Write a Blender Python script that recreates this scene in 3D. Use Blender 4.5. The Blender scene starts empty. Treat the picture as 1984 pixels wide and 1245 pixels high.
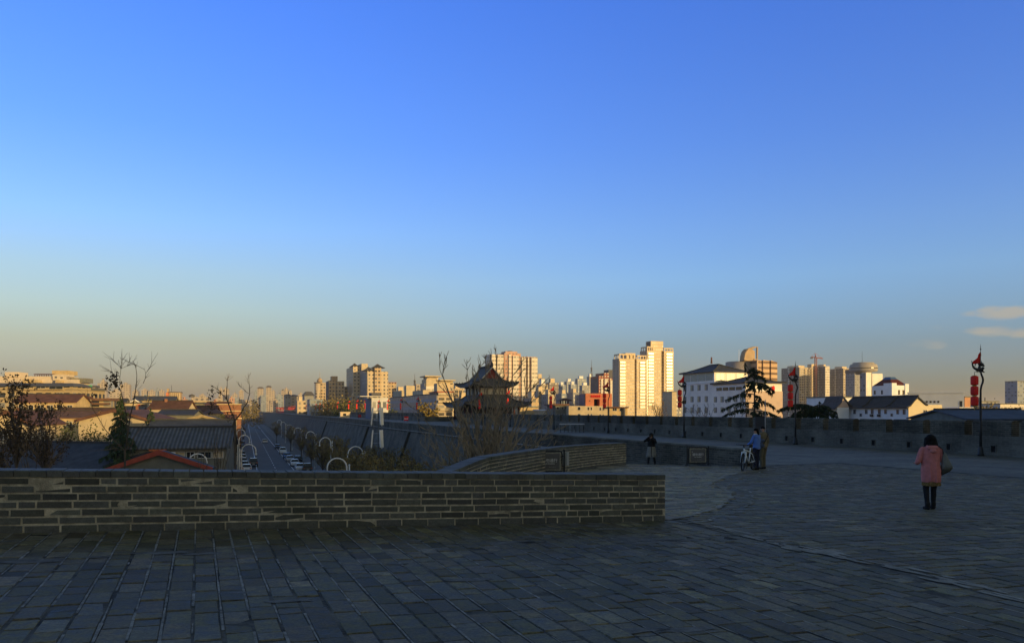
import bpy, bmesh, math, random
from mathutils import Vector
sc = bpy.context.scene
COL = sc.collection
R = math.radians
# ------------------------------------------------------------------ camera, sky, sun, exposure
F = 1500.0                                    # focal length in photo pixels (photo 1984 wide, horizon at y = 795)
cam = bpy.data.objects.new("camera", bpy.data.cameras.new("camera")); COL.objects.link(cam); sc.camera = cam
cam.rotation_euler = (R(90), 0, 0)
cam.data.sensor_width = 36; cam.data.lens = 36*F/1984; cam.data.shift_y = 172.5/1984
cam.data.clip_start = 0.1; cam.data.clip_end = 30000
SUN_AZ, SUN_EL = R(130), R(5.7)
world = bpy.data.worlds.new("World"); sc.world = world; world.use_nodes = True
wn, wl = world.node_tree.nodes, world.node_tree.links
sky = wn.new("ShaderNodeTexSky"); sky.sky_type = 'NISHITA'; sky.sun_disc = False
sky.sun_elevation = SUN_EL; sky.sun_rotation = SUN_AZ
sky.air_density = 1.0; sky.dust_density = 1.0; sky.ozone_density = 1.5
geo = wn.new("ShaderNodeTexCoord"); sepw = wn.new("ShaderNodeSeparateXYZ"); wl.new(geo.outputs["Generated"], sepw.inputs[0])
HI = [(0.32, (1.15, 1.9, 4.2)), (0.47, (0.92, 1.78, 4.7)), (0.54, (1.3, 1.45, 1.55)), (0.75, (1.75, 1.45, 1.05))]
def tint_ramp(TINT):                                         # colour of the air by height above the horizon
    r_ = wn.new("ShaderNodeValToRGB"); wl.new(sepw.outputs[2], r_.inputs[0]); els = r_.color_ramp.elements
    while len(els) < len(TINT): els.new(0.5)
    for e, (p_, c_) in zip(els, TINT): e.position = p_; e.color = (c_[0]/5, c_[1]/5, c_[2]/5, 1)
    return r_
ramp_far = tint_ramp([(0, (1.08, 1.16, 2.1)), (.053, (1.25, 1.26, 1.85)), (.08, (1.46, 1.36, 1.58)), (.12, (1.72, 1.72, 1.98)), (.162, (1.80, 1.92, 2.4)), (.22, (1.6, 2.1, 3.4))]+HI)      # opposite the sun
ramp_side = tint_ramp([(0, (.98, 1.28, 2.5)), (.058, (1.03, 1.34, 2.6)), (.08, (1.06, 1.40, 2.5)), (.12, (1.28, 1.74, 2.95)), (.162, (1.5, 2.08, 3.45)), (.22, (1.42, 2.05, 3.75))]+HI)                                  # at right angles to it
tint = wn.new("ShaderNodeVectorMath"); tint.operation = 'MULTIPLY'; wl.new(sky.outputs[0], tint.inputs[0])
sdot = wn.new("ShaderNodeVectorMath"); sdot.operation = 'DOT_PRODUCT'; wl.new(geo.outputs["Generated"], sdot.inputs[0]); sdot.inputs[1].default_value = (math.sin(SUN_AZ), math.cos(SUN_AZ), 0)
snear = wn.new("ShaderNodeMapRange"); snear.interpolation_type = 'SMOOTHSTEP'; wl.new(sdot.outputs["Value"], snear.inputs[0]); snear.inputs[1].default_value = -.05; snear.inputs[2].default_value = .35
tmix = wn.new("ShaderNodeMix"); tmix.data_type = 'RGBA'; wl.new(snear.outputs[0], tmix.inputs[0]); sideq = wn.new("ShaderNodeMapRange"); sideq.interpolation_type = 'SMOOTHSTEP'; wl.new(sdot.outputs["Value"], sideq.inputs[0]); sideq.inputs[1].default_value = -.95; sideq.inputs[2].default_value = -.4
rmix = wn.new("ShaderNodeMix"); rmix.data_type = 'RGBA'; wl.new(sideq.outputs[0], rmix.inputs[0]); wl.new(ramp_far.outputs[0], rmix.inputs[6]); wl.new(ramp_side.outputs[0], rmix.inputs[7]); wl.new(rmix.outputs[2], tmix.inputs[6]); tmix.inputs[7].default_value = (.34, .32, .28, 1); wl.new(tmix.outputs[2], tint.inputs[1])
tint5 = wn.new("ShaderNodeVectorMath"); tint5.operation = 'SCALE'; wl.new(tint.outputs[0], tint5.inputs[0]); tint5.inputs["Scale"].default_value = 5
# thin evening clouds low in the east: noise on the view direction, only in a low band and one sector of the sky
mp = wn.new("ShaderNodeMapping"); wl.new(geo.outputs["Generated"], mp.inputs[0]); mp.inputs["Scale"].default_value = (1, 1, 3.0); mp.inputs["Location"].default_value = (0.13, .4, 0.1)
nz = wn.new("ShaderNodeTexNoise"); wl.new(mp.outputs[0], nz.inputs["Vector"]); nz.inputs["Scale"].default_value = 34; nz.inputs["Detail"].default_value = 7; nz.inputs["Roughness"].default_value = 0.5
def wmath(op, a, b=None, c=None):
    n = wn.new("ShaderNodeMath"); n.operation = op
    for i, v in enumerate((a, b, c)):
        if v is None: continue
        if isinstance(v, (int, float)): n.inputs[i].default_value = v
        else: wl.new(v, n.inputs[i])
    return n.outputs[0]
def wrange(v, a, b):
    n = wn.new("ShaderNodeMapRange"); n.interpolation_type = 'SMOOTHSTEP'; wl.new(v, n.inputs[0]); n.inputs[1].default_value = a; n.inputs[2].default_value = b
    return n.outputs[0]
az = wmath('DIVIDE', sepw.outputs[0], sepw.outputs[1])
ev = wmath('DIVIDE', sepw.outputs[2], sepw.outputs[1]); puff = None
for ca, ce, wa, we, st_ in ((.640, .126, .052, .0125, 1), (.618, .102, .050, .0095, .85), (.672, .100, .045, .010, .85), (.536, .086, .036, .010, .6), (.590, .126, .022, .007, .45), (.56, .107, .03, .006, .3), (.19, .122, .03, .006, .25)):
    q_ = wmath('ADD', wmath('POWER', wmath('ABSOLUTE', wmath('DIVIDE', wmath('SUBTRACT', az, ca), wa)), 2), wmath('POWER', wmath('ABSOLUTE', wmath('DIVIDE', wmath('SUBTRACT', ev, ce), we)), 2))
    q_ = wmath('MULTIPLY', wmath('MAXIMUM', wmath('SUBTRACT', 1.0, q_), 0), st_); puff = q_ if puff is None else wmath('MAXIMUM', puff, q_)
cl = wmath('MULTIPLY', wrange(wmath('ADD', wmath('MULTIPLY', puff, .75), wmath('SUBTRACT', nz.outputs[0], .5)), .12, .70), wrange(puff, 0.0, .30))
cl = wmath('MULTIPLY', wmath('MULTIPLY', cl, wrange(sepw.outputs[1], 0.0, 0.1)), .72)
cmix = wn.new("ShaderNodeMix"); cmix.data_type = 'RGBA'; wl.new(cl, cmix.inputs[0]); wl.new(tint5.outputs[0], cmix.inputs[6]); cmix.inputs[7].default_value = (4.7, 4.25, 3.4, 1)
bg = wn["Background"]; wl.new(cmix.outputs[2], bg.inputs[0]); bg.inputs[1].default_value = 0.10
sun = bpy.data.objects.new("sun", bpy.data.lights.new("sun", 'SUN')); COL.objects.link(sun)
sun.data.energy = 5.0; sun.data.angle = R(0.5); sun.data.color = (1.0, 0.67, 0.27)
sun.rotation_euler = Vector((math.sin(SUN_AZ)*math.cos(SUN_EL), math.cos(SUN_AZ)*math.cos(SUN_EL), math.sin(SUN_EL))).to_track_quat('Z', 'Y').to_euler()
sc.view_settings.view_transform = 'Standard'; sc.view_settings.look = 'None'; sc.view_settings.gamma = 1; sc.view_settings.exposure = 0.06
sc.cycles.max_bounces = 6; sc.cycles.diffuse_bounces = 3; sc.cycles.glossy_bounces = 3; sc.cycles.volume_bounces = 0
sc.cycles.transparent_max_bounces = 8; sc.cycles.use_denoising = True

# ------------------------------------------------------------------ helpers
GZ = -12.0                                    # level of the streets below the wall
TH = R(19); CS, SN = math.cos(TH), math.sin(TH)
TH2 = R(22); C2, S2 = math.cos(TH2), math.sin(TH2)
def W(u, t, z=0): return (u*CS-t*SN, u*SN+t*CS, z)          # along the city wall: u across it, t along it
def W2(u, t, z=0): return (u*C2-t*S2, u*S2+t*C2, z)         # frame of the near terrace
def toW(x, y): return (x*CS+y*SN, -x*SN+y*CS)
def XP(px, Y): return (px-992)/F*Y
def ZP(py, Y): return (795-py)/F*Y
def lerp(a, b, k): return a+(b-a)*k
def interp(x, tab):
    if x <= tab[0][0]: return tab[0][1]
    for (x0, y0), (x1, y1) in zip(tab, tab[1:]):
        if x <= x1: return lerp(y0, y1, (x-x0)/(x1-x0))
    return tab[-1][1]
def ZG(x, y):                                                # surface of the paved wall top
    u = x*CS+y*SN
    return interp(u, [(-30, -0.62), (7.23, -2.0075), (21, -2.35), (60, -2.35)])
def lin(c): return tuple((v/255/12.92 if v/255 < .04045 else ((v/255+.055)/1.055)**2.4) for v in c)

class MB:
    def __init__(s): s.v = []; s.f = []; s.mi = []; s.c = []
    def add(s, vs, fs, mi=0, col=(1, 1, 1)):
        o = len(s.v); s.v += [tuple(v) for v in vs]
        for f in fs: s.f.append([o+i for i in f]); s.mi.append(mi); s.c.append(col)
        return s
    def box(s, x0, x1, y0, y1, z0, z1, mi=0, col=(1, 1, 1)):
        return s.add([(x0, y0, z0), (x1, y0, z0), (x1, y1, z0), (x0, y1, z0), (x0, y0, z1), (x1, y0, z1), (x1, y1, z1), (x0, y1, z1)],
                     [(3, 2, 1, 0), (4, 5, 6, 7), (0, 1, 5, 4), (1, 2, 6, 5), (2, 3, 7, 6), (3, 0, 4, 7)], mi, col)
    def prism(s, poly, z0, z1, mi=0, col=(1, 1, 1)):
        n = len(poly)
        return s.add([(x, y, z0) for x, y in poly]+[(x, y, z1) for x, y in poly],
                     [tuple(range(n-1, -1, -1)), tuple(range(n, 2*n))]+[(i, (i+1) % n, (i+1) % n+n, i+n) for i in range(n)], mi, col)
    def xprism(s, poly, y0, y1, mi=0):                       # polygon in x-z extruded along y
        n = len(poly)
        return s.add([(x, y0, z) for x, z in poly]+[(x, y1, z) for x, z in poly],
                     [tuple(range(n)), tuple(range(2*n-1, n-1, -1))]+[((i+1) % n, i, i+n, (i+1) % n+n) for i in range(n)], mi)
    def yprism(s, poly, x0, x1, mi=0):                       # polygon in y-z extruded along x
        n = len(poly)
        return s.add([(x0, y, z) for y, z in poly]+[(x1, y, z) for y, z in poly],
                     [tuple(range(n-1, -1, -1)), tuple(range(n, 2*n))]+[(i, (i+1) % n, (i+1) % n+n, i+n) for i in range(n)], mi)
    def rings(s, rs, mi=0, cap=True, col=(1, 1, 1)):
        n = len(rs[0]); vs = [v for r in rs for v in r]; fs = []
        for k in range(len(rs)-1):
            for i in range(n): fs.append((k*n+i, k*n+(i+1) % n, (k+1)*n+(i+1) % n, (k+1)*n+i))
        if cap: fs.append(tuple(range(n-1, -1, -1))); fs.append(tuple(range((len(rs)-1)*n, len(rs)*n)))
        return s.add(vs, fs, mi, col)
    def tube(s, pts, rad, n=6, mi=0, col=(1, 1, 1)):
        pts = [Vector(p) for p in pts]; rs = []; up = None
        for i, p in enumerate(pts):
            d = (pts[min(i+1, len(pts)-1)]-pts[max(i-1, 0)])
            if d.length < 1e-9: d = Vector((0, 0, 1))
            d.normalize()
            if up is None: up = Vector((1, 0, 0)) if abs(d.x) < .8 else Vector((0, 1, 0))
            a = (up-d*up.dot(d)).normalized(); up = a; b = d.cross(a)
            r = rad[i] if isinstance(rad, (list, tuple)) else rad
            rs.append([p+a*(r*math.cos(2*math.pi*k/n))+b*(r*math.sin(2*math.pi*k/n)) for k in range(n)])
        return s.rings(rs, mi, True, col)
    def lathe(s, prof, n=12, cx=0, cy=0, mi=0, col=(1, 1, 1)):
        return s.rings([[(cx+r*math.cos(2*math.pi*k/n), cy+r*math.sin(2*math.pi*k/n), z) for k in range(n)] for r, z in prof], mi, True, col)
    def ell(s, c, r, n=10, m=6, mi=0):
        return s.rings([[(c[0]+r[0]*math.sin(math.pi*j/m)*math.cos(2*math.pi*k/n), c[1]+r[1]*math.sin(math.pi*j/m)*math.sin(2*math.pi*k/n), c[2]-r[2]*math.cos(math.pi*j/m)) for k in range(n)] for j in [.12]+list(range(1, m))+[m-.12]], mi)
    def cap(s, a, b, ra, rb, n=10):                          # limb: tapered tube with round ends
        a, b = Vector(a), Vector(b); d = (b-a).normalized() if (b-a).length > 1e-6 else Vector((0, 0, 1))
        s.tube([a-d*ra*.95, a-d*ra*.6, a, b, b+d*rb*.6, b+d*rb*.95], [ra*.3, ra*.8, ra, rb, rb*.8, rb*.3], n)
        return s
    def build(s, name, mats, parent=None, smooth=False, col=False, loc=None, rz=0):
        me = bpy.data.meshes.new(name); me.from_pydata(s.v, [], s.f)
        mats = mats if isinstance(mats, (list, tuple)) else [mats]
        for m in mats: me.materials.append(m)
        if len(mats) > 1: me.polygons.foreach_set("material_index", s.mi)
        if smooth: me.polygons.foreach_set("use_smooth", [True]*len(me.polygons))
        if col:
            at = me.color_attributes.new("Col", 'FLOAT_COLOR', 'CORNER'); flat = []
            for f, c in zip(s.f, s.c): flat += [c[0], c[1], c[2], 1.0]*len(f)
            at.data.foreach_set("color", flat)
        me.update()
        o = bpy.data.objects.new(name, me); COL.objects.link(o)
        if parent is not None: o.parent = parent
        if loc is not None: o.location = loc
        o.rotation_euler.z = rz
        return o
def tag(o, label=None, cat=None, group=None, kind=None):
    if label: o["label"] = label
    if cat: o["category"] = cat
    if group: o["group"] = group
    if kind: o["kind"] = kind
    return o
def thing(name, label, cat, loc=(0, 0, 0), rz=0, group=None):
    o = bpy.data.objects.new(name, None); COL.objects.link(o); o.empty_display_size = .3
    o.location = loc; o.rotation_euler.z = rz
    return tag(o, label, cat, group)
def dup(root, loc, rz, label, group=None, swap=None):
    r = root.copy(); COL.objects.link(r); r.location = loc; r.rotation_euler.z = rz; r["label"] = label
    if group: r["group"] = group
    def rec(src, dst):
        for ch in src.children:
            c = ch.copy(); COL.objects.link(c); c.parent = dst
            if swap and ch.name.split('.')[0] in swap:
                c.material_slots[0].link = 'OBJECT'; c.material_slots[0].material = swap[ch.name.split('.')[0]]
            rec(ch, c)
    rec(root, r)
    return r

# ------------------------------------------------------------------ materials
class NT:
    def __init__(s, name):
        s.m = bpy.data.materials.new(name); s.m.use_nodes = True; s.t = s.m.node_tree; s.b = s.t.nodes["Principled BSDF"]
        s.tc = s.t.nodes.new("ShaderNodeTexCoord")
    def n(s, typ, **k):
        x = s.t.nodes.new(typ)
        for a, b in k.items(): setattr(x, a, b)
        return x
    def l(s, a, b): s.t.links.new(a, b)
    def math(s, op, a, b=None, c=None):
        n = s.n("ShaderNodeMath", operation=op)
        for i, v in enumerate((a, b, c)):
            if v is None: continue
            if isinstance(v, (int, float)): n.inputs[i].default_value = v
            else: s.l(v, n.inputs[i])
        return n.outputs[0]
    def mix(s, f, a, b, blend='MIX'):
        n = s.n("ShaderNodeMix", data_type='RGBA', blend_type=blend)
        for sock, v in ((n.inputs[0], f), (n.inputs[6], a), (n.inputs[7], b)):
            if isinstance(v, (int, float)): sock.default_value = v
            elif isinstance(v, tuple): sock.default_value = (*v[:3], 1)
            else: s.l(v, sock)
        return n.outputs[2]
    def noise(s, vec, scale, detail=4, rough=.55):
        n = s.n("ShaderNodeTexNoise"); s.l(vec, n.inputs["Vector"]); n.inputs["Scale"].default_value = scale; n.inputs["Detail"].default_value = detail; n.inputs["Roughness"].default_value = rough
        return n.outputs[0]
    def rng(s, v, a, b, c=0., d=1.):
        n = s.n("ShaderNodeMapRange"); s.l(v, n.inputs[0])
        for i, q in enumerate((a, b, c, d)): n.inputs[i+1].default_value = q
        return n.outputs[0]
    def bump(s, h, strength=.4, dist=.02):
        n = s.n("ShaderNodeBump"); s.l(h, n.inputs["Height"]); n.inputs["Strength"].default_value = strength; n.inputs["Distance"].default_value = dist
        s.l(n.outputs[0], s.b.inputs["Normal"])
    def out(s, col, rough=.85, metal=0, spec=.3):
        if isinstance(col, tuple): s.b.inputs["Base Color"].default_value = (*col[:3], 1)
        else: s.l(col, s.b.inputs["Base Color"])
        if isinstance(rough, (int, float)): s.b.inputs["Roughness"].default_value = rough
        else: s.l(rough, s.b.inputs["Roughness"])
        s.b.inputs["Metallic"].default_value = metal; s.b.inputs["Specular IOR Level"].default_value = spec
        return s.m
_M = {}
def M(name, col, rough=.8, var=.2, scale=2.0, metal=0, spec=.3, bump=0):
    if name in _M: return _M[name]
    t = NT(name); ob = t.tc.outputs["Object"]
    n1 = t.noise(ob, scale, 5); n2 = t.noise(ob, scale*9, 3)
    k = t.math('ADD', t.rng(n1, .3, .7, 1-var, 1+var), t.rng(n2, .3, .7, -var*.4, var*.4))
    c = t.mix(1.0, tuple(col), k, 'MULTIPLY')
    if bump: t.bump(n2, bump, .01)
    _M[name] = t.out(c, rough, metal, spec)
    return _M[name]
def hv(t):                                                   # horizontal coordinate along a vertical face, from object space
    so = t.n("ShaderNodeSeparateXYZ"); t.l(t.tc.outputs["Object"], so.inputs[0])
    sn = t.n("ShaderNodeSeparateXYZ"); t.l(t.tc.outputs["Normal"], sn.inputs[0])
    fy = t.math('GREATER_THAN', t.math('ABSOLUTE', sn.outputs[1]), .6)
    h = t.math('ADD', t.math('MULTIPLY', so.outputs[0], fy), t.math('MULTIPLY', so.outputs[1], t.math('SUBTRACT', 1.0, fy)))
    return h, so, sn
def brickmat(name, c1, c2, mortar, bw=.43, bh=.105, ms=.009, floor=False, rough=.85, stain=.35, bump=.5, rot=0):
    t = NT(name)
    v = t.n("ShaderNodeCombineXYZ")
    if floor:
        mpp = t.n("ShaderNodeMapping"); t.l(t.tc.outputs["Object"], mpp.inputs[0]); mpp.inputs["Rotation"].default_value = (0, 0, rot); vec = mpp.outputs[0]
    else:
        h, so, sn = hv(t); t.l(h, v.inputs[0]); t.l(so.outputs[2], v.inputs[1]); vec = v.outputs[0]
    b = t.n("ShaderNodeTexBrick"); t.l(vec, b.inputs["Vector"])
    b.inputs["Scale"].default_value = 1; b.inputs["Brick Width"].default_value = bw; b.inputs["Row Height"].default_value = bh; b.inputs["Mortar Size"].default_value = ms
    b.inputs["Mortar Smooth"].default_value = .3
    b.inputs["Color1"].default_value = (*c1, 1); b.inputs["Color2"].default_value = (*c2, 1); b.inputs["Mortar"].default_value = (*mortar, 1)
    ob = t.tc.outputs["Object"]
    k = t.math('ADD', t.rng(t.noise(ob, .5, 6), .3, .7, 1-stain, 1+stain), t.rng(t.noise(ob, 7, 4), .3, .7, -.15, .15))
    c = t.mix(1.0, b.outputs[0], k, 'MULTIPLY')
    hgt = t.math('ADD', t.math('SUBTRACT', 1, b.outputs["Fac"]), t.math('MULTIPLY', t.noise(ob, 30, 3), .5))
    t.bump(hgt, bump, .015)
    return t.out(c, rough)
def attrmat(name, scale=14, var=.35, rough=(.55, .9), bump=.5, spec=.35, moss=None):
    t = NT(name); ob = t.tc.outputs["Object"]
    a = t.n("ShaderNodeVertexColor", layer_name="Col")
    n1 = t.noise(ob, scale, 6, .6); n2 = t.noise(ob, scale*4, 5, .65); n0 = t.noise(ob, .9, 4)
    k = t.math('ADD', t.rng(n1, .3, .7, 1-var, 1+var), t.rng(n2, .3, .7, -var*.5, var*.5))
    k = t.math('MULTIPLY', k, t.rng(n0, .3, .7, .8, 1.2))
    c = t.mix(1.0, a.outputs[0], k, 'MULTIPLY')
    if moss: c = t.mix(t.rng(n0, .52, .72, 0, .6), c, moss)
    t.bump(t.math('ADD', n2, t.math('MULTIPLY', n1, 1.5)), bump, .006)
    return t.out(c, t.rng(n1, .3, .7, rough[0], rough[1]), 0, spec)
def facade(name, base, bay=3.2, flo=2.9, wx=.3, wz=.25, wcol=(.03, .035, .04), light=.25, rough=.3, band=None, var=.12):
    t = NT(name); h, so, sn = hv(t)
    hb = t.math('DIVIDE', h, bay); zb = t.math('DIVIDE', so.outputs[2], flo)
    mx = t.math('COMPARE', t.math('FRACT', hb), .5, wx); mz = t.math('COMPARE', t.math('FRACT', zb), .55, wz)
    side = t.math('LESS_THAN', t.math('ABSOLUTE', sn.outputs[2]), .5)
    mask = t.math('MULTIPLY', t.math('MULTIPLY', mx, mz), side)
    cv = t.n("ShaderNodeCombineXYZ"); t.l(t.math('FLOOR', hb), cv.inputs[0]); t.l(t.math('FLOOR', zb), cv.inputs[1])
    wnz = t.n("ShaderNodeTexWhiteNoise", noise_dimensions='3D'); t.l(cv.outputs[0], wnz.inputs[0])
    k = t.math('MULTIPLY', t.math('GREATER_THAN', wnz.outputs[0], 1-light), .35)
    wc = t.mix(k, tuple(wcol), (.6, .6, .55))
    ob = t.tc.outputs["Object"]
    bc = t.mix(1.0, tuple(base), t.math('ADD', t.rng(t.noise(ob, .08, 5), .3, .7, 1-var, 1+var), t.rng(t.noise(ob, 1.3, 3), .3, .7, -.06, .06)), 'MULTIPLY')
    if band:
        mb = t.math('MULTIPLY', t.math('COMPARE', t.math('FRACT', zb), .08, .09), side); bc = t.mix(mb, bc, tuple(band))
    c = t.mix(mask, bc, wc)
    t.bump(t.math('SUBTRACT', 1, mask), .5, .15)
    return t.out(c, t.math('SUBTRACT', .85, t.math('MULTIPLY', mask, .85-rough)), 0, .4)
def stripes(name, c1, c2, period, axis=0, rough=.7, duty=.5, bump=.6):
    t = NT(name); so = t.n("ShaderNodeSeparateXYZ"); t.l(t.tc.outputs["Object"], so.inputs[0])
    f = t.math('SINE', t.math('MULTIPLY', so.outputs[axis], 2*math.pi/period))
    s = t.rng(f, -.6, .9); nn = t.noise(t.tc.outputs["Object"], 1.2, 5)
    c = t.mix(1.0, t.mix(s, tuple(c1), tuple(c2)), t.rng(nn, .3, .7, .7, 1.3), 'MULTIPLY'); t.bump(f, bump, .04)
    return t.out(c, rough)

m_brick = attrmat("wall_brick", 16, .28, moss=(.035, .045, .02))
m_mortar = M("lime_mortar", (.44, .39, .28), .95, .45, 6, bump=.6)
m_pave = attrmat("paving_brick", 9, .55, rough=(.5, .85), bump=.7, spec=.28)
m_pmortar = M("paving_mortar", (.08, .078, .068), .95, .8, 2.2, bump=.6)
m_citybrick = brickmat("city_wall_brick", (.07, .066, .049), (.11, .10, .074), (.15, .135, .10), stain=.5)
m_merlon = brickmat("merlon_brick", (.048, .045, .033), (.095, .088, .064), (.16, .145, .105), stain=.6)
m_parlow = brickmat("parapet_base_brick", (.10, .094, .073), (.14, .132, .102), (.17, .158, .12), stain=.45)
m_walk = brickmat("walkway_paving", (.09, .085, .064), (.135, .128, .098), (.18, .17, .13), .43, .22, .012, True, .7, .4)
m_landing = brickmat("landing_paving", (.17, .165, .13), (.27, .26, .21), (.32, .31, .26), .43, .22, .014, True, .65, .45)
m_strip = M("cement_strip", (.25, .245, .215), .9, .4, 4, bump=.5)
m_ground = M("city_soil", (.10, .09, .075), .95, .4, .05)
m_asph = M("asphalt", (.085, .088, .092), .8, .25, .4)
m_slab = M("pavement_slab", (.15, .145, .135), .85, .25, .6)
m_white = M("white_paint", (.75, .75, .74), .5, .06)
m_whitewall = M("white_render", (.78, .76, .70), .85, .1, .3)
m_lampwhite = M("lamp_white", (.78, .78, .74), .45, .05)
m_dark = M("dark_iron", (.016, .017, .017), .5, .3, 6, 0, .4)
m_black = M("black_void", (.006, .006, .006), .9, .1)
m_bark = M("grey_bark", (.085, .070, .052), .95, .3, 3)
m_twig = M("brown_twig", (.15, .112, .075), .95, .3, 3)
m_cedar = M("cedar_needles", (.028, .045, .018), .8, .5, 2)
m_cedar2 = M("bright_cedar_needles", (.035, .065, .028), .8, .5, 2)
m_shrub = M("shrub_leaves", (.075, .09, .03), .8, .5, 1)
m_autumn = M("autumn_leaves", (.21, .165, .06), .8, .6, .8)
m_brownleaf = M("dry_brown_leaves", (.064, .046, .026), .8, .5, 2)
m_gold = M("golden_leaves", (.20, .15, .03), .8, .4, 2)
m_tile = stripes("grey_roof_tile", (.06, .058, .052), (.13, .125, .11), .30, 0)
m_tiley = stripes("grey_roof_tile_side", (.06, .058, .052), (.13, .125, .11), .30, 1)
m_tiled = M("ridge_tile", (.05, .05, .048), .85, .25, 3)
m_red = M("red_paint", (.33, .035, .02), .6, .2, 4)
m_lantern = stripes("red_lantern_silk", (.78, .018, .012), (.90, .040, .020), .001, 2, .6, bump=0)
m_flag = M("red_flag_cloth", (.60, .018, .012), .8, .15, 3)
m_goldtrim = M("gold_trim", (.45, .30, .06), .5, .2, 4)
m_glass = M("window_glass", (.02, .025, .03), .12, .2, 1, 0, .5)
m_frame = M("window_frame", (.5, .5, .48), .6, .1)
m_rubber = M("rubber", (.012, .012, .012), .8, .2)
m_steel = M("galvanised_steel", (.35, .36, .37), .45, .15, 3, .6)
m_panel = M("antenna_white", (.80, .78, .72), .5, .06)

def structure(o): o["kind"] = "structure"; return o
rnd = random.Random(7)
# ------------------------------------------------------------------ ground and streets below the wall
mb = MB(); mb.add([(-12000, -12000, GZ-.03), (12000, -12000, GZ-.03), (12000, 12000, GZ-.03), (-12000, 12000, GZ-.03)], [(0, 1, 2, 3)])
structure(mb.build("city_ground", m_ground))
mb = MB(); mb.add([(-1, 20, GZ), (11.2, 20, GZ), (11.2, 900, GZ), (-1, 900, GZ)], [(0, 1, 2, 3)])
structure(mb.build("road", m_asph, rz=TH))
mb = MB()
for u0, w_ in ((2.15, .14), (9.2, .14)): mb.add([(u0, 25, GZ+.004), (u0+w_, 25, GZ+.004), (u0+w_, 800, GZ+.004), (u0, 800, GZ+.004)], [(0, 1, 2, 3)])
for k in range(90): mb.add([(5.8, 25+k*8, GZ+.004), (5.94, 25+k*8, GZ+.004), (5.94, 28+k*8, GZ+.004), (5.8, 28+k*8, GZ+.004)], [(0, 1, 2, 3)])
structure(mb.build("road_markings", m_white, rz=TH))
mb = MB()
mb.box(-5, -1, 20, 900, GZ-.02, GZ+.14).box(11.2, 15.2, 20, 900, GZ-.02, GZ+.14)
structure(mb.build("pavement", m_slab, rz=TH))

# ------------------------------------------------------------------ paved top of the wall
RIDGE = 8.1
LAND = [(7.7, 12.1), (8.4, 12.35), (10.2, 13.6), (12.0, 15.5), (13.0, 16.9), (13.6, 18.6), (16.5, 21.6), (21.3, 25.4), (21.3, 60), (-30, 60), (-30, 12.1)]
def inpoly(x, y, P):
    r = False; j = len(P)-1
    for i in range(len(P)):
        if (P[i][1] > y) != (P[j][1] > y) and x < (P[j][0]-P[i][0])*(y-P[i][1])/(P[j][1]-P[i][1])+P[i][0]: r = not r
        j = i
    return r
def tone(r):
    k = r.random(); b = .086+.046*r.random()
    if k > .92: b *= 1.45
    elif k < .2: b *= .7
    return (b*lerp(1.08, 1.2, r.random()), b*1.02, b*lerp(.50, .74, r.random()))
pv = MB()
def pave(u0, u1, t0, t1, along, skip=None, zf=None, gain=1.0):
    zf = zf or ZG
    n = int(((u1-u0) if along == 't' else (t1-t0))/.225)
    for i in range(n):
        off = rnd.uniform(0, .4); s = -off; end = (t1-t0) if along == 't' else (u1-u0); wob = rnd.uniform(-.006, .006)
        while s < end:
            L = rnd.choice((.43, .43, .43, .44, .40, .30, .22)); a, b = s+.003, s+L-.003; s += L
            lo = i*.225+.006+wob; hi = (i+1)*.225-.006+wob
            if rnd.random() < .25: lo += rnd.uniform(0, .006); hi -= rnd.uniform(0, .006)
            if along == 't': q = [(u0+lo, t0+a), (u0+hi, t0+a), (u0+hi, t0+b), (u0+lo, t0+b)]
            else: q = [(u0+a, t0+lo), (u0+b, t0+lo), (u0+b, t0+hi), (u0+a, t0+hi)]
            cx = sum(p[0] for p in q)/4; cy = sum(p[1] for p in q)/4
            if skip and skip(cx, cy): continue
            dz = rnd.uniform(-.006, .004); tx, ty = rnd.gauss(0, .012), rnd.gauss(0, .012); ins = rnd.uniform(.006, .016)
            outer = []; inner = []
            for (x, y) in q:
                jx, jy = rnd.uniform(-.005, .005), rnd.uniform(-.005, .005)
                X, Y, _ = W2(x, y); outer.append((X, Y, zf(X, Y)-.018))
                x2 = x+(ins if x < cx else -ins)+jx; y2 = y+(ins if y < cy else -ins)+jy
                X, Y, _ = W2(x2, y2); inner.append((X, Y, zf(X, Y)+dz+(x2-cx)*tx+(y2-cy)*ty))
            pv.add(outer+inner, [(4, 5, 6, 7), (0, 1, 5, 4), (1, 2, 6, 5), (2, 3, 7, 6), (3, 0, 4, 7)], 0, tuple(c*gain for c in tone(rnd)))
pave(-14, RIDGE, 1.5, 12.1, 't')
for i in range(98):                                           # pale mortar lines, broken by wear
    y = 1.5; x0 = -14+i*.225; pres = rnd.choice((.85, .7, .5, .9))
    while y < 12.05:
        L = rnd.uniform(.12, .7); keep = rnd.random() < pres*(.55+.45*min(1, max(0, (y-3)/7))); y1 = min(12.05, y+L)
        if keep and x0 > -13.9:
            w_ = rnd.uniform(.006, .013); m_ = [W2(x0+rnd.uniform(-.003, .003)-w_, y), W2(x0+rnd.uniform(-.003, .003)+w_, y), W2(x0+rnd.uniform(-.003, .003)+w_, y1), W2(x0+rnd.uniform(-.003, .003)-w_, y1)]
            pv.add([(x, yy, ZG(x, yy)+.001) for x, yy, _ in m_], [(0, 1, 2, 3)], 3)
        y = y1
pave(RIDGE+.35, 26, -6, 26.5, 'u', lambda x, y: inpoly(x, y, LAND))
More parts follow.
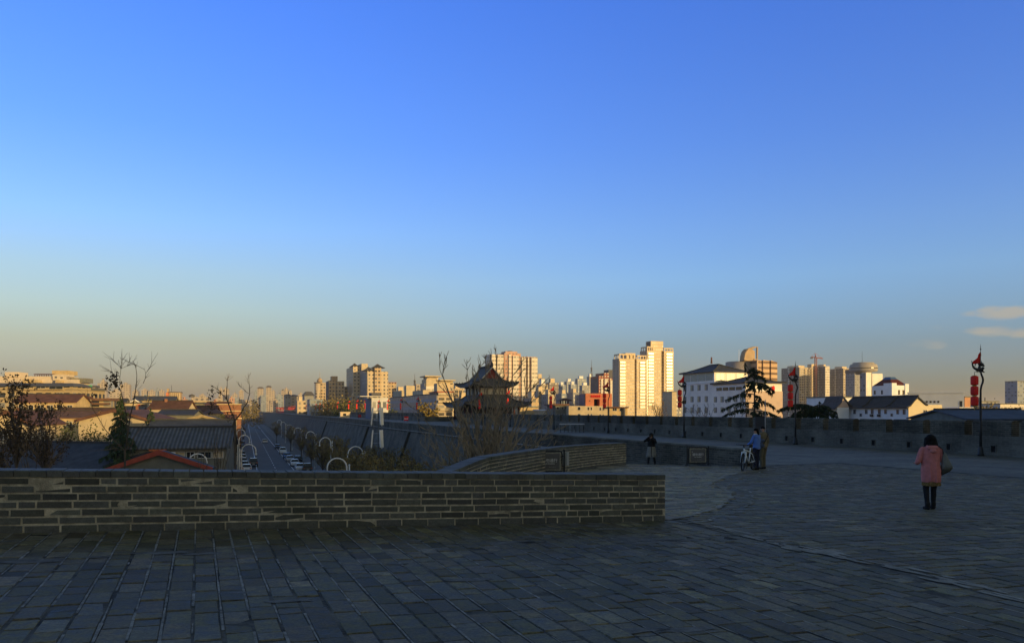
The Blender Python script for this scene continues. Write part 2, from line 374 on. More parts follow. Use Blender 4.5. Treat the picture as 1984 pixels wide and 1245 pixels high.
for i in range(-16, 27):                                      # mortar bed below the bricks
    for j in range(-8, 27):
        c = [W2(i, j), W2(i+1, j), W2(i+1, j+1), W2(i, j+1)]
        if j >= 12 and i < RIDGE-1: continue
        pv.add([(x, y, ZG(x, y)-.0075) for x, y, _ in c], [(0, 1, 2, 3)], 1)
# worn raised seam where the two directions of paving meet
for k in range(230):
    q = rnd.uniform(0, 15); c0 = RIDGE+.15+.05*math.sin(q*1.7)+rnd.gauss(0, .10); w_, l_ = rnd.uniform(.01, .07), rnd.uniform(.04, .34); y0 = 12.0-q
    if rnd.random() > (.95 if q < 8 else .5): continue
    P = []
    for a_ in range(7): an = 2*math.pi*a_/7; x, y, _ = W2(c0+w_*math.cos(an)*rnd.uniform(.5, 1.2), y0+l_*math.sin(an)*rnd.uniform(.5, 1.2)); P.append((x, y, ZG(x, y)+.0062+.0015*rnd.random()))
    pv.add(P, [tuple(range(7))], 2)
structure(pv.build("terrace_paving", [m_pave, m_pmortar, m_strip, M("pale_joint_mortar", (.21, .21, .195), .95, .6, 9)], col=True))
# loose mortar smears on the near paving
mb = MB()
for k in range(70):
    x, y = rnd.uniform(-5, 7.6), rnd.uniform(9.8, 11.9) if k < 40 else rnd.uniform(4, 10); rr = rnd.uniform(.06, .28)
    if k < 22: x = rnd.uniform(3.0, 7.6); rr *= 1.5
    P = []
    for q in range(9):
        a = 2*math.pi*q/9; X, Y, _ = W2(x+rr*1.9*math.cos(a)*rnd.uniform(.5, 1), y+rr*.55*math.sin(a)*rnd.uniform(.4, 1)); P.append((X, Y, ZG(X, Y)+.0015))
    mb.add(P, [tuple(range(9))])
structure(mb.build("mortar_smears", M("mortar_smear", (.125, .125, .118), .9, .5, 6, bump=.6)))
# walkway along the main wall, and the landing between the low walls (it runs down beside the main wall as a ramp)
mb = MB()
for a, b, c, d in ((20.3, 37.3, -60, 138.5), (20.3, 37.3, 138.5, 1300), (37.0, 57, 138.5, 167.5)):
    mb.add([(a, c, -2.372), (b, c, -2.372), (b, d, -2.372), (a, d, -2.372)], [(0, 1, 2, 3)])
structure(mb.build("wall_walkway", m_walk, rz=TH))
def zland(x, y):
    u, t = toW(x, y); return ZG(x, y)+.003-(.055*max(0, t-27) if t < 40 else .055*13+.33*(t-40))
def zedge(x, y): return ZG(x, y)+.012
mb = MB()
for off, w_, jit in ((0, .12, .05), (.55, .06, .05)):
    prev = None
    for (a0, b0), (a1, b1) in zip(LAND[:7], LAND[1:8]):
        L = math.hypot(a1-a0, b1-b0); nx, ny = (b1-b0)/L, -(a1-a0)/L
        for q in range(16):
            k = q/16; a, b = lerp(a0, a1, k)+nx*off+rnd.uniform(-jit, jit), lerp(b0, b1, k)+ny*off+rnd.uniform(-jit, jit)
            cur = (W2(a-nx*w_/2, b-ny*w_/2), W2(a+nx*w_/2, b+ny*w_/2))
            if prev and rnd.random() < (.8 if off == 0 else .55): mb.add([(x, y, zedge(x, y)) for x, y, _ in (prev[0], prev[1], cur[1], cur[0])], [(0, 1, 2, 3)])
            prev = cur
structure(mb.build("gutter_edge", m_strip))
mb = MB()                                                     # pale worn slab at the end of the front wall
P = [(7.95, 12.05), (9.0, 12.6), (8.75, 13.2), (7.95, 13.9)]
mb.add([(x, y, zland(x, y)+.006) for x, y, _ in (W2(*p) for p in P)], [(0, 1, 2, 3)])
structure(mb.build("landing_slab", M("pale_slab", (.24, .215, .19), .9, .3, 5)))

# ------------------------------------------------------------------ low brick walls with real bricks
def brick_wall(pts, zdrop, nrow=7, rowh=.106, L=.43, thick=.45, seed=1):
    r = random.Random(seed); seg = [0]
    for a, b in zip(pts, pts[1:]): seg.append(seg[-1]+math.hypot(b[0]-a[0], b[1]-a[1]))
    S = seg[-1]
    def at(s, off=0.):
        s = max(0, min(S, s))
        for k in range(len(pts)-1):
            if s <= seg[k+1] or k == len(pts)-2: break
        e = (s-seg[k])/(seg[k+1]-seg[k]); x, y = lerp(pts[k][0], pts[k+1][0], e), lerp(pts[k][1], pts[k+1][1], e)
        dx, dy = pts[k+1][0]-pts[k][0], pts[k+1][1]-pts[k][1]; ll = math.hypot(dx, dy)
        return x+dy/ll*off, y-dx/ll*off
    def zb(s): x, y = at(s); return ZG(x, y)-zdrop(x, y)
    mb = MB(); H = nrow*rowh+.006
    def btone():
        b = .082+.050*r.random(); k = r.random()
        if k > .88: b *= 1.2
        if k < .2: b *= .8
        return (b*1.0, b*r.uniform(1.0, 1.04), b*r.uniform(.80, .92))
    for row in range(nrow):
        s = -(L/2 if row % 2 else 0)-r.uniform(0, .1)
        while s < S:
            Lb = L*r.choice((1, 1, 1, .95, 1.05, .9, .5)); g = r.uniform(.003, .009); a, b = max(0, s+g), min(S, s+Lb-g); s += Lb
            if b-a < .05: continue
            z0, z1 = row*rowh+r.uniform(.004, .010), (row+1)*rowh-r.uniform(.004, .010)
            if row == 0: z0 = -.05
            pr = r.uniform(.002, .012); bev = r.uniform(.005, .012)
            if r.random() < .06: pr = .001
            V = []
            for (ss, zz) in ((a, z0), (b, z0), (b, z1), (a, z1)): x, y = at(ss, -.012); V.append((x, y, zb(ss)+zz))
            for (ss, zz) in ((a+bev, z0+bev), (b-bev, z0+bev), (b-bev, z1-bev), (a+bev, z1-bev)):
                ss += r.uniform(-.004, .004); x, y = at(ss, pr+r.uniform(-.003, .003)); V.append((x, y, zb(ss)+zz+r.uniform(-.003, .003)))
            mb.add(V, [(4, 5, 6, 7), (0, 1, 5, 4), (1, 2, 6, 5), (2, 3, 7, 6), (3, 0, 4, 7)], 0, btone())
    n = max(2, int(S/.25)); 
    for k in range(n):                                        # mortar core
        a, b = S*k/n, S*(k+1)/n; A, B, C, D = at(a), at(b), at(b, -thick), at(a, -thick); za, zbb = zb(a), zb(b)
        mb.add([(*A, za-.8), (*B, zbb-.8), (*B, zbb+H), (*A, za+H), (*D, za-.8), (*C, zbb-.8), (*C, zbb+H), (*D, za+H)], [(0, 1, 2, 3), (5, 4, 7, 6), (3, 2, 6, 7)], 1)
    for e in (0, S):
        A, D, z = at(e), at(e, -thick), zb(e); mb.add([(*A, z-.8), (*D, z-.8), (*D, z+H), (*A, z+H)], [(0, 1, 2, 3)], 1)
    s = 0                                                     # coping of bricks laid on end
    while s < S:
        Lb = r.uniform(.185, .215); a, b = s+.004, min(S, s+Lb-.004); s += Lb
        if b-a < .03: continue
        o = r.uniform(.010, .022); h0, h1 = H, H+.088+r.uniform(-.004, .004); be = .012; V = []
        for hh, i_ in ((h0, 0), (h1-be, 0), (h1, be)):
            for ss, oo in ((a+i_*.5, o-i_), (b-i_*.5, o-i_), (b-i_*.5, -thick-.015+i_), (a+i_*.5, -thick-.015+i_)):
                x, y = at(ss, oo); V.append((x, y, zb(ss)+hh))
        t_ = btone(); mb.add(V, [(0, 1, 5, 4), (1, 2, 6, 5), (2, 3, 7, 6), (3, 0, 4, 7), (4, 5, 9, 8), (5, 6, 10, 9), (6, 7, 11, 10), (7, 4, 8, 11)], 0, t_)
        tb = .11+.05*r.random(); mb.add(V[8:], [(0, 1, 2, 3)], 0, (tb, tb, tb*1.04))  # top faces coloured paler and bluer, the sky's light put into their colour
    return mb
fw0, fw1 = W2(-22, 12.05), W2(7.88, 12.05)
o = brick_wall([fw0[:2], fw1[:2]], lambda x, y: 0, 7, .106, .43, .45, 3).build("brick_wall", [m_brick, m_mortar], col=True)
tag(o, "long low wall of grey bricks with pale mortar across the terrace", "wall")
ctrl = [(-4.3, 13.0), (-3.3, 14.9), (-2.35, 16.6), (-1.42, 18.1), (-.72, 19.9), (.12, 22), (.85, 24), (1.65, 26.1), (3.06, 29.1), (4.72, 32.0)]
cpts = []
for i in range(len(ctrl)-1):
    p0, p1, p2, p3 = ctrl[max(i-1, 0)], ctrl[i], ctrl[i+1], ctrl[min(i+2, len(ctrl)-1)]
    for q in range(6):
        k = q/6; cpts.append(tuple(.5*(2*p1[j]+(p2[j]-p0[j])*k+(2*p0[j]-5*p1[j]+4*p2[j]-p3[j])*k*k+(3*p1[j]-p0[j]-3*p2[j]+p3[j])*k**3) for j in (0, 1)))
cpts.append(ctrl[-1])
DROP = [(13, .9), (15, .78), (16.7, .62), (18, .40), (19, .26), (20.2, .12), (22, .06), (26, .02), (32, 0)]
o = brick_wall(cpts, lambda x, y: interp(y, DROP), 8, .098, .40, .40, 5).build("curved_brick_wall", [m_brick, m_mortar], col=True)
tag(o, "curved brick wall sweeping down behind the long low wall", "wall")

LP = [(x+.2*(i < len(cpts)), y) for i, (x, y) in enumerate(cpts)]+[W(15.0, 34)[:2], W(15.0, 66)[:2], W(21.2, 66)[:2], W(21.2, 18)[:2], W2(7.5, 12.2)[:2], W2(-9, 12.2)[:2]]
mb = MB(); g_ = .3; vid = {}
def lv(i, j):
    if (i, j) not in vid: x, y, _ = W2(i*g_, j*g_); vid[(i, j)] = len(mb.v); mb.v.append((*toW(x, y), zland(x, y)-.07*max(0, zdr(x, y))*10))
    return vid[(i, j)]
def zdr(x, y): return interp(y, DROP)*.1 if x < 1 and y < 22 else 0
for i in range(-20, 76):
    for j in range(40, 220):
        x, y, _ = W2((i+.5)*g_, (j+.5)*g_)
        if not inpoly(x, y, LP) or not inpoly((i+.5)*g_, (j+.5)*g_, LAND): continue
        mb.f.append([lv(i, j), lv(i+1, j), lv(i+1, j+1), lv(i, j+1)]); mb.mi.append(0); mb.c.append((1, 1, 1))
lb = mb; pv = MB()
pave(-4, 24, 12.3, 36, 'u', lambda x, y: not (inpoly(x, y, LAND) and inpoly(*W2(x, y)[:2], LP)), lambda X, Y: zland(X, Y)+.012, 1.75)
o = len(lb.v)
for (x, y, z) in pv.v: lb.v.append((*toW(x, y), z))
for f in pv.f: lb.f.append([i+o for i in f])
lb.mi += [1]*len(pv.f); lb.c += pv.c; mb = lb
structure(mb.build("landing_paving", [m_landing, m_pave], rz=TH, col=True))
# ------------------------------------------------------------------ the city wall itself
cw = thing("city_wall", "ancient grey brick city wall with battlements running to the horizon", "city wall", (0, 0, 0), TH)
UI, UO = 19.75, 37.3; T0 = 27.3
def sect(mb, prof, t0, t1, mi=0):                             # profile (u,z) extruded along t
    n = len(prof); mb.add([(u, t0, z) for u, z in prof]+[(u, t1, z) for u, z in prof], [tuple(range(n)), tuple(range(2*n-1, n-1, -1))]+[((i+1) % n, i, i+n, (i+1) % n+n) for i in range(n)], mi)
mb = MB(); sect(mb, [(16.6, GZ), (UO+2.2, GZ), (UO+.5, -2.78), (UI, -2.78)], 34, 1300)
plan = [toW(*W2(-45, 12.5)[:2]), toW(-4.4, 13.2), toW(-2.4, 16.9), toW(-.75, 20.2), toW(1.5, 26.4), toW(4.5, 32.2), (UI-4.9, 34), (UO+.5, 34), (UO+.5, -70), (-45, -70)]
mb.prism(plan[::-1], GZ, -2.78)
mb.add([(UI-4.9, 34, -2.8), (UI, 34, -2.8), (UI, 66, GZ), (UI-4.9, 66, GZ), (UI-4.9, 34, GZ), (UI, 34, GZ)], [(0, 1, 2, 3), (0, 3, 4), (1, 5, 2)])
mb.prism([(UO+.4, 136.5), (57.5, 136.5), (57.5, 169.5), (UO+.4, 169.5)][::-1], GZ, -2.78)
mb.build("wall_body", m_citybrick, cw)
mb = MB(); sect(mb, [(UI-.13, -2.58), (UI, -2.58), (UI, -2.50), (UI-.10, -2.50)], 46, 1300); mb.build("string_course", m_strip, cw)
mb = MB(); sect(mb, [(UI, -2.79), (UI+.5, -2.79), (UI+.5, -1.66), (UI, -1.66)], T0, 1300)
mb.box(UI, UI+.5, T0, 45, -3.5, -2.78)
mb.build("low_parapet", m_merlon, cw)
mb = MB(); sect(mb, [(UI-.04, -1.66), (UI+.54, -1.66), (UI+.50, -1.58), (UI, -1.58)], T0-.03, 1300); mb.build("coping", m_parlow, cw)
mb = MB()
for a, b in ((-60, 138.5), (167.5, 1300)): mb.box(UO, UO+.55, a, b, -2.79, -1.33)
mb.box(UO+.55, 57, 137.5, 138.2, -2.79, -1.33).box(UO+.55, 57, 167.8, 168.5, -2.79, -1.33)
mb.build("parapet_base", m_parlow, cw)
mb = MB(); k = 0; PER = 2.75
while -60+k*PER < 1290:
    t = -60+k*PER+1.33; k += 1
    if 136.3 < t < 167.5: continue
    mb.box(UO, UO+.55, t, t+2.24, -1.33, -.60); mb.add([(UO-.02, t-.02, -.60), (UO+.57, t-.02, -.60), (UO+.57, t+2.26, -.60), (UO-.02, t+2.26, -.60), (UO+.16, t-.02, -.525), (UO+.39, t-.02, -.525), (UO+.39, t+2.26, -.525), (UO+.16, t+2.26, -.525)], [(3, 2, 1, 0), (4, 5, 6, 7), (0, 1, 5, 4), (1, 2, 6, 5), (2, 3, 7, 6), (3, 0, 4, 7)])
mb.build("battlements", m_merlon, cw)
dm = None
for k in range(30, 74):
    t = -60+k*PER+1.33+1.0
    if t > 136: break
    if dm is None:
        q = MB(); q.box(-.004, .02, -.13, .13, -.16, .16, 0)  # flat black panel stands in for the dark inside of the opening
        for a in ((-.03, .02, -.17, -.13, -.2, .2), (-.03, .02, .13, .17, -.2, .2), (-.03, .02, -.13, .13, .16, .2)): q.box(*a, 1)
        dm = q.build("drain_opening", [m_black, m_parlow], cw)
        dm.location = (UO, t, -2.02)
    else:
        c = dm.copy(); COL.objects.link(c); c.parent = cw; c.location = (UO, t, -2.02)
ch = None
for t in (97, 131.6, 202):
    if ch is None:
        q = MB(); sl = (UI-16.6)/(GZ+2.78)
        for s0, s1 in ((-.24, -.14), (.14, .24)): q.add([(0, s0, -2.75), (-.22, s0, -2.75), (-3.15-.22, s0, -11.9), (-3.15, s0, -11.9), (0, s1, -2.75), (-.22, s1, -2.75), (-3.15-.22, s1, -11.9), (-3.15, s1, -11.9)], [(0, 1, 2, 3), (7, 6, 5, 4), (1, 0, 4, 5), (2, 1, 5, 6)], 0)
        q.add([(-.03, -.14, -2.75), (-.03, .14, -2.75), (-3.18, .14, -11.9), (-3.18, -.14, -11.9)], [(0, 1, 2, 3)], 0)
        ch = q.build("drain_chute", M("dark_chute_brick", (.055, .052, .04), .8, .3, 2), cw); ch.location = (UI-.02, t, 0)  # chute brick coloured darker than the wall face
    else:
        c = ch.copy(); COL.objects.link(c); c.parent = cw; c.location = (UI-.02, t, 0)

# ------------------------------------------------------------------ lantern posts on the wall
def lantern_post(label, loc):
    t = thing("lantern_post", label, "lamp post", loc, TH, "lantern posts along the wall")
    b = MB(); b.lathe([(.17, 0), (.17, .10), (.14, .13), (.12, .38), (.085, .46), (.075, .5)], 10).build("base", m_dark, t, True)
    xs = [(0, .45), (0, 1.5), (-.005, 3.0), (.0, 3.45), (.06, 3.68), (.15, 3.86), (.17, 3.98), (.14, 4.10), (.05, 4.26), (.005, 4.42), (0, 4.55)]
    MB().tube([(x, 0, z) for x, z in xs], [.07, .06, .052, .05, .05, .05, .05, .048, .045, .042, .04], 8).build("pole", m_dark, t, True)
    d = MB()                                                  # dragon: coiling body, head, horns, tail
    body = [(.20, 4.62), (.10, 4.52), (-.02, 4.56), (-.14, 4.52), (-.27, 4.50), (-.38, 4.55), (-.48, 4.63), (-.56, 4.74), (-.62, 4.86), (-.66, 4.97)]
    d.tube([(x, .03*math.sin(i*1.3), z) for i, (x, z) in enumerate(body)], [.07, .085, .085, .075, .065, .055, .045, .035, .025, .012], 8)
    d.tube([(-.24+.15*math.cos(a), 0, 4.70+.16*math.sin(a)) for a in [k*.55-1.6 for k in range(10)]], [.05, .05, .048, .045, .04, .036, .03, .025, .02, .012], 7)
    d.ell((.07, 0, 4.78), (.13, .09, .10), 8, 6); d.ell((.19, 0, 4.72), (.09, .06, .05), 8, 5); d.tube([(.02, .05, 4.86), (-.06, .09, 4.98)], [.025, .008], 5); d.tube([(.02, -.05, 4.86), (-.06, -.09, 4.98)], [.025, .008], 5)
    for sx in (-.10, .03, .12): d.tube([(sx, 0, 4.50), (sx-.05, .1, 4.40), (sx+.03, .12, 4.36)], [.035, .028, .012], 5); d.tube([(sx, 0, 4.50), (sx-.05, -.1, 4.40), (sx+.03, -.12, 4.36)], [.035, .028, .012], 5)
    for k in range(7): x, z = body[k+1]; d.add([(x-.05, 0, z+.05), (x+.05, 0, z+.05), (x-.05, 0, z+.14), (x, .02, z+.05)], [(0, 1, 2), (0, 2, 3)])
    d.build("dragon_bracket", m_dark, t, True)
    MB().tube([(-.05, 0, 4.46), (-.30, 0, 4.42), (-.41, 0, 4.38), (-.43, 0, 4.34), (-.43, 0, 4.2)], .014, 5).build("hook", m_dark, t)
    for k in range(3):
        z = 4.17-.535*k; q = MB()
        q.lathe([(.12, z-.465), (.170, z-.452), (.182, z-.41), (.186, z-.235), (.182, z-.06), (.170, z-.015), (.12, z)], 20, -.43, 0)
        l = q.build("lantern", m_lantern, t, True)
        MB().lathe([(.11, z-.002), (.115, z+.02), (.07, z+.035)], 14, -.43, 0).build("gold_collar", m_goldtrim, l); MB().lathe([(.07, z-.495), (.125, z-.485), (.125, z-.462)], 14, -.43, 0).build("gold_collar", m_goldtrim, l)
        if k == 2: MB().lathe([(.015, z-.70), (.03, z-.55), (.012, z-.475)], 7, -.43, 0).build("tassel", m_goldtrim, l)
    MB().tube([(0, 0, 4.6), (0, 0, 5.72), (0, 0, 5.86)], [.016, .011, .003], 5).ell((0, 0, 5.58), (.035, .035, .05), 8, 5).ell((0, 0, 5.70), (.02, .02, .03), 6, 4).build("finial_rod", m_dark, t)
    P = []; fs = []; n = 6                                    # rippling triangular flag
    for i in range(n+1):
        x = -.55*i/n; sag = -.10*(i/n)**1.4
        zt = lerp(5.46, 4.90, (i/n)**.8)+sag*.3; zb = 4.82+sag+.06*(i/n)
        for s in (.004, -.004): P += [(x, .05*math.sin(i*1.5)+s, zt), (x, .05*math.sin(i*1.5+.5)+s, min(zb, zt-.004))]
    for i in range(n): a = 4*i; b = a+4; fs += [(a, a+1, b+1, b), (a+2, b+2, b+3, a+3), (a, b, b+2, a+2), (a+1, a+3, b+3, b+1)]
    MB().add(P, fs).build("flag", m_flag, t)
    MB().add([(0, .004, 5.50), (.07, .02, 5.22), (.0, .004, 5.24), (0, -.004, 5.50), (.07, .01, 5.22), (0, -.004, 5.24)], [(0, 1, 2), (5, 4, 3), (0, 3, 4, 1)]).build("pennant", m_goldtrim, t)
    return t
UL = 36.4
def post_loc(px): Y = 1587*UL/(px-475); t = (Y-SN*UL)/CS; return W(UL, t, -2.37)
lp = lantern_post("tall lantern post nearest the camera, standing past the woman in pink", post_loc(1900))
for px, lab in ((1541, "lantern post beside the low spreading cedar, before the beige tower row"), (1325, "lantern post in front of the white hotel, carrying a dark box"),
                (1178, "lantern post in front of the orange rooftop block"), (1073, "lantern post near the low bench between the pagoda and the cream building"),
                (988, "lantern post right before the front corner of the pagoda"), (934, "lantern post behind the bare tree, before the pagoda columns"), (1053, "slim lantern post just left of the one by the bench")):
    if px == 1053: continue
    o = dup(lp, post_loc(px), TH, lab)
    if px == 1325:
        MB().box(-.10, .14, -.12, .12, 2.95, 3.25).box(-.36, -.10, -.06, .06, 3.03, 3.16).build("floodlight_box", m_dark, o)  # small dark floodlight box on this post
far = [811, 779, 753, 735, 711, 694, 678, 656, 647, 637, 629, 621, 613, 606, 600, 594]
far += [475+1587*UL/(495+17*k) for k in range(1, 22)]
for px in far:
    o = dup(lp, post_loc(px), TH, "small far lantern post with red lanterns on the distant stretch of wall")
    if px < 720: o.scale = (1.45, 1.45, 1.12)

# ------------------------------------------------------------------ signs, box, bench, panel on the terrace
def text_mesh(s, size, name, mat, parent, loc, ext=.002):
    cu = bpy.data.curves.new(name, 'FONT'); cu.body = s; cu.size = size; cu.align_x = 'CENTER'; cu.extrude = ext; cu.resolution_u = 2
    tmp = bpy.data.objects.new("tmp_text", cu); COL.objects.link(tmp)
    dg = bpy.context.evaluated_depsgraph_get(); me = bpy.data.meshes.new_from_object(tmp.evaluated_get(dg)); bpy.data.objects.remove(tmp); bpy.data.curves.remove(cu)
    me.materials.clear(); me.materials.append(mat)
    o = bpy.data.objects.new(name, me); COL.objects.link(o); o.parent = parent; o.location = loc; o.rotation_euler = (R(90), 0, 0)
    return o
m_sign = M("sign_face_grey", (.11, .107, .108), .6, .12, 3)
m_stone = M("sign_stone_edge", (.26, .245, .19), .8, .5, 30)
def no_entry_sign(label, x, y, rz):
    t = thing("notice_board", label, "sign", (x, y, ZG(x, y)-.012), rz)
    p = MB()
    for s in (-1, 1):
        p.tube([(s*.47, 0, .03), (s*.47, 0, .82)], .028, 8); p.ell((s*.46, 0, .81), (.028, .028, .03), 8, 4)
        p.tube([(s*.46, -.22, .02), (s*.46, -.1, .08), (s*.46, 0, .14), (s*.46, .1, .08), (s*.46, .22, .02)], .018, 6)
        p.tube([(s*.46, 0, .3), (s*.41, 0, .3)], .014, 5); p.tube([(s*.46, 0, .62), (s*.41, 0, .62)], .014, 5)
    p.build("stand", m_dark, t)
    MB().tube([(-.40, 0, .14), (-.40, 0, .70), (-.38, 0, .755), (-.33, 0, .78), (.33, 0, .78), (.38, 0, .755), (.40, 0, .70), (.40, 0, .14), (-.40, 0, .14)], .026, 8).build("frame", m_dark, t)
    rr = random.Random(4); P = []                             # slate-like board with a rough chipped rim
    for k in range(56):
        q = k/56*4; s = q % 1; e = int(q); x_, z_ = [(-.36+.72*s, .17), (.36, .17+.57*s), (.36-.72*s, .74), (-.36, .74-.57*s)][e]
        P.append((x_+rr.uniform(-.012, .012), z_+rr.uniform(-.012, .012)))
    b = MB().xprism(P, -.012, .012).build("board", m_stone, t)
    MB().box(-.315, .315, -.017, -.011, .205, .70).build("face", m_sign, b)
    text_mesh("请勿通行", .125, "lettering", m_white, b, (0, -.0185, .44))
    text_mesh("NO PASSING", .055, "lettering", m_white, b, (0, -.0185, .365))
    text_mesh("please use the other way", .022, "lettering", m_frame, b, (.08, -.0185, .27))
    MB().lathe([(.012, 0), (.02, .002), (.008, .03), (.003, .05)], 8).build("emblem", m_frame, b, loc=(-.25, -.019, .575))
    return t
Y = 24.6; no_entry_sign("grey no-entry notice in a black frame before the curved brick wall", XP(1065, Y), Y, R(8))
Y = 31.6; no_entry_sign("grey no-entry notice in a black frame against the dark city wall side", XP(1352, Y), Y, R(12))
def wall_pt(frac):
    k = frac*(len(cpts)-1); i = int(k); a, b = cpts[i], cpts[min(i+1, len(cpts)-1)]; return lerp(a[0], b[0], k-i), lerp(a[1], b[1], k-i), math.atan2(b[1]-a[1], b[0]-a[0])
best = min((abs(992+F*wall_pt(f/400)[0]/wall_pt(f/400)[1]-1092), f/400) for f in range(100, 400))[1]
x, y, a = wall_pt(best)
t = thing("utility_box", "slim pale grey metal box fixed on the curved brick wall", "utility box", (x+.06*math.sin(a), y-.06*math.cos(a), ZG(x, y)+.23), a)
b = MB(); b.box(-.13, .13, -.09, .05, 0, .44); b.build("case", M("grey_box_paint", (.36, .37, .37), .6, .1), t)
MB().box(-.115, .115, -.098, -.0905, .02, .42).box(.08, .10, -.108, -.098, .2, .25).build("door", M("grey_box_paint", (.36, .37, .37)), t)
Y = 84; x = XP(1108, Y); t = thing("long_bench", "long narrow bench with a pale top standing by the outer parapet", "bench", (x, Y, -2.37), R(-4))
MB().box(-1.35, 1.35, -.35, .35, .86, .95).build("top", M("pale_bench_top", (.42, .43, .45), .5, .1), t)
for k in range(7): MB().box(-1.25+k*.41, -1.19+k*.41, -.28, .28, 0, .86).build("leg", m_dark, t)
Y = 56; x = XP(1472, Y); t = thing("notice_stand", "dark slate coloured panel on a thin pole beside the battlements", "panel", (x, Y, -2.37), 0)
MB().box(-.33, .33, -.04, .04, .98, 1.92).build("board", M("dark_slate_panel", (.035, .042, .055), .7, .15), t)
MB().tube([(.40, 0, 0), (.40, 0, 3.15)], [.035, .03], 7).tube([(-.3, 0, 0), (-.3, 0, 1)], .025, 6).build("pole", m_steel, t)
Y = 260; x = XP(668, Y); t = thing("ticket_kiosk", "small cream kiosk catching the sun on the distant walkway", "kiosk", (x, Y, -2.37), TH)
MB().box(-1.6, 1.6, -1.2, 1.2, 0, 1.75).build("wall", M("kiosk_cream", (.62, .50, .33), .8, .1), t); MB().box(-1.75, 1.75, -1.35, 1.35, 1.75, 1.95).build("roof", M("kiosk_cream", (.62, .5, .33)), t)
MB().box(-.7, .3, -1.24, -1.21, .7, 1.4).build("window", m_glass, t)
for px, Y, lab in ((787, 165, "red board leaning at the parapet left of the pagoda"), (697, 240, "small red stand near the far kiosk on the walkway")):
    t = thing("red_board", lab, "board", (XP(px, Y), Y, -2.37), 0)
    MB().box(-.45, .45, -.03, .03, .25, 1.15).build("panel", m_flag, t); MB().box(-.4, -.34, -.1, .1, 0, .25).box(.34, .4, -.1, .1, 0, .25).build("feet", m_dark, t)
    if px == 787: MB().box(-.40, .40, -.037, -.0305, .55, .72).build("white_band", m_white, t)

# ------------------------------------------------------------------ people
m_skin = M("skin", (.45, .27, .19), .6, .06, 8); m_hair = M("black_hair", (.006, .005, .005), .75, .3, 20, 0, .15)
def remesh(o, vs, sm=4):
    m = o.modifiers.new("join", 'REMESH'); m.mode = 'VOXEL'; m.voxel_size = vs; m.use_smooth_shade = True
    s = o.modifiers.new("soft", 'SMOOTH'); s.factor = .5; s.iterations = sm
    if vs >= .010 and o.name.split('.')[0] != 'hair':          # soft cloth folds
        d = o.modifiers.new("folds", 'DISPLACE'); tx = bpy.data.textures.get("folds") or bpy.data.textures.new("folds", 'CLOUDS'); tx.noise_scale = .16; d.texture = tx; d.strength = .020; d.mid_level = .5; d.texture_coords = 'LOCAL'
    return o
def hand(mb, w, d, nrm, curl=.35, sc_=1.0):
    w, d, nrm = Vector(w), Vector(d).normalized(), Vector(nrm).normalized(); side = d.cross(nrm).normalized(); nrm = side.cross(d)
    mb.cap(w, w+d*.07*sc_, .026, .032, 8)
    for s in (-.022, 0, .022): mb.cap(w+d*.03*sc_+side*s, w+d*.085*sc_+side*s*1.2, .017, .014, 7)
    for i, (s, L) in enumerate(((-.030, .070), (-.010, .082), (.010, .077), (.029, .060))):
        a = w+d*.088*sc_+side*s*1.1; d1 = (d-nrm*curl*.6).normalized(); d2 = (d-nrm*curl*1.9).normalized()
        b = a+d1*L*.5*sc_; mb.cap(a, b, .0098, .0092, 7); mb.cap(b, b+d2*L*.5*sc_, .0092, .008, 7)
    th = w+d*.025*sc_-side*.034; d1 = (d*.7-side*.7-nrm*.25).normalized(); b = th+d1*.035*sc_
    mb.cap(th, b, .0125, .011, 7); mb.cap(b, b+(d*.9-side*.25-nrm*.45).normalized()*.032*sc_, .011, .009, 7)
def head(mb, c, f, s=1.0):                                    # c centre of skull, f facing direction
    c = Vector(c); f = Vector(f).normalized(); r = Vector((f.y, -f.x, 0)).normalized(); u = Vector((0, 0, 1))
    mb.cap(c+u*.025*s-f*.015, c+u*.02*s+f*.02, .082*s, .078*s, 12); mb.cap(c+f*.03*s-u*.02*s, c+f*.045*s-u*.075*s, .062*s, .042*s, 10)
    mb.cap(c+f*.090*s+u*.012*s, c+f*.112*s-u*.022*s, .010*s, .016*s, 7)
    for q in (-1, 1): mb.cap(c+r*q*.082*s+u*.012*s, c+r*q*.086*s-u*.03*s, .013*s, .011*s, 6)
    return c, f, r, u
def face_parts(par, c, f, r, u, s=1.0):
    for q in (-1, 1): e = c+f*.088*s+r*q*.032*s+u*.012*s; MB().ell(e, (.013*s, .013*s, .008*s), 8, 5).build("eye", m_black, par)
    m = c+f*.092*s-u*.052*s; MB().tube([m-r*.025*s, m+f*.004*s, m+r*.025*s], [.004, .007, .004], 6).build("mouth", M("lips", (.28, .09, .08), .5, .05), par)
def legs(mb, hips, knees, feet, rh=.085, rk=.055, ra=.04):
    for h, k, f in zip(hips, knees, feet): mb.cap(h, k, rh, rk); mb.cap(k, f, rk, ra)
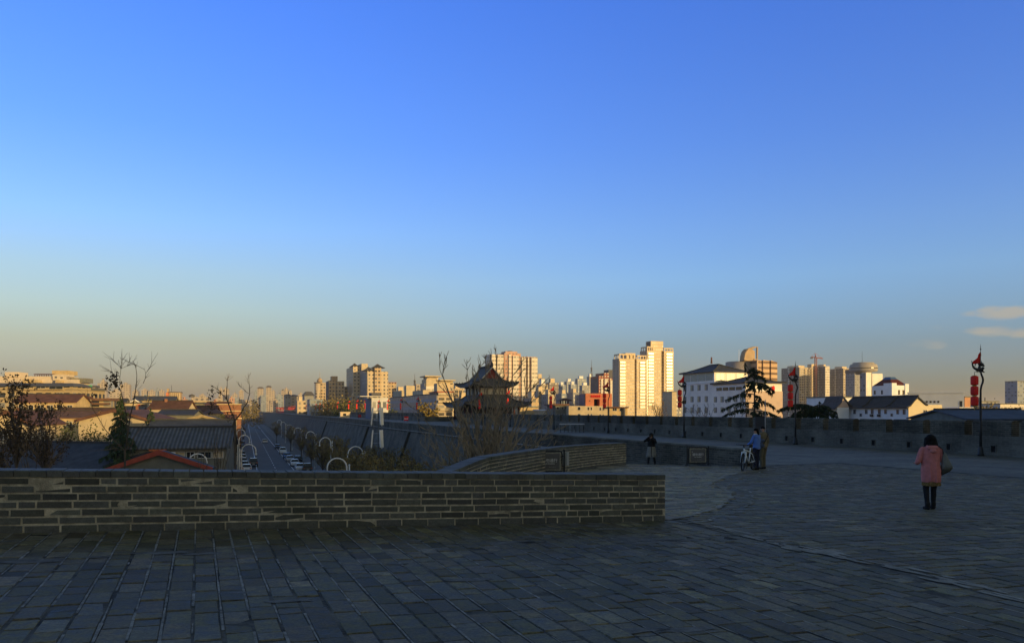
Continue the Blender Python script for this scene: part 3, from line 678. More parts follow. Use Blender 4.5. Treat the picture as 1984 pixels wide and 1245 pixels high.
# woman in the pink coat, seen from behind
Y = 17.15; x = XP(1803, Y); z = ZG(x, Y)
p = thing("person", "woman in a pink hooded coat and black leggings walking away with a bag", "person", (x, Y, z-.004), R(-6))
hips = [(-.085, 0, .82), (.085, .01, .82)]; kn = [(-.09, .02, .47), (.085, .05, .46)]; ft = [(-.095, -.07, .09), (.085, .08, .08)]
b = MB(); legs(b, hips, kn, ft); b.cap((0, 0, .84), (0, .01, 1.08), .13, .115, 12); b.cap((0, .01, 1.08), (0, 0, 1.30), .12, .10, 12)
b.cap((0, .0, 1.32), (.01, .03, 1.47), .055, .05); c, f, r, u = head(b, (.012, .045, 1.53), (.28, .96, 0), 1.0)
for s, el, wr in ((-1, (-.265, -.01, 1.07), (-.215, .20, 1.02)), (1, (.255, .03, 1.10), (.205, .17, 1.26))):
    b.cap((s*.165, 0, 1.32), el, .05, .04); b.cap(el, wr, .04, .03)
hand(b, (-.215, .20, 1.02), (.25, .9, .1), (0, 0, 1), .5); hand(b, (.205, .17, 1.26), (-.2, .2, .6), (-.3, -1, 0), 1.0)
for (x_, y_, z_), q in zip(ft, (-1, 1)): b.cap((x_, y_-.01, .06), (x_+.01*q, y_+.13, .035), .04, .032)
body = remesh(b.build("body", m_skin, p), .007); face_parts(p, c, f, r, u)
m_pink = M("pink_wool", (.56, .20, .185), .95, .14, 14, bump=.3); m_pinkd = M("pink_hood_wool", (.60, .23, .21), .95, .14, 14, bump=.3)
b = MB(); n = 20
def ering(z, rx, ry, cx=0, cy=0, wob=0): return [(cx+rx*math.cos(2*math.pi*k/n)*(1+wob*math.sin(5*2*math.pi*k/n+z*9)), cy+ry*math.sin(2*math.pi*k/n), z+.008*wob*30*math.sin(3*2*math.pi*k/n)) for k in range(n)]
b.rings([ering(.61, .195, .16, .02, .01, .025), ering(.70, .205, .165, .015, .01, .02), ering(.86, .21, .165, .01), ering(1.0, .195, .15), ering(1.12, .185, .14), ering(1.24, .195, .14), ering(1.32, .19, .125), ering(1.375, .15, .10), ering(1.41, .09, .08, 0, .01), ering(1.44, .068, .066, 0, .015)])
for s, sh, el, wr in ((-1, (-.175, 0, 1.325), (-.272, -.01, 1.06), (-.225, .16, 1.02)), (1, (.175, 0, 1.325), (.262, .03, 1.09), (.215, .13, 1.22))):
    b.cap(sh, el, .068, .062); b.cap(el, wr, .062, .05)
for q in ((.05, -.158, 1.05, .62), (-.07, -.155, 1.0, .65)): b.cap((q[0], q[1]+.01, q[2]), (q[0]+.015, q[1]-.006, q[3]), .012, .02, 6)
remesh(b.build("coat", m_pink, p), .010, 3)
b = MB(); b.cap((-.07, -.10, 1.37), (.07, -.10, 1.37), .055, .055); b.cap((-.03, -.135, 1.30), (.03, -.135, 1.30), .045, .045); b.cap((-.085, -.03, 1.40), (-.06, .05, 1.41), .035, .03); b.cap((.085, -.03, 1.40), (.06, .05, 1.41), .035, .03)
remesh(b.build("hood", m_pinkd, p), .009, 5)
b = MB(); rs = []
for z_, r_ in ((.535, .19), (.575, .186), (.63, .18)): rs.append([(.02+r_*math.cos(2*math.pi*k/48)*(1+(.05 if k % 2 else -.03)*(z_ < .6)), .01+.85*r_*math.sin(2*math.pi*k/48)*(1+(.05 if k % 2 else -.03)*(z_ < .6)), z_+(.012*math.sin(k*1.9) if z_ < .55 else 0)) for k in range(48)])
b.rings(rs).build("skirt_hem", M("mustard_skirt", (.20, .13, .045), .9, .5, 30), p)
b = MB()
for h, k, ff in zip(hips, kn, ft): b.cap(h, k, .097, .064); b.cap(k, ff, .064, .048); b.cap(ff, (ff[0], ff[1], .05), .05, .047)
remesh(b.build("leggings", M("black_leggings", (.012, .012, .014), .85, .2, 9), p), .01, 2)
for i, (x_, y_, z_) in enumerate(ft):
    b = MB(); b.cap((x_, y_-.025, .05), (x_, y_+.04, .055), .048, .045); b.cap((x_, y_+.03, .042), (x_+(.01 if i else -.01), y_+.15, .034), .046, .034); b.cap((x_, y_-.02, .09), (x_, y_-.02, .14), .052, .054); remesh(b.build("shoe", m_rubber, p), .008, 2)
b = MB(); c = Vector((.012, .04, 1.535)); b.cap(c+Vector((0, -.02, .03)), c+Vector((0, .02, .035)), .105, .095, 12)
for q in range(13): a = math.pi*(.02+.96*q/12); dx, dy = math.cos(a), -math.sin(a); b.cap(c+Vector((dx*.085, dy*.07+.01, .03)), c+Vector((dx*(.112+.02*math.sin(q*2.1)), dy*.10, -.10-.03*math.sin(q*1.7+.5)-(.05 if q > 6 else 0))), .045, .032, 7)
remesh(b.build("hair", m_hair, p), .010, 2)
b = MB()
for q in range(26): a = math.pi*rnd.uniform(-.05, 1.05); dx, dy = math.cos(a), -math.sin(a); z0_ = rnd.uniform(-.02, .10); b.tube([c+Vector((dx*.09, dy*.08, z0_)), c+Vector((dx*.115, dy*.105, z0_-.08)), c+Vector((dx*rnd.uniform(.105, .15), dy*rnd.uniform(.10, .13), z0_-rnd.uniform(.12, .24)))], [.012, .010, .004], 5)
b.build("loose_hair", m_hair, p)
bag = thing("shoulder_bag", "grey green shoulder bag with dark lower panel on the pink coat's side", "bag", (x, Y, z-.004), R(-6))
b = MB(); rs = []
for z_, x0, x1, th_ in ((.80, .205, .33, .10), (.83, .195, .39, .13), (.90, .195, .435, .145), (.97, .20, .42, .14), (1.10, .215, .355, .10), (1.20, .225, .305, .06), (1.26, .235, .285, .04)):
    rs.append([((x0+x1)/2+(x1-x0)/2*math.copysign(abs(math.cos(a))**.6, math.cos(a)), -.05+th_/2*math.copysign(abs(math.sin(a))**.6, math.sin(a)), z_+(.04 if z_ < .9 else .02)*math.cos(a)) for a in [2*math.pi*k/20 for k in range(20)]])
b.rings(rs[2:]).build("bag_body", M("sage_leather", (.155, .165, .145), .55, .15, 10), bag, True)
MB().rings([[(q[0], q[1], q[2]) for q in rr] for rr in rs[:3]]).build("lower_panel", M("dark_leather", (.035, .034, .022), .5, .2, 10), bag, True)
MB().tube([(.245, -.07, 1.24), (.215, -.085, 1.34), (.165, -.04, 1.402), (.17, .05, 1.39), (.20, .11, 1.32), (.235, .08, 1.24), (.25, .0, 1.2)], .013, 6).build("strap", M("dark_leather", (.035, .034, .022)), bag)

# couple with the bicycles
def walker(label, px, Y, rz, H, facing, cols, woman):
    x = XP(px, Y); z = ZG(x, Y); k = H/1.70
    p = thing("person", label, "person", (x, Y, z-.004), rz)
    S = lambda q: tuple(v*k for v in q)
    hips = [S((-.09, 0, .88)), S((.09, 0, .88))]; kn = [S((-.09, .03, .49)), S((.085, .035, .49))]; ft = [S((-.095, 0, .09)), S((.10, .03, .09))]
    b = MB(); legs(b, hips, kn, ft); b.cap(S((0, 0, .92)), S((0, .01, 1.15)), .135*k, .12*k, 12); b.cap(S((0, .01, 1.15)), S((0, 0, 1.37)), .13*k, .11*k, 12); b.cap(S((0, .0, 1.40)), S((0, .02, 1.54)), .056*k, .052*k)
    c, f, r, u = head(b, S((0, .03, 1.59)), facing, k)
    arms = cols["arms"]
    for sh, el, wr, hd in arms: b.cap(S(sh), S(el), .05*k, .042*k); b.cap(S(el), S(wr), .042*k, .03*k); hand(b, S(wr), hd, (0, 0, 1) if abs(hd[2]) < .8 else (1, 0, 0), .7)
    remesh(b.build("body", m_skin, p), .007); face_parts(p, c, f, r, u, k)
    b = MB(); n = 18
    def er(z_, rx, ry): return [(rx*k*math.cos(2*math.pi*i/n), ry*k*math.sin(2*math.pi*i/n), z_*k) for i in range(n)]
    b.rings([er(.86, .175, .135), er(.95, .18, .135), er(1.1, .165, .13), er(1.27, .185, .13), er(1.38, .185, .12), er(1.44, .13, .095), er(1.49, .075, .07)])
    for sh, el, wr, hd in arms: b.cap(S(sh), S(el), .066*k, .058*k); b.cap(S(el), S(wr), .058*k, .045*k)
    remesh(b.build("jacket", cols["jacket"], p), .010, 3)
    b = MB()
    for h_, kk, ff in zip(hips, kn, ft): b.cap(h_, kk, .102*k, .072*k); b.cap(kk, ff, .072*k, .06*k)
    b.cap(S((-.05, 0, .9)), S((.05, 0, .9)), .125*k, .125*k); remesh(b.build("trousers", cols["legs"], p), .010, 2)
    for (x_, y_, z_) in ft: b = MB(); b.cap((x_, y_-.03, .05), (x_, y_+.04, .052), .05, .046); b.cap((x_, y_+.03, .042), (x_, y_+.16, .034), .046, .034); remesh(b.build("shoe", m_rubber, p), .008, 2)
    b = MB(); b.cap(c+u*.03-f*.025, c+u*.045+f*.02, .098*k, .085*k, 12)
    if woman:
        for q in range(9): a = math.pi*(.05+.9*q/8); dd = r*math.cos(a)-f*math.sin(a); b.cap(c+dd*.075, c+dd*(.11 if 2 < q < 6 else .095)-u*(.28 if 1 < q < 7 else .15), .042, .03, 7)
    remesh(b.build("hair", m_hair, p), .010, 2)
    return p, k
m_blue = M("blue_jacket_cloth", (.10, .21, .56), .8, .12, 10); m_navy = M("navy_denim", (.012, .016, .04), .85, .2, 10)
m_khaki = M("khaki_cloth", (.17, .145, .085), .85, .15, 10); m_olive = M("olive_cotton", (.13, .115, .07), .85, .15, 10)
p, k = walker("woman in a light blue jacket with long dark hair holding a white bicycle", 1466, 30.1, R(38), 1.60, (-.95, .30, 0),
    {"arms": [((-.17, 0, 1.40), (-.24, .10, 1.13), (-.17, .31, 1.03), (.1, .9, -.2)), ((.17, 0, 1.40), (.25, .06, 1.12), (.21, .27, 1.02), (-.1, .9, -.1))], "jacket": m_blue, "legs": m_navy}, True)
b = MB(); b.tube([(.085*math.cos(a)*k, .02+.08*math.sin(a)*k, 1.475*k) for a in [i*.55 for i in range(13)]], .026, 8); remesh(b.build("scarf", M("cream_scarf", (.62, .58, .48), .9, .1, 10), p), .010, 2)
p, k = walker("man in a khaki jacket and tan trousers standing behind the woman in blue", 1479, 30.75, R(35), 1.69, (-.86, -.5, 0),
    {"arms": [((-.18, 0, 1.40), (-.25, .05, 1.12), (-.16, .20, .98), (.3, .8, -.3)), ((.18, 0, 1.40), (.25, -.03, 1.12), (.235, .03, .88), (0, .1, -1))], "jacket": m_khaki, "legs": m_olive}, False)
MB().tube([(.12*k, -.135*k, 1.40*k), (.0, -.155*k, 1.22*k), (-.14, -.13*k, 1.02*k), (-.19*k, 0, .98*k)], .014, 6).tube([(.12*k, -.135*k, 1.40*k), (.11, .0, 1.47*k), (.04, .13, 1.38*k), (-.1, .16, 1.15*k), (-.19*k, .03, .98*k)], .014, 6).build("shoulder_strap", m_rubber, p)
bg_ = thing("satchel", "grey blue satchel hanging between the couple", "bag", p.location, p.rotation_euler.z)
b = MB(); b.cap((-.30, .05, .93), (-.22, -.14, .93), .075, .075, 10); b.cap((-.30, .05, 1.13), (-.22, -.14, 1.13), .07, .07, 10); b.cap((-.26, -.045, .9), (-.26, -.045, 1.15), .10, .09, 10)
remesh(b.build("pouch", M("slate_blue_canvas", (.07, .10, .17), .8, .2, 8), bg_), .012, 3)
MB().tube([(-.30, .08, 1.14), (-.18, .08, 1.3), (-.1, .15, 1.4)], .01, 6).build("strap", m_rubber, bg_)
# photographer by the dark wall
Y = 38.4; x = XP(1262, Y); z = zland(x, Y)
p = thing("person", "woman in a long grey coat and dark cap raising a camera", "person", (x, Y, z), R(180-12))
k = .93; S = lambda q: tuple(v*k for v in q)
hips = [S((-.09, 0, .86)), S((.09, 0, .86))]; kn = [S((-.12, .04, .48)), S((.12, .05, .48))]; ft = [S((-.19, -.01, .09)), S((.17, .05, .09))]
b = MB(); legs(b, hips, kn, ft); b.cap(S((0, 0, .9)), S((0, .02, 1.12)), .13, .12, 12); b.cap(S((0, .02, 1.12)), S((0, .05, 1.33)), .125, .105, 12); b.cap(S((0, .05, 1.36)), S((0, .09, 1.47)), .055, .05); c, f, r, u = head(b, S((0, .11, 1.54)), (.05, 1, 0), k)
arms = [(S((-.17, .04, 1.36)), S((-.24, .22, 1.20)), S((-.03, .33, 1.42))), (S((.17, .04, 1.36)), S((.34, .16, 1.27)), S((.12, .34, 1.47)))]
for sh, el, wr in arms: b.cap(sh, el, .05, .042); b.cap(el, wr, .042, .03)
hand(b, arms[0][2], (.4, .3, .5), (0, 1, 0), 1.0, .9); hand(b, arms[1][2], (-.5, .2, .4), (0, 1, 0), 1.0, .9)
remesh(b.build("body", m_skin, p), .007); face_parts(p, c, f, r, u, k)
b = MB(); n = 18
def er(z_, rx, ry, cy=0): return [(rx*math.cos(2*math.pi*i/n), cy+ry*math.sin(2*math.pi*i/n), z_*k) for i in range(n)]
b.rings([er(.42, .27, .20), er(.50, .265, .20), er(.75, .21, .165), er(1.0, .175, .14, .02), er(1.02, .17, .135, .02)])
remesh(b.build("coat_skirt", M("grey_felt", (.20, .195, .165), .9, .2, 6), p), .011, 2)
MB().cap(S((.0, .155, .98)), S((-.02, .205, .46)), .022, .02, 6).build("coat_lining", M("dark_lining", (.02, .02, .022), .9, .2), p)
b = MB(); b.rings([er(.97, .185, .15, .02), er(1.15, .19, .15, .03), er(1.30, .19, .14, .05), er(1.40, .13, .1, .06), er(1.45, .08, .075, .07)])
for sh, el, wr in arms: b.cap(sh, el, .068, .062); b.cap(el, wr, .06, .048)
m_charcoal = M("charcoal_knit", (.012, .012, .014), .9, .2, 9)
remesh(b.build("cape", m_charcoal, p), .011, 2)
b = MB()
for h_, kk, ff in zip(hips, kn, ft): b.cap(h_, kk, .09, .065); b.cap(kk, ff, .062, .05); b.cap(ff, (ff[0], ff[1]+.12, .035), .045, .034)
remesh(b.build("boots", m_charcoal, p), .010, 2)
b = MB(); b.cap(c+u*.055-f*.02, c+u*.06+f*.03, .105, .098, 12); b.cap(c+u*.05+f*.08-r*.04, c+u*.05+f*.08+r*.04, .03, .03)
for q in range(9): a = math.pi*(.02+.96*q/8); dd = r*math.cos(a)-f*math.sin(a); b.cap(c+dd*.08, c+dd*.09-u*.10, .035, .03, 7)
remesh(b.build("cap_and_hair", m_hair, p), .010, 2)
cm = thing("camera_body", "small dark camera held up to the photographer's face", "camera", p.location, p.rotation_euler.z)
c2 = Vector(S((.045, .36, 1.53)))
MB().box(c2.x-.065, c2.x+.065, c2.y-.03, c2.y+.03, c2.z-.045, c2.z+.04).box(c2.x-.025, c2.x+.025, c2.y-.02, c2.y+.02, c2.z+.04, c2.z+.06).build("case", m_dark, cm)
MB().tube([c2+Vector((0, .03, -.005)), c2+Vector((0, .11, -.005))], [.034, .036], 12).build("lens", m_dark, cm)

# ------------------------------------------------------------------ bicycles
def bicycle(label, x, y, z, rz, paint, group=None):
    t = thing("bicycle", label, "bicycle", (x, y, z), rz, group)
    r = .33; ax0, ax1 = (-.53, .33), (.53, .33)              # front wheel at -x
    for nm, (wx, wz), st in (("wheel", ax0, R(12)), ("wheel", ax1, 0)):
        w = MB(); w.tube([(.02*math.cos(a)*0, .02*math.cos(a), .02*math.sin(a)) for a in (0, 1)], .01, 4)
        for k in range(14): a = 2*math.pi*k/14; w.tube([(0, .02*(-1)**k, 0), (.295*math.cos(a), 0, .295*math.sin(a))], .002, 3)
        w.tube([(0, -.05, 0), (0, .05, 0)], .018, 8)
        wh = w.build("wheel", m_steel, t); wh.location = (wx, 0, wz); wh.rotation_euler.z = st
        MB().tube([(.315*math.cos(a), 0, .315*math.sin(a)) for a in [2*math.pi*k/32 for k in range(33)]], .026, 8).build("tyre", m_rubber, wh, True)
        MB().tube([(.288*math.cos(a), 0, .288*math.sin(a)) for a in [2*math.pi*k/32 for k in range(33)]], .011, 6).build("rim", m_dark, wh, True)
    hd, ht, bb, st_, sl = (-.36, 0, .70), (-.405, 0, .86), (.08, 0, .30), (.22, 0, .80), (.195, 0, .70)
    f = MB(); f.tube([hd, ht], .03, 8); f.tube([hd, bb], .030, 8); f.tube([(-.39, 0, .80), sl], .026, 8); f.tube([bb, (.24, 0, .85)], .024, 8)
    for s in (-.055, .055): f.tube([bb, (.20, s, .31), (.53, s, .33)], .017, 6); f.tube([sl, (.30, s, .60), (.53, s, .33)], .015, 6)
    f.build("frame", paint, t, True)
    f = MB(); f.tube([hd, (-.38, 0, .72), (-.40, 0, .70)], .03, 8)
    for s in (-.075, .075): f.tube([(-.385, 0, .735), (-.40, s, .72), (-.46, s, .52), (-.53, s, .33)], [.024, .03, .030, .024], 8)
    f.tube([(-.41, -.08, .60), (-.435, -.05, .70), (-.435, .05, .70), (-.41, .08, .60)], .018, 6)
    f.build("fork", paint, t, True)
    MB().tube([ht, (-.44, 0, .98)], .02, 7).tube([(-.38, -.32, 1.0), (-.45, -.12, .99), (-.45, .12, .99), (-.38, .32, 1.0)], .014, 7).build("handlebar", m_dark, t, True)
    b = MB(); b.cap((.12, 0, .905), (.31, 0, .92), .028, .06, 9); sd = b.build("saddle", m_rubber, t, True)
    MB().tube([(.225, 0, .80), (.25, 0, .90)], .014, 7).build("seat_post", m_steel, t)
    c_ = MB(); c_.tube([(.08+.09*math.cos(a), -.06, .30+.09*math.sin(a)) for a in [2*math.pi*k/20 for k in range(21)]], .006, 5); c_.tube([(.08, -.07, .30), (.02, -.09, .15)], .011, 6); c_.tube([(.08, .07, .30), (.14, .09, .45)], .011, 6); c_.build("crank", m_dark, t)
    for px_, py_, pz_ in ((.02, -.14, .15), (.14, .14, .45)): MB().box(px_-.045, px_+.045, py_-.05, py_+.05, pz_-.012, pz_+.012).build("pedal", m_rubber, t)
    MB().tube([(.10, .05, .24), (.17, .16, .01)], .01, 6).build("kickstand", m_dark, t)
    return t
m_bikewhite = M("bike_white", (.72, .76, .76), .35, .05, 3)
Y = 29.4; x = XP(1449.5, Y); bicycle("white mountain bicycle standing in front of the couple", x, Y, ZG(x, Y), R(52), m_bikewhite)
Y = 31.5; x = XP(1473, Y); bicycle("black bicycle mostly hidden behind the man in khaki", x, Y, ZG(x, Y), R(60), m_dark)

# ------------------------------------------------------------------ antenna mast
Y = 90; x = XP(733, Y)
m_dgs = M("weathered_steel", (.09, .095, .09), .6, .2, 3)
t = thing("antenna_mast", "grey mast with six white panel antennas rising before the city wall", "mast", (x, Y, GZ), R(15))
MB().tube([(0, 0, 0), (0, 0, 7.2), (0, 0, 7.3), (0, 0, 12.3)], [.17, .14, .07, .05], 10).build("pole", m_dgs, t, True)
for k in range(3):
    a = R(175+120*k); ex, ey = .62*math.cos(a), .62*math.sin(a)
    MB().tube([(ex, ey, 7.6), (ex, ey, 12.4)], .04, 7).build("mounting_tube", m_dgs, t)
    for z0 in (7.75, 10.35):
        MB().tube([(0, 0, z0+.5), (ex, ey, z0+.5)], .03, 5).tube([(0, 0, z0+1.6), (ex, ey, z0+1.6)], .03, 5).build("bracket", m_steel, t)
        q = MB(); q.box(-.21, .21, -.08, .08, 0, 2.0).box(-.18, .18, -.085, -.08, .03, 1.97).box(-.05, .05, -.03, .03, -.12, 0)
        o = q.build("antenna_panel", m_panel, t); o.location = (ex*1.28, ey*1.28, z0); o.rotation_euler = (R(-5), 0, a+R(90))
q = MB()
for s in (-1, 1): q.box(s*.05-.03, s*.05+.03, -1.0, 1.0, 12.0, 12.06)
q.tube([(0, 0, 12.3), (0, 0, 13.0)], .02, 5); q.build("cross_arm", m_steel, t)

# ------------------------------------------------------------------ arched street lamps
def street_lamp(label, loc, side):
    t = thing("street_lamp", label, "street lamp", loc, TH, "white arched street lamps")
    MB().lathe([(.16, 0), (.16, .5), (.10, .6)], 8).build("base", m_lampwhite, t)
    MB().tube([(0, 0, .5), (0, 0, 6.85)]+[(side*.85*(1-math.cos(a)), 0, 6.85+.85*math.sin(a)) for a in [math.pi*k/12 for k in range(1, 13)]]+[(side*1.7, 0, 6.65)], [.075]*2+[.065]*12+[.05], 8).build("arched_pole", m_lampwhite, t, True)
    MB().lathe([(.05, 6.35), (.13, 6.42), (.13, 6.50), (.05, 6.66)], 10, side*1.7, 0).build("lamp_head", m_lampwhite, t)
    MB().tube([(-side*.22, 0, .5), (-side*.22, 0, 7.0)], .06, 7).lathe([(.05, 7.0), (.085, 7.02), (.085, 7.1), (.03, 7.16)], 8, -side*.22, 0).build("side_post", m_lampwhite, t, True)
    MB().box(-.2, .2, -.04, .04, 4.2, 4.26).box(-.2, .2, -.04, .04, 6.2, 6.26).build("tie_bar", m_lampwhite, t)
    return t
L1 = street_lamp("white arched street lamp rising in front of the red gabled shed", (XP(365, 75), 75, GZ+.1), 1)
for px, Y, lab in ((468, 96, "white arched street lamp over the dark parked van"), (463, 132, "second white arched lamp along the kerb of parked cars"), (459, 171, "third white arched lamp along the kerb of parked cars"),
                   (457, 218, "fourth white arched lamp along the kerb of parked cars"), (455, 274, "smallest white arched lamp, last of the kerb row")):
    dup(L1, (XP(px, Y), Y, GZ+.1), TH, lab)
L2 = street_lamp("large white arched street lamp just over the end of the parked cars", (XP(672, 68.6), 68.6, GZ+.1), -1)
for px, Y, lab in ((703, 91, "white arched lamp half hidden in yellow leaves beside the antenna mast"), (641, 121, "white arched lamp standing clear before the dark wall face"), (610, 156, "white arched lamp above the leafless planes by the wall foot"),
                   (584, 190, "white arched lamp among the smaller roadside trees"), (566, 232, "white arched lamp far down the tree-lined side of the road"), (553, 285, "tiny white arched lamp next to the farthest one"), (545, 350, "farthest tiny white arched lamp at the wall foot")):
    dup(L2, (XP(px, Y), Y, GZ+.1), TH, lab)

# ------------------------------------------------------------------ cars
def car(label, loc, rz, paint, suv=0):
    t = thing("parked_car", label, "car", loc, rz, "cars in the street below")
    h = .18*suv; b = MB()
    prof = [(-2.15, .35), (-2.2, .62), (-2.1, .88+h), (-1.75, .98+h), (-1.2, 1.0+h), (-.35 if not suv else -.7, 1.03+h), (.95, 1.02+h), (1.45, .96+h), (2.05, .80+h), (2.2, .58), (2.15, .32)]
    vs = []
    for y_, k in ((-.86, .93), (-.90, 1.0), (.90, 1.0), (.86, .93)):
        for (x_, z_) in prof: vs.append((x_*lerp(.985, 1, (k-.93)/.07), y_, .32+(z_-.32)*k))
    n = len(prof); fs = []
    for j in range(3):
        for i in range(n): fs.append((j*n+i, j*n+(i+1) % n, (j+1)*n+(i+1) % n, (j+1)*n+i))
    fs += [tuple(range(n-1, -1, -1)), tuple(range(3*n, 4*n))]
    b.add(vs, fs); b.build("body", paint, t)
    zt = 1.46+h*1.6; q = MB()
    lo = [(-1.85+.1*suv*-1, 1.0+h), (-.0, 1.02+h), (1.15, .99+h)]; up = [(-1.25-.5*suv, zt-.03), (-.1, zt), (.45, zt-.05)]
    P = []
    for s in (-1, 1):
        P += [(x_, s*.84, z_) for x_, z_ in lo]+[(x_, s*.66, z_) for x_, z_ in up]
    q.add(P, [(0, 1, 4, 3), (1, 2, 5, 4), (7, 6, 9, 10), (8, 7, 10, 11), (0, 3, 9, 6), (2, 8, 11, 5)]); q.build("windows", m_glass, t)
    MB().add([(x_, s*.68, z_+.012) for s in (-1, 1) for x_, z_ in up]+[(x_*.97, s*.6, z_+.05) for s in (-1, 1) for x_, z_ in up], [(0, 1, 7, 6), (1, 2, 8, 7), (4, 3, 9, 10), (5, 4, 10, 11), (6, 7, 10, 9), (7, 8, 11, 10), (0, 6, 9, 3), (2, 5, 11, 8), (0, 3, 4, 1), (1, 4, 5, 2)]).build("roof", paint, t)
    pl = MB()
    for s in (-1, 1):
        for (xa, za), (xb, zb_) in zip(lo, up): pl.tube([(xa, s*.845, za), (xb, s*.672, zb_+.01)], .035, 4)
    pl.build("window_trim", paint, t)
    for sx in (-1.35, 1.35):
        for s in (-1, 1):
            w = MB(); w.rings([[(.31*math.cos(a), s*y_, .31*math.sin(a)) for a in [2*math.pi*k/16 for k in range(16)]] for y_ in (.70, .915)]); wo = w.build("wheel", m_rubber, t, loc=(sx, 0, .31))
            MB().rings([[(.19*math.cos(a), s*y_, .19*math.sin(a)) for a in [2*math.pi*k/12 for k in range(12)]] for y_ in (.90, .925)]).build("rim", m_steel, wo)
    for s in (-1, 1):
        MB().box(2.02, 2.12, s*.68-.16, s*.68+.16, .62+h*.5, .76+h*.5).build("headlight", m_frame, t); MB().box(-2.20, -2.10, s*.70-.13, s*.70+.13, .68+h*.5, .86+h*.5).build("tail_light", m_red, t)
    MB().box(-2.215, -2.19, -.24, .24, .50, .62).build("number_plate", m_frame, t)
    return t
def paint(n, c): return M("car_paint_"+n, c, .25, .04, 1, 0, .5)
PW, PD, PS, PR, PB = paint("white", (.72, .73, .75)), paint("black", (.015, .016, .02)), paint("silver", (.35, .37, .4)), paint("maroon", (.09, .015, .012)), paint("blue", (.03, .10, .28))
c0 = car("white car driving away along the middle of the street", (XP(513, 287), 287, GZ), TH+R(90), PW); c0.name = "driving_car"
s0 = car("tall black four-wheel-drive parked outermost in the kerb row under the lamps", (XP(491, 168), 168, GZ), TH+R(90), PD, 1)
def cdup(base, px, Y, lab, pt, flip=0, dz=0): return dup(base, (XP(px, Y), Y, GZ), TH+R(90+flip), lab, "cars in the street below", {"body": pt, "roof": pt, "window_trim": pt})
for base, px, Y, lab, pt, fl in ((c0, 478, 153, "white car parked nearest under the first kerb lamp", PW, 0), (c0, 474, 163, "silver car parked just beyond the nearest white one", PS, 0), (c0, 471, 174, "dark red car squeezed into the kerb row of lamps", PR, 0), (c0, 470, 187, "pale silver car in the kerb row past the dark red one", PS, 0),
        (c0, 468.5, 203, "black car in the kerb row behind the four-wheel-drive", PD, 0), (s0, 470, 262, "blue vehicle far up the kerb row under the small lamps", PB, 0),
        (s0, 595, 152, "big black car nearest on the tree side of the road", PD, 0), (c0, 581, 155, "white car parked beside the big black one", PW, 180), (c0, 571, 168, "white car with dark glass, third from the wall's edge on the tree side", PW, 180), (c0, 562, 182, "silver car in the middle of the tree-side row", PS, 180),
        (c0, 556, 194, "dark blue car in the tree-side row before the white hatchback", PB, 180), (s0, 548, 216, "white van-like car near the far end of the tree-side row", PW, 180), (c0, 538, 243, "dark car last in the tree-side row", PD, 180), (c0, 577, 181, "black car half under the leafless planes", PD, 180)):
    cdup(base, px, Y, lab, pt, fl)

# ------------------------------------------------------------------ two-tier watchtower on its bastion
def skirt(mb, ai, bi, zi, ao, bo, zo, up, rows=6, seg=12, th=.16):
    for side in range(4):
        fx = side % 2 == 0; g = []
        for r_ in range(rows+1):
            v = r_/rows; hx, hy = lerp(ai, ao, v), lerp(bi, bo, v); row = []
            for q in range(seg+1):
                s = -1+2*q/seg; z = zi-(zi-zo)*(1-(1-v)**1.75)+up*v*v*abs(s)**5; ex = .35*up*v*v*abs(s)**6
                x_, y_ = (s*hx, -hy) if fx else (hx, s*hy)
                if fx: x_ += math.copysign(ex, s); y_ -= ex
                else: y_ += math.copysign(ex, s); x_ += ex
                if side >= 2: x_, y_ = -x_, -y_
                row.append((x_, y_, z))
            g.append(row)
        n = seg+1; V = [p for row in g for p in row]; V2 = [(x_, y_, z-th-.22*(1-abs(2*(i % n)/seg-1))) for i, (x_, y_, z) in enumerate(V)]
        fs = [(r_*n+q, (r_+1)*n+q, (r_+1)*n+q+1, r_*n+q+1) for r_ in range(rows) for q in range(seg)]
        m = len(V); fs2 = [tuple(i+m for i in f[::-1]) for f in fs]+[(rows*n+q, rows*n+q+m, rows*n+q+1+m, rows*n+q+1) for q in range(seg)]
        mb.add(V+V2, fs+fs2, 0 if fx else 1)
def hips(mb, ai, bi, zi, ao, bo, zo, up, r_=.14):
    for sx in (-1, 1):
        for sy in (-1, 1):
            P = []
            for k in range(8): v = k/7; e = .35*up*v*v; P.append((sx*(lerp(ai, ao, v)+e), sy*(lerp(bi, bo, v)+e), zi-(zi-zo)*(1-(1-v)**1.75)+up*v*v+.08))
            mb.tube(P, [r_]*7+[r_*.7], 6)
            for k in (4, 5, 6): x_, y_, z_ = P[k]; mb.ell((x_, y_, z_+.2), (.1, .1, .2), 6, 4)
Y = 156.7; A = (XP(914, Y), Y); u0, t0 = toW(*A)
pg = thing("watchtower", "two-tier grey tiled watchtower with upturned eaves and red gable on the city wall", "tower", W(u0+5.1, t0+7, -2.37), TH)
m_dim = M("dark_timber", (.055, .048, .036), .8, .3, 2); m_redwood = M("red_lacquer", (.095, .026, .02), .6, .3, 2); m_plaster = M("pale_plaster", (.50, .46, .36), .9, .2, 1)
MB().box(-5.6, 5.6, -7.5, 7.5, 0, .35).build("plinth", m_parlow, pg)
MB().box(-3.9, 3.9, -5.9, 5.9, .35, 3.4).build("lower_wall", m_dim, pg)
MB().box(-3.0, 3.0, -5.96, -5.90, .5, 1.3).build("plaster_panel", m_plaster, pg)
cols = [(x_, y_) for x_ in (-5.0, -2.5, 0, 2.5, 5.0) for y_ in (-6.9, 6.9)]+[(x_, y_) for x_ in (-5.0, 5.0) for y_ in (-4.1, -1.4, 1.4, 4.1)]
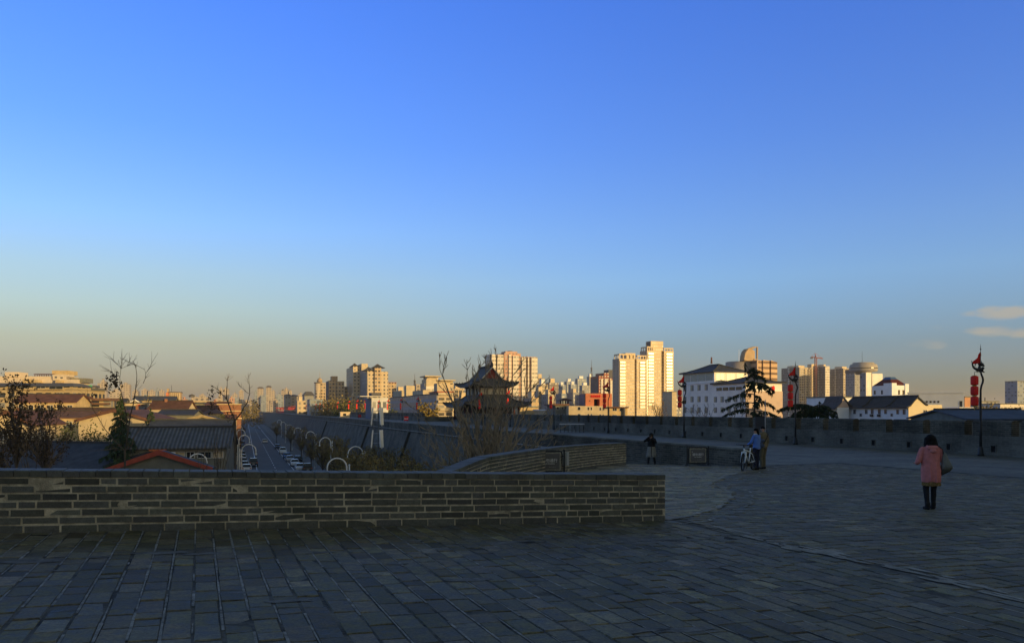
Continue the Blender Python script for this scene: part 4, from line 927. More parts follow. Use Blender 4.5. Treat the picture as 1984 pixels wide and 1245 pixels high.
for x_, y_ in cols: MB().tube([(x_, y_, .35), (x_, y_, 3.5)], .2, 9).build("column", m_redwood, pg, True)
MB().box(-5.2, 5.2, -7.1, 7.1, 3.0, 3.5).build("lintel_band", m_dim, pg)
b = MB(); skirt(b, 2.8, 5.3, 5.55, 6.9, 8.8, 3.3, .8); lr = b.build("lower_roof", [m_tile, m_tiley], pg)
b = MB(); hips(b, 2.8, 5.3, 5.55, 6.9, 8.8, 3.3, .8); b.build("hip_ridge", m_tiled, lr)
MB().box(-2.75, 2.75, -5.2, 5.2, 4.6, 7.5).build("upper_wall", m_plaster, pg)
for x0, x1, y0, y1 in ((-2.95, -2.75, -5.4, -5.2), (2.75, 2.95, -5.4, -5.2), (-2.95, -2.75, 5.2, 5.4), (2.75, 2.95, 5.2, 5.4)): MB().box(x0, x1, y0, y1, 4.8, 7.4).build("corner_post", m_redwood, pg)
for y_ in (-3.6, -.9, 1.8): MB().box(-2.80, -2.75, y_, y_+1.5, 5.4, 7.1).build("shutter", m_dim, pg)
MB().box(-2.9, 2.9, -5.35, 5.35, 5.45, 5.75).build("railing_band", M("rail_timber", (.16, .13, .09), .8, .2, 3), pg)
MB().box(-3.1, 3.1, -5.6, 5.6, 7.1, 7.55).build("bracket_band", m_dim, pg)
b = MB(); skirt(b, 1.75, 4.35, 9.15, 4.75, 7.1, 7.55, .7); ur = b.build("upper_roof", [m_tile, m_tiley], pg)
b = MB(); hips(b, 1.75, 4.35, 9.15, 4.75, 7.1, 7.55, .7); b.build("hip_ridge", m_tiled, ur)
b = MB(); q = [(0, 11.5), (-.5, 10.75), (-1.1, 10.0), (-1.75, 9.35), (-2.35, 8.85)]
for s in (-1, 1):
    for (xa, za), (xb, zb_) in zip(q, q[1:]):
        b.add([(s*xa, -4.7, za), (s*xb, -4.7, zb_), (s*xb, 4.7, zb_), (s*xa, 4.7, za), (s*xa, -4.7, za-.22), (s*xb, -4.7, zb_-.22), (s*xb, 4.7, zb_-.22), (s*xa, 4.7, za-.22)], [(0, 1, 2, 3), (7, 6, 5, 4), (0, 4, 5, 1), (3, 2, 6, 7), (1, 5, 6, 2)], 1)
b.build("gable_roof", [m_tile, m_tiley], ur)
for s in (-1, 1):
    MB().xprism([(-1.55, 9.1), (1.55, 9.1), (1.05, 9.85), (.5, 10.55), (0, 11.2), (-.5, 10.55), (-1.05, 9.85)], s*4.36-.05, s*4.36+.05).build("red_gable", M("gable_red", (.17, .03, .02), .7, .2, 2), ur)
    MB().tube([(-2.2, s*4.68, 9.0), (-1.6, s*4.68, 9.6), (-.9, s*4.68, 10.35), (0, s*4.68, 11.35), (.9, s*4.68, 10.35), (1.6, s*4.68, 9.6), (2.2, s*4.68, 9.0)], .13, 6).build("bargeboard", m_plaster, ur)
    MB().tube([(0, s*4.4, 11.5), (0, s*4.5, 12.0), (0, s*4.35, 12.4), (0, s*4.15, 12.55)], [.3, .26, .18, .06], 7).ell((0, s*4.2, 11.9), (.16, .35, .3), 7, 5).build("ridge_ornament", m_tiled, ur)
MB().box(-.2, .2, -4.5, 4.5, 11.45, 11.85).build("main_ridge", m_tiled, ur)

# ------------------------------------------------------------------ trees
def leaves(mb, c, R_, n, size, rn, flat=1.0, droop=0):
    for k in range(n):
        v = Vector((rn.gauss(0, .5), rn.gauss(0, .5), rn.gauss(0, .5))); q = Vector(c)+Vector((v.x*R_, v.y*R_, v.z*R_*flat))
        a = Vector((rn.gauss(0, 1), rn.gauss(0, 1), rn.gauss(0, 1)-droop)).normalized(); b = a.cross(Vector((rn.gauss(0, 1), rn.gauss(0, 1), .3))).normalized(); s = size*rn.uniform(.6, 1.3)
        mb.add([q-a*s*.5, q+b*s*.32, q+a*s*.5, q-b*s*.32], [(0, 1, 2, 3)])
def shrub(name, label, x, y, zb, R_, H, seed, mat, n=900, ls=.35, group=None):
    rn = random.Random(seed); t = thing(name, label, "tree" if "tree" in name else "shrub", (x, y, zb), 0, group); T, L_ = MB(), MB()
    for k in range(5): a = k*1.26; T.tube([(0, 0, 0), (R_*.25*math.cos(a), R_*.25*math.sin(a), H*.4), (R_*.6*math.cos(a), R_*.6*math.sin(a), H*.75)], [.1, .06, .02], 5)
    for k in range(14):
        a, rr, h = rn.uniform(0, 6.28), R_*rn.uniform(.1, .75), H*rn.uniform(.35, .88); leaves(L_, (rr*math.cos(a), rr*math.sin(a), h), R_*.42, n//14, ls, rn, .8*H/R_/1.6)
    T.build("trunk", m_bark, t); L_.build("crown", mat, t); return t
def vtree(name, label, x, y, H, Rw, seed, stems=9, side=8, r=.10, lm=None, ln=0, ls=.16, lR=.28, keep=1., tw=None, bark=None, z0=.22, rm=.012, group=None, ldroop=.5, low=.4, zb=GZ, nt=5):
    rn = random.Random(seed); t = thing(name, label, "tree", (x, y, zb), 0, group); T, C, L_ = MB(), MB(), MB(); zf = H*z0
    T.tube([(0, 0, 0), (.05*rn.gauss(0, 1), .05*rn.gauss(0, 1), zf*.6), (0, 0, zf)], [r*1.7, r*1.4, r*1.3], 8)
    for s in range(stems):
        ph = 2.4*s+rn.uniform(-.4, .4); rr = Rw*math.sqrt((s+.6)/stems)*rn.uniform(.75, 1.1); zt = H-(H-zf)*(.22*(rr/Rw)**2+rn.uniform(0, .14))
        if s > stems*(1-low): zt = H-(H-zf)*rn.uniform(.3, .65)
        ex = rn.uniform(1.1, 1.7); P = []; n = 9
        for k in range(n+1):
            f_ = k/n; P.append(Vector((rr*f_**ex*math.cos(ph+.25*f_*math.sin(s)), rr*f_**ex*math.sin(ph+.25*f_*math.sin(s)), zf+(zt-zf)*f_))+Vector((rn.gauss(0, .03), rn.gauss(0, .03), 0))*min(1, 3*f_))
        rads = [max(rm, r*(1-.85*k/n)) for k in range(n+1)]; T.tube(P, rads, 5)
        for q in range(side):
            k = rn.randint(2, n); d = (P[k]-P[k-1]).normalized(); a = rn.uniform(0, 6.28); sd = d.cross(Vector((math.cos(a), math.sin(a), .2))).normalized(); L = rn.uniform(.5, 1.0)*Rw*.42*(1.15-.6*k/n); Q = [P[k]]
            d = (d+sd*rn.uniform(.5, .9)).normalized()
            for w in range(4): d = (d+Vector((rn.gauss(0, .06), rn.gauss(0, .06), .11))).normalized(); Q.append(Q[-1]+d*L/4)
            C.tube(Q, [max(rm, rads[k]*.55*(1-.2*w)) for w in range(5)], 4)
            for w in range(nt):
                i = rn.randint(1, 4); d2 = (d+Vector((rn.gauss(0, .38), rn.gauss(0, .38), rn.gauss(.15, .2)))).normalized(); e1 = Q[i]+d2*L*rn.uniform(.18, .30); e2 = e1+(d2+Vector((rn.gauss(0, .3), rn.gauss(0, .3), .25))).normalized()*L*rn.uniform(.15, .3); C.tube([Q[i], e1, e2], [rm*1.1, rm, rm*.7], 3)
                if lm is not None and rn.random() < keep: leaves(L_, e2.lerp(e1, rn.random()), lR, ln, ls, rn, 1.2, ldroop)
    T.build("trunk", bark or m_bark, t); c = C.build("crown", tw or m_twig, t)
    if L_.v: L_.build("leaves", lm, c)
    return t
m_ptw = M("pale_twig", (.27, .22, .145), .95, .3, 3); m_pbk = M("pale_bark", (.22, .18, .12), .95, .3, 3)
vtree("bare_tree", "large leafless many-stemmed tree fanning out in front of the watchtower", XP(940, 50), 50, 15.3, 5.2, 21, 25, 10, .12, tw=m_ptw, bark=m_pbk, z0=.34, rm=.019, nt=4)
vtree("bare_tree", "low leafless tree spreading pale twigs at the foot of the big bare tree", XP(960, 45), 45, 11.6, 4.2, 33, 15, 9, .09, tw=m_ptw, bark=m_pbk, z0=.5, rm=.016, low=.6)
vtree("bare_tree", "leafless tree with arching pale twigs left of the big bare tree's stems", XP(868, 47), 47, 11.0, 2.9, 34, 12, 8, .09, tw=m_ptw, bark=m_pbk, z0=.5, rm=.016, low=.6)
vtree("broadleaf_tree", "tree with curled dark brown leaves near the photo's edge by the slate roof", XP(32, 44), 44, 13.9, 1.5, 5, 14, 10, .05, m_brownleaf, 4, .16, .30, .5, z0=.62, low=.5)
vtree("broadleaf_tree", "second brown-leaved tree leaning over the slate roof", XP(88, 52), 52, 12.6, 2.2, 15, 14, 10, .05, m_brownleaf, 4, .16, .30, .45, z0=.6, low=.5)
vtree("broadleaf_tree", "small thin brown-leaved tree low in the photo's corner", XP(2, 40), 40, 12.2, 1.3, 25, 9, 9, .045, m_brownleaf, 4, .16, .28, .5, z0=.62)
vtree("bare_tree", "tangle of leafless brown twigs beside the brown-leaved trees", XP(60, 38), 38, 10.3, 1.9, 26, 12, 8, .06, tw=m_twig, z0=.6, rm=.010, low=.6)
def limb_tree(label, ox, oy, sc_, Y, limbs, clumps, seed, rt):
    rn = random.Random(seed); bx, by = limbs[0][0][:2]; x0 = XP(ox+bx/sc_, Y); t = thing("forked_tree", label, "tree", (x0, Y, GZ)); T, C, L_ = MB(), MB(), MB()
    def pt(q, dy): px, py = ox+q[0]/sc_, oy+q[1]/sc_; return Vector((XP(px, Y)-x0, dy, ZP(py, Y)-GZ))
    f = pt(limbs[0][0], 0); T.tube([(f.x*.0, 0, 0), (f.x*.6, .05, f.z*.6), f], [rt*1.25, rt*1.1, rt], 8)
    for i, (L, r0) in enumerate([(l[:-1], l[-1]) for l in limbs]):
        a = rn.uniform(-1.2, 1.2); P = [pt(q, a*k/len(L)) for k, q in enumerate(L)]; P2 = []
        for u, v in zip(P, P[1:]): P2 += [u, u.lerp(v, .5)+Vector((rn.gauss(0, .03), rn.gauss(0, .03), 0))]
        P2.append(P[-1]); (T if r0 > rt*.8 else C).tube(P2, [max(.010, r0*.62*(1-.8*k/len(P2))) for k in range(len(P2))], 5)
        for q in range(len(P2)*2):
            k = rn.randint(1, len(P2)-1); d = (P2[k]-P2[k-1]).normalized(); e = P2[k]+(d+Vector((rn.gauss(0, .6), rn.gauss(0, .6), .15))).normalized()*rn.uniform(.2, .7); C.tube([P2[k], e], [.010, .005], 3)
    for (cx, cy, R_, n, zs) in clumps: leaves(L_, pt((cx, cy), rn.uniform(-.3, .3)), R_, n, .17, rn, zs, 1.5)
    T.build("trunk", m_bark, t); c = C.build("crown", m_twig, t); L_.build("leaves", m_brownleaf, c); return t
limb_tree("leafless forked tree with one hanging clump of dead leaves beside the red gable", 0, 680, 4.98, 40, [[(1205, 960), (1110, 885), (1020, 800), (930, 690), (840, 570), (760, 430), .05], [(1205, 960), (1250, 780), (1290, 620), (1350, 410), (1382, 310), (1392, 170), .065], [(1382, 310), (1430, 215), (1510, 120), .022], [(1240, 800), (1225, 600), (1195, 440), (1150, 320), (1115, 205), (1095, 200), .05], [(1160, 340), (1163, 170), (1130, 130), (1080, 85), .022], [(1163, 170), (1185, 90), .012], [(1163, 170), (1255, 115), .012], [(1205, 960), (1290, 900), (1360, 770), (1440, 690), .035], [(1392, 175), (1300, 115), .012], [(1205, 960), (1150, 930), (1060, 950), .02]],
          [(1060, 260, .28, 34, 1.6), (1055, 350, .25, 26, 1.6), (1100, 300, .25, 24, 1.6), (900, 420, .12, 6, 1)], 46, .055)
limb_tree("slender leafless tree with forked top before the start of the street", 300, 680, 4.98, 62, [[(772, 672), (730, 570), (690, 460), (690, 370), (692, 285), .10], [(690, 460), (640, 405), (600, 365), (572, 350), .05], [(772, 672), (830, 595), (885, 500), (908, 410), (900, 310), .10], [(908, 410), (870, 370), (835, 335), .04], [(885, 500), (930, 480), (990, 450), .04], [(772, 672), (780, 560), (785, 530), .03], [(772, 672), (700, 640), (650, 560), .04], [(692, 285), (690, 250), .01], [(900, 310), (905, 250), .01]],
          [(540, 420, .30, 40, 1.8), (540, 520, .25, 30, 2.0), (535, 590, .18, 14, 1.6), (600, 385, .3, 14, 1), (720, 640, .35, 26, 1.6), (1010, 540, .35, 20, 1.4), (620, 420, .2, 8, 1)], 58, .10)
vtree("young_tree", "thin leafless young tree in front of the corrugated roof", XP(425, 68), 68, 11.2, 1.6, 61, 7, 6, .06, z0=.4, rm=.012)
vtree("young_tree", "thin bare sapling standing just behind the red gable", XP(388, 64), 64, 9.6, 1.3, 63, 6, 6, .05, z0=.4, rm=.012)
# roadside trees at the foot of the wall
for px, Y, H, Rw, sd, lab in ((738, 64, 7.2, 2.6, 71, "yellowing roadside tree around the foot of the antenna mast"), (790, 58, 6.6, 2.4, 72, "yellowing tree between the mast and the bare tree"), (697, 86, 7.3, 2.8, 73, "half-bare tree with ochre leaves left of the antenna mast"), (652, 104, 7.2, 2.9, 74, "brown half-bare plane tree behind the large arched lamp"),
                          (625, 128, 7.2, 2.8, 75, "brown plane tree standing over the parked cars"), (603, 152, 7.2, 2.8, 76, "dark twiggy plane tree by the middle of the parked cars"), (584, 185, 7.6, 2.8, 77, "twiggy roadside tree farther down the wall foot"), (563, 225, 7.6, 2.8, 78, "small twiggy tree near the far arched lamps"), (536, 285, 7.6, 3, 79, "dark little tree where the road disappears"), (838, 66, 6.8, 2.6, 80, "low ochre tree against the wall behind the bare tree")):
    vtree("roadside_tree", lab, XP(px, Y), Y, H, Rw, sd, 12, 8, .09, m_autumn, 6 if px > 660 else 4, .24, .36, .85 if px > 660 else .6, z0=.3, rm=.015, group="trees along the wall foot")
for px, Y, H, sd, lab in ((460, 170, 6.5, 91, "small dark tree under the kerb-row lamps"), (470, 330, 8, 92, "dark tree closing the far left kerb of the street")):
    vtree("roadside_tree", lab, XP(px, Y), Y, H, 2.0, sd, 8, 6, .08, m_brownleaf, 4, .25, .3, .8, z0=.3, rm=.015)
rw = random.Random(77)
for k, (px, Y) in enumerate(((708, 72), (728, 79), (756, 66), (772, 74), (800, 70), (815, 62), (846, 76), (862, 66), (748, 92), (782, 96), (676, 98), (664, 118), (718, 108), (640, 140))):
    vtree("scrub_tree", "yellow-brown half-bare scrub tree crowding the foot of the wall face", XP(px, Y), Y, rw.uniform(6.6, 8.4), rw.uniform(2.2, 3.0), 300+k, 11, 8, .07, m_autumn, 5, .24, .42, .85, z0=.28, rm=.015, group="scrub along the wall face")
# evergreens: whorls of drooping sprays
def cedar(label, x, y, zb, H, top, brs, seed, mat, r=.18, spray=.55, group=None):
    rn = random.Random(seed); t = thing("cedar_tree", label, "tree", (x, y, zb), 0, group); T, C = MB(), MB()
    T.tube([(0, 0, 0), (0, 0, H*.6), (0, 0, H*.9), top], [r, r*.7, r*.3, .02], 7)
    for (z0, dx, dy, dz) in brs:
        L = math.hypot(dx, dy); n = max(4, int(L/.16)); a = Vector((0, 0, z0)); pts = []
        for k in range(n+1): f_ = k/n; pts.append(Vector((dx*f_, dy*f_, z0+dz*f_+.25*L*.35*math.sin(math.pi*f_)-.10*L*f_*f_))+Vector((rn.gauss(0, .03), rn.gauss(0, .03), 0)))
        T.tube(pts, [max(.012, .055*(1-k/n)) for k in range(n+1)], 4)
        for k, p_ in enumerate(pts):
            f_ = k/n
            if f_ < .12: continue
            dirn = Vector((dx, dy, 0)).normalized(); sd = Vector((-dirn.y, dirn.x, 0))
            for q in range(9):
                w_ = spray*(1.05-.55*f_)*rn.uniform(.5, 1.2)*min(1, L/1.5+.3); s = rn.uniform(-1, 1); e = p_+sd*s*w_*.9+dirn*w_*rn.uniform(.0, .5)+Vector((0, 0, -abs(rn.gauss(.22, .22))*w_*1.8))
                for h in range(3):
                    b0 = p_.lerp(e, rn.uniform(0, .7)); e2 = b0+(e-p_)*.5+Vector((rn.gauss(0, .06), rn.gauss(0, .06), -rn.uniform(0, .26))); wv = (e2-b0).cross(Vector((rn.gauss(0, 1), rn.gauss(0, 1), 1))).normalized()*rn.uniform(.025, .05)
                    C.add([b0-wv*.4, b0+wv*.4, e2.lerp(b0, .4)+wv, e2, e2.lerp(b0, .4)-wv], [(0, 1, 2, 3, 4)])
    for k in range(60):
        b0 = Vector(top)*rn.uniform(.93, 1.0); e2 = b0+Vector((rn.gauss(0, .16), rn.gauss(0, .16), rn.uniform(-.3, .1))); wv = Vector((rn.gauss(0, .05), rn.gauss(0, .05), .02)); C.add([b0-wv, b0+wv, e2], [(0, 1, 2)])
    T.build("trunk", m_bark, t); C.build("crown", mat, t); return t
def cone_brs(z0, z1, R0, R1, n, rn, droop=-.12):
    out = []
    for k in range(n): f_ = k/n; a = k*2.4+rn.uniform(-.3, .3); L = lerp(R0, R1, f_)*rn.uniform(.75, 1.15); out.append((lerp(z0, z1, f_), L*math.cos(a), L*math.sin(a), droop*L))
    return out
rn = random.Random(3)
Y = 72; s_ = F/Y; x = XP(1462, Y); zz = lambda py: (795-py)/s_+12
brs = []
for py, tx, ty in ((712, 1447, 722), (716, 1476, 722), (722, 1450, 735), (726, 1478, 738), (738, 1440, 748), (742, 1506, 757), (746, 1498, 764), (750, 1440, 760), (764, 1409, 771), (775, 1500, 790), (781, 1403, 789), (794, 1404, 803), (797, 1508, 808), (805, 1500, 818), (812, 1408, 822)):
    brs.append((zz(py), (tx-1462)/s_, rn.uniform(-.9, .9), (py-ty)/s_*.6)); a = rn.uniform(0, 6.28); L = abs(tx-1462)/s_*.5; brs.append((zz(py)-.1, .35*L*math.cos(a), L*math.sin(a), -.12*L))
cedar("tall drooping dark cedar standing before the white hotel", x, Y, GZ, zz(702), (-.9, 0, zz(702)), brs, 5, m_cedar)
Y = 68; s_ = F/Y; x = XP(1588, Y); brs = []
for py, tx, ty in ((784, 1578, 788), (785, 1602, 786), (788, 1560, 790), (789, 1612, 784), (792, 1508, 780), (793, 1516, 784), (794, 1622, 794), (796, 1535, 796), (798, 1606, 800), (800, 1540, 802), (802, 1625, 803), (806, 1520, 806), (812, 1620, 812)):
    brs.append((zz(py), (tx-1588)/s_, rn.uniform(-1, 1), (py-ty)/s_*.8)); a = rn.uniform(0, 6.28); L = abs(tx-1588)/s_*.7; brs.append((zz(py)-.1, .3*L*math.cos(a), L*math.sin(a), -.1*L))
cedar("low wide cedar spreading over the parapet, left of the white tiled house", x, Y, GZ, zz(777), (0, 0, zz(777)), brs, 6, m_cedar)
Y = 86; x = XP(233, Y); cedar("bright green conical cedar above the slate and corrugated roofs", x, Y, GZ, 13.8, (0, 0, 13.9), cone_brs(3, 13.4, 3.1, .25, 64, rn, -.1), 7, m_cedar2, .2, .9)
Y = 112; x = XP(292, Y); cedar("smaller cedar behind the corner of the corrugated roof", x, Y, GZ, 12.2, (0, 0, 12.4), cone_brs(4, 12, 2.8, .25, 46, rn, -.1), 8, m_cedar2, .2, .9)
for px, Y, R_, H, sd, m_, lab in ((100, 106, 3.4, 9.6, 1, m_shrub, "round green shrub behind the dark slate roof"), (135, 108, 4.2, 9.8, 2, m_shrub, "large green shrub between the slate roof and cream gable"), (172, 107, 3.0, 9.4, 3, m_shrub, "dark green shrub just left of the bright cedar"), (66, 106, 3, 9.6, 4, m_autumn, "brownish shrub at the photo's left behind the slate roof")):
    shrub("garden_shrub", lab, XP(px, Y), Y, GZ, R_, H, sd, m_, 1100, .34)
for px, Y, R_, ty, sd, m_, lab in ((655, 330, 8, 771, 11, m_autumn, "yellow-green tree crown behind the far lantern posts"), (672, 320, 6, 775, 12, m_shrub, "darker tree next to the yellow-green one behind the far lanterns"), (633, 360, 7, 779, 13, m_autumn, "low ochre tree left of the yellow-green crown"), (706, 300, 5, 784, 14, m_autumn, "ochre treetop under the twin-block tower"), (822, 230, 5, 782, 15, m_gold, "golden sunlit treetop left of the watchtower"), (474, 420, 9, 782, 16, m_autumn, "sunlit yellow-green trees where the wall meets the street"),
                                   (1922, 260, 7, 787, 17, m_autumn, "round ochre tree right of the nearest lantern post"), (1950, 265, 6, 788, 18, m_autumn, "second ochre tree near the right edge of the photo"), (755, 250, 4.5, 793, 19, m_shrub, "dark bush showing over the parapet beside the grey block"), (281, 330, 5, 770, 20, m_gold, "golden little tree among the far left roofs")):
    shrub("leafy_tree", lab, XP(px, Y), Y, GZ, R_, 12+(795-ty)*Y/F, sd, m_, 1300, .9)
vtree("bare_tree", "faint leafless treetop in front of the white hotel's lower windows", XP(1362, 120), 120, 13.4, 3.6, 97, 12, 7, .08, z0=.5, rm=.016)
vtree("bare_tree", "leafless treetop at the foot of the golden twin tower", XP(1275, 200), 200, 15.2, 4.5, 98, 12, 7, .10, z0=.5, rm=.022)

# ------------------------------------------------------------------ houses on the street side
def house(label, x, y, rz, w, d, ze, zr, axis, wallm, roofm, over=.4, name="house", verge=None):
    t = thing(name, label, "house", (x, y, GZ), rz); e, r_ = ze-GZ, zr-GZ; th = .16
    b = MB()
    if axis == 'x':
        b.yprism([(0, 0), (d, 0), (d, e), (d/2, r_-.05), (0, e)], 0, w); k = (r_-e)/(d/2)
        rf = MB().yprism([(-over, e-k*over), (d/2, r_), (d+over, e-k*over), (d+over, e-k*over+th), (d/2, r_+th*1.2), (-over, e-k*over+th)], -over, w+over)
    else:
        b.xprism([(0, 0), (w, 0), (w, e), (w/2, r_-.05), (0, e)], 0, d); k = (r_-e)/(w/2)
        rf = MB().xprism([(-over, e-k*over), (w/2, r_), (w+over, e-k*over), (w+over, e-k*over+th), (w/2, r_+th*1.2), (-over, e-k*over+th)], -over, d+over)
    b.build("wall", wallm, t); rf = rf.build("roof", roofm, t)
    if axis == 'x': MB().box(-over, w+over, d/2-.14, d/2+.14, r_+.1, r_+.32).build("ridge", m_tiled, rf)
    if verge:
        if axis == 'y': MB().xprism([(-over-.05, e-k*over-.16), (w/2, r_-.18), (w+over+.05, e-k*over-.16), (w+over+.05, e-k*over+.24), (w/2, r_+.3), (-over-.05, e-k*over+.24)], -over-.14, -over-.003).build("verge_board", verge, t)
        else: MB().box(-over, w+over, -over-.1, -over-.003, e-k*over-.1, e-k*over+.2).build("eaves_board", verge, t)
    return t, e, r_
def win(t, x0, x1, z0, z1, y=0, glassm=None, fr=None, sill=True, out=-1):
    f = MB(); q = .07; o_ = out*.05
    f.box(x0, x0+q, min(y, y+o_), max(y, y+o_), z0, z1).box(x1-q, x1, min(y, y+o_), max(y, y+o_), z0, z1).box(x0+q, x1-q, min(y, y+o_), max(y, y+o_), z1-q, z1).box(x0+q, x1-q, min(y, y+o_), max(y, y+o_), z0, z0+q)
    if x1-x0 > .9: f.box((x0+x1)/2-.03, (x0+x1)/2+.03, min(y, y+o_), max(y, y+o_), z0+q, z1-q)
    w_ = f.build("window", fr or m_frame, t); MB().box(x0+q, x1-q, min(y, y+out*.015), max(y, y+out*.015), z0+q, z1-q).build("pane", glassm or m_glass, w_); return w_
m_slate = M("dark_slate", (.050, .056, .068), .75, .35, 1.2); m_corr = stripes("corrugated_sheet", (.06, .064, .07), (.14, .15, .165), .42, 0, .6); m_rust = M("rust_roof", (.125, .062, .042), .85, .35, .8); m_brownroof = M("brown_tile_roof", (.15, .085, .055), .85, .3, .8)
m_gwall = M("grey_green_wall", (.17, .17, .14), .9, .2, 1); m_cream = M("cream_wall", (.50, .42, .28), .9, .15, .6); m_ywall = M("yellow_wall", (.50, .38, .20), .9, .2, .6); m_pinkroof = M("faded_red_roof", (.15, .07, .05), .85, .3, .8); m_bluer = M("blue_grey_roof", (.055, .065, .085), .7, .3, .8)
t, e, r_ = house("long shed with a dark slate roof just over the near wall", XP(-60, 90), 90, R(-18), 22, 11, -6.8, -3.95, 'x', m_gwall, m_slate, .5, "slate_shed")
t, e, r_ = house("two-storey block with a ribbed corrugated roof and air conditioners under its eaves", XP(222, 86), 86, R(15), 11.7, 9.5, -4.1, -2.15, 'x', m_gwall, m_corr, .55, "corrugated_house")
MB().box(3.6, 5.4, -.5, -.42, e-.42, e-.2).build("orange_banner", M("orange_banner", (.55, .16, .06), .8, .1), t)
MB().box(3.4, 11.6, -.42, -.36, e-.5, e-.42).build("eaves_rail", M("rail_timber", (.16, .13, .09)), t)
for x0, x1, mm in ((4.55, 5.3, m_black), (6.0, 7.3, m_cream), (7.4, 8.3, m_black), (8.6, 10.1, m_glass), (10.2, 11.4, m_cream)): win(t, x0, x1, e-1.35, e-.55, 0, mm)
ac = MB().box(5.45, 6.3, -.45, -.06, e-1.3, e-.55).build("air_conditioner", m_white, t)
MB().rings([[(5.82+.26*math.cos(a), y_, e-.93+.26*math.sin(a)) for a in [2*math.pi*k/16 for k in range(16)]] for y_ in (-.46, -.452)]).build("fan_grille", m_dark, ac)
t, e, r_ = house("small shed with a red-edged gable and grey-green front", XP(212, 70), 70, R(10), 8.6, 1.2, -5.35, -3.85, 'y', m_gwall, m_slate, .3, "red_gable_shed", M("faded_red_board", (.34, .07, .04), .7, .2, 2))
MB().box(.6, .9, -.12, -.01, 0, e).box(7.2, 7.6, -.12, -.01, 0, e).build("corner_pillar", m_gwall, t)
t, e, r_ = house("long blue-grey roofed hall behind the corrugated block", XP(288, 108), 108, R(15), 10.4, 9, -3.0, -1.5, 'x', m_gwall, m_bluer, .4, "blue_roof_hall")
t, e, r_ = house("low gabled hall with a pale verge line in the middle of the roofs", XP(352, 128), 128, R(17), 6.2, 10, -1.75, -.95, 'y', m_gwall, m_slate, .3, "gabled_hall", M("pale_verge", (.30, .24, .13), .8, .2))
t, e, r_ = house("house with a broad sunlit cream gable behind the shrubs", XP(152, 116), 116, R(8), 10.2, 14, -1.5, -.05, 'y', m_cream, m_rust, .4, "cream_gable_house", m_rust)
t, e, r_ = house("cream gabled house with a rust roof at the photo's left edge", XP(-30, 96), 96, R(12), 5.0, 12, -1.7, -.2, 'y', m_cream, m_rust, .4, "edge_gable_house", m_rust)
win(t, 1.6, 2.6, e-1.9, e-.8); win(t, 3.1, 4.1, e-1.9, e-.8)
t, e, r_ = house("long low house with a brown roof behind the brown-leaved trees", XP(20, 142), 142, R(10), 13.5, 9, -1.35, -.15, 'x', m_ywall, m_brownroof, .4, "brown_roof_house")
for k in range(6): win(t, 1+2.1*k, 2.1+2.1*k, e-1.7, e-.7)
t, e, r_ = house("brown tiled house left of the bright cedar", XP(108, 150), 150, R(14), 11, 9, -1.2, .35, 'x', m_ywall, m_rust, .4, "brown_tile_house")
for k in range(5): win(t, .8+2.1*k, 1.9+2.1*k, e-1.7, e-.7)
t, e, r_ = house("red-roofed house with pale hips below the grey-roofed apartments", XP(28, 172), 172, R(10), 12.5, 9, 1.9, 3.6, 'x', m_ywall, m_pinkroof, .4, "red_roof_house")
for k in range(6): win(t, .8+2.0*k, 1.9+2.0*k, e-1.8, e-.7)
t, e, r_ = house("low rust-roofed house in front of the brick-red block", XP(283, 176), 176, R(6), 8, 10, -1.5, -.1, 'x', m_ywall, m_rust, .4, "rust_roof_house")
t, e, r_ = house("dark tiled house between the white cube and the bright cedar", XP(203, 285), 285, TH, 7, 8, 3.0, 4.3, 'x', m_cream, m_slate, .4, "dark_tile_house")
t, e, r_ = house("little temple-like house with a pale pediment", XP(243, 280), 280, TH, 6.2, 9, 2.0, 3.9, 'y', m_cream, m_slate, .5, "pediment_house", m_white)
t, e, r_ = house("long dark roof on the skyline right of the pediment house", XP(258, 380), 380, TH, 19, 12, 4.9, 7.0, 'x', m_ywall, m_bluer, .5, "long_dark_hall")
t, e, r_ = house("long dark blue hall roof at the right edge beyond the parapet", XP(1876, 84), 84, R(-4), 9, 14, -1.0, -.05, 'x', m_gwall, m_bluer, .4, "dark_hall")

# ------------------------------------------------------------------ city blocks (grey and dim left side walls hold their shade in the colour)
def wid(px0, px1, Y, th=TH):
    Ax = XP(px0, Y); c = (px1-992)/F; return (c*Y-Ax)/(math.cos(th)-c*math.sin(th))
def dep(px0, pxs, Y, th=TH):
    Ax = XP(px0, Y); c = (pxs-992)/F; return (Ax-c*Y)/(math.sin(th)+c*math.cos(th))
def ht(py, Y): return 12+(795-py)*Y/F
def tower(name, label, px0, Y, cat="building", rz=TH, group=None): return thing(name, label, cat, (XP(px0, Y), Y, GZ), rz, group)
class TB:                                                     # a block whose front face spans px0..px1 at distance Y
    def __init__(s, name, label, px0, px1, Y, cat="building", rz=TH, group=None):
        s.px0, s.Y, s.rz = px0, Y, rz; s.t = tower(name, label, px0, Y, cat, rz, group); s.w = wid(px0, px1, Y, rz)
    def X(s, px): return wid(s.px0, px, s.Y, s.rz)
    def D(s, pxs): return dep(s.px0, pxs, s.Y, s.rz)
    def H(s, py): return ht(py, s.Y)
    def box(s, nm, mat, pxa, pxb, pya, pyb=None, y0=0, d=12, z0=0):
        return MB().box(s.X(pxa), s.X(pxb), y0, y0+d, z0 if pyb is None else s.H(pyb), s.H(pya)).build(nm, mat, s.t)
f_gold = facade("beige_tower_facade", (.64, .51, .31), 2.1, 2.9, .32, .22, (.10, .085, .06), .45, .35)  # large share of pale panes stands in for gold reflections
f_goldside = facade("beige_tower_shaded_side", (.40, .33, .25), 6, 2.9, .10, .2, (.05, .05, .05), .1)  # darker copy of the beige for the left face, shade put into its colour
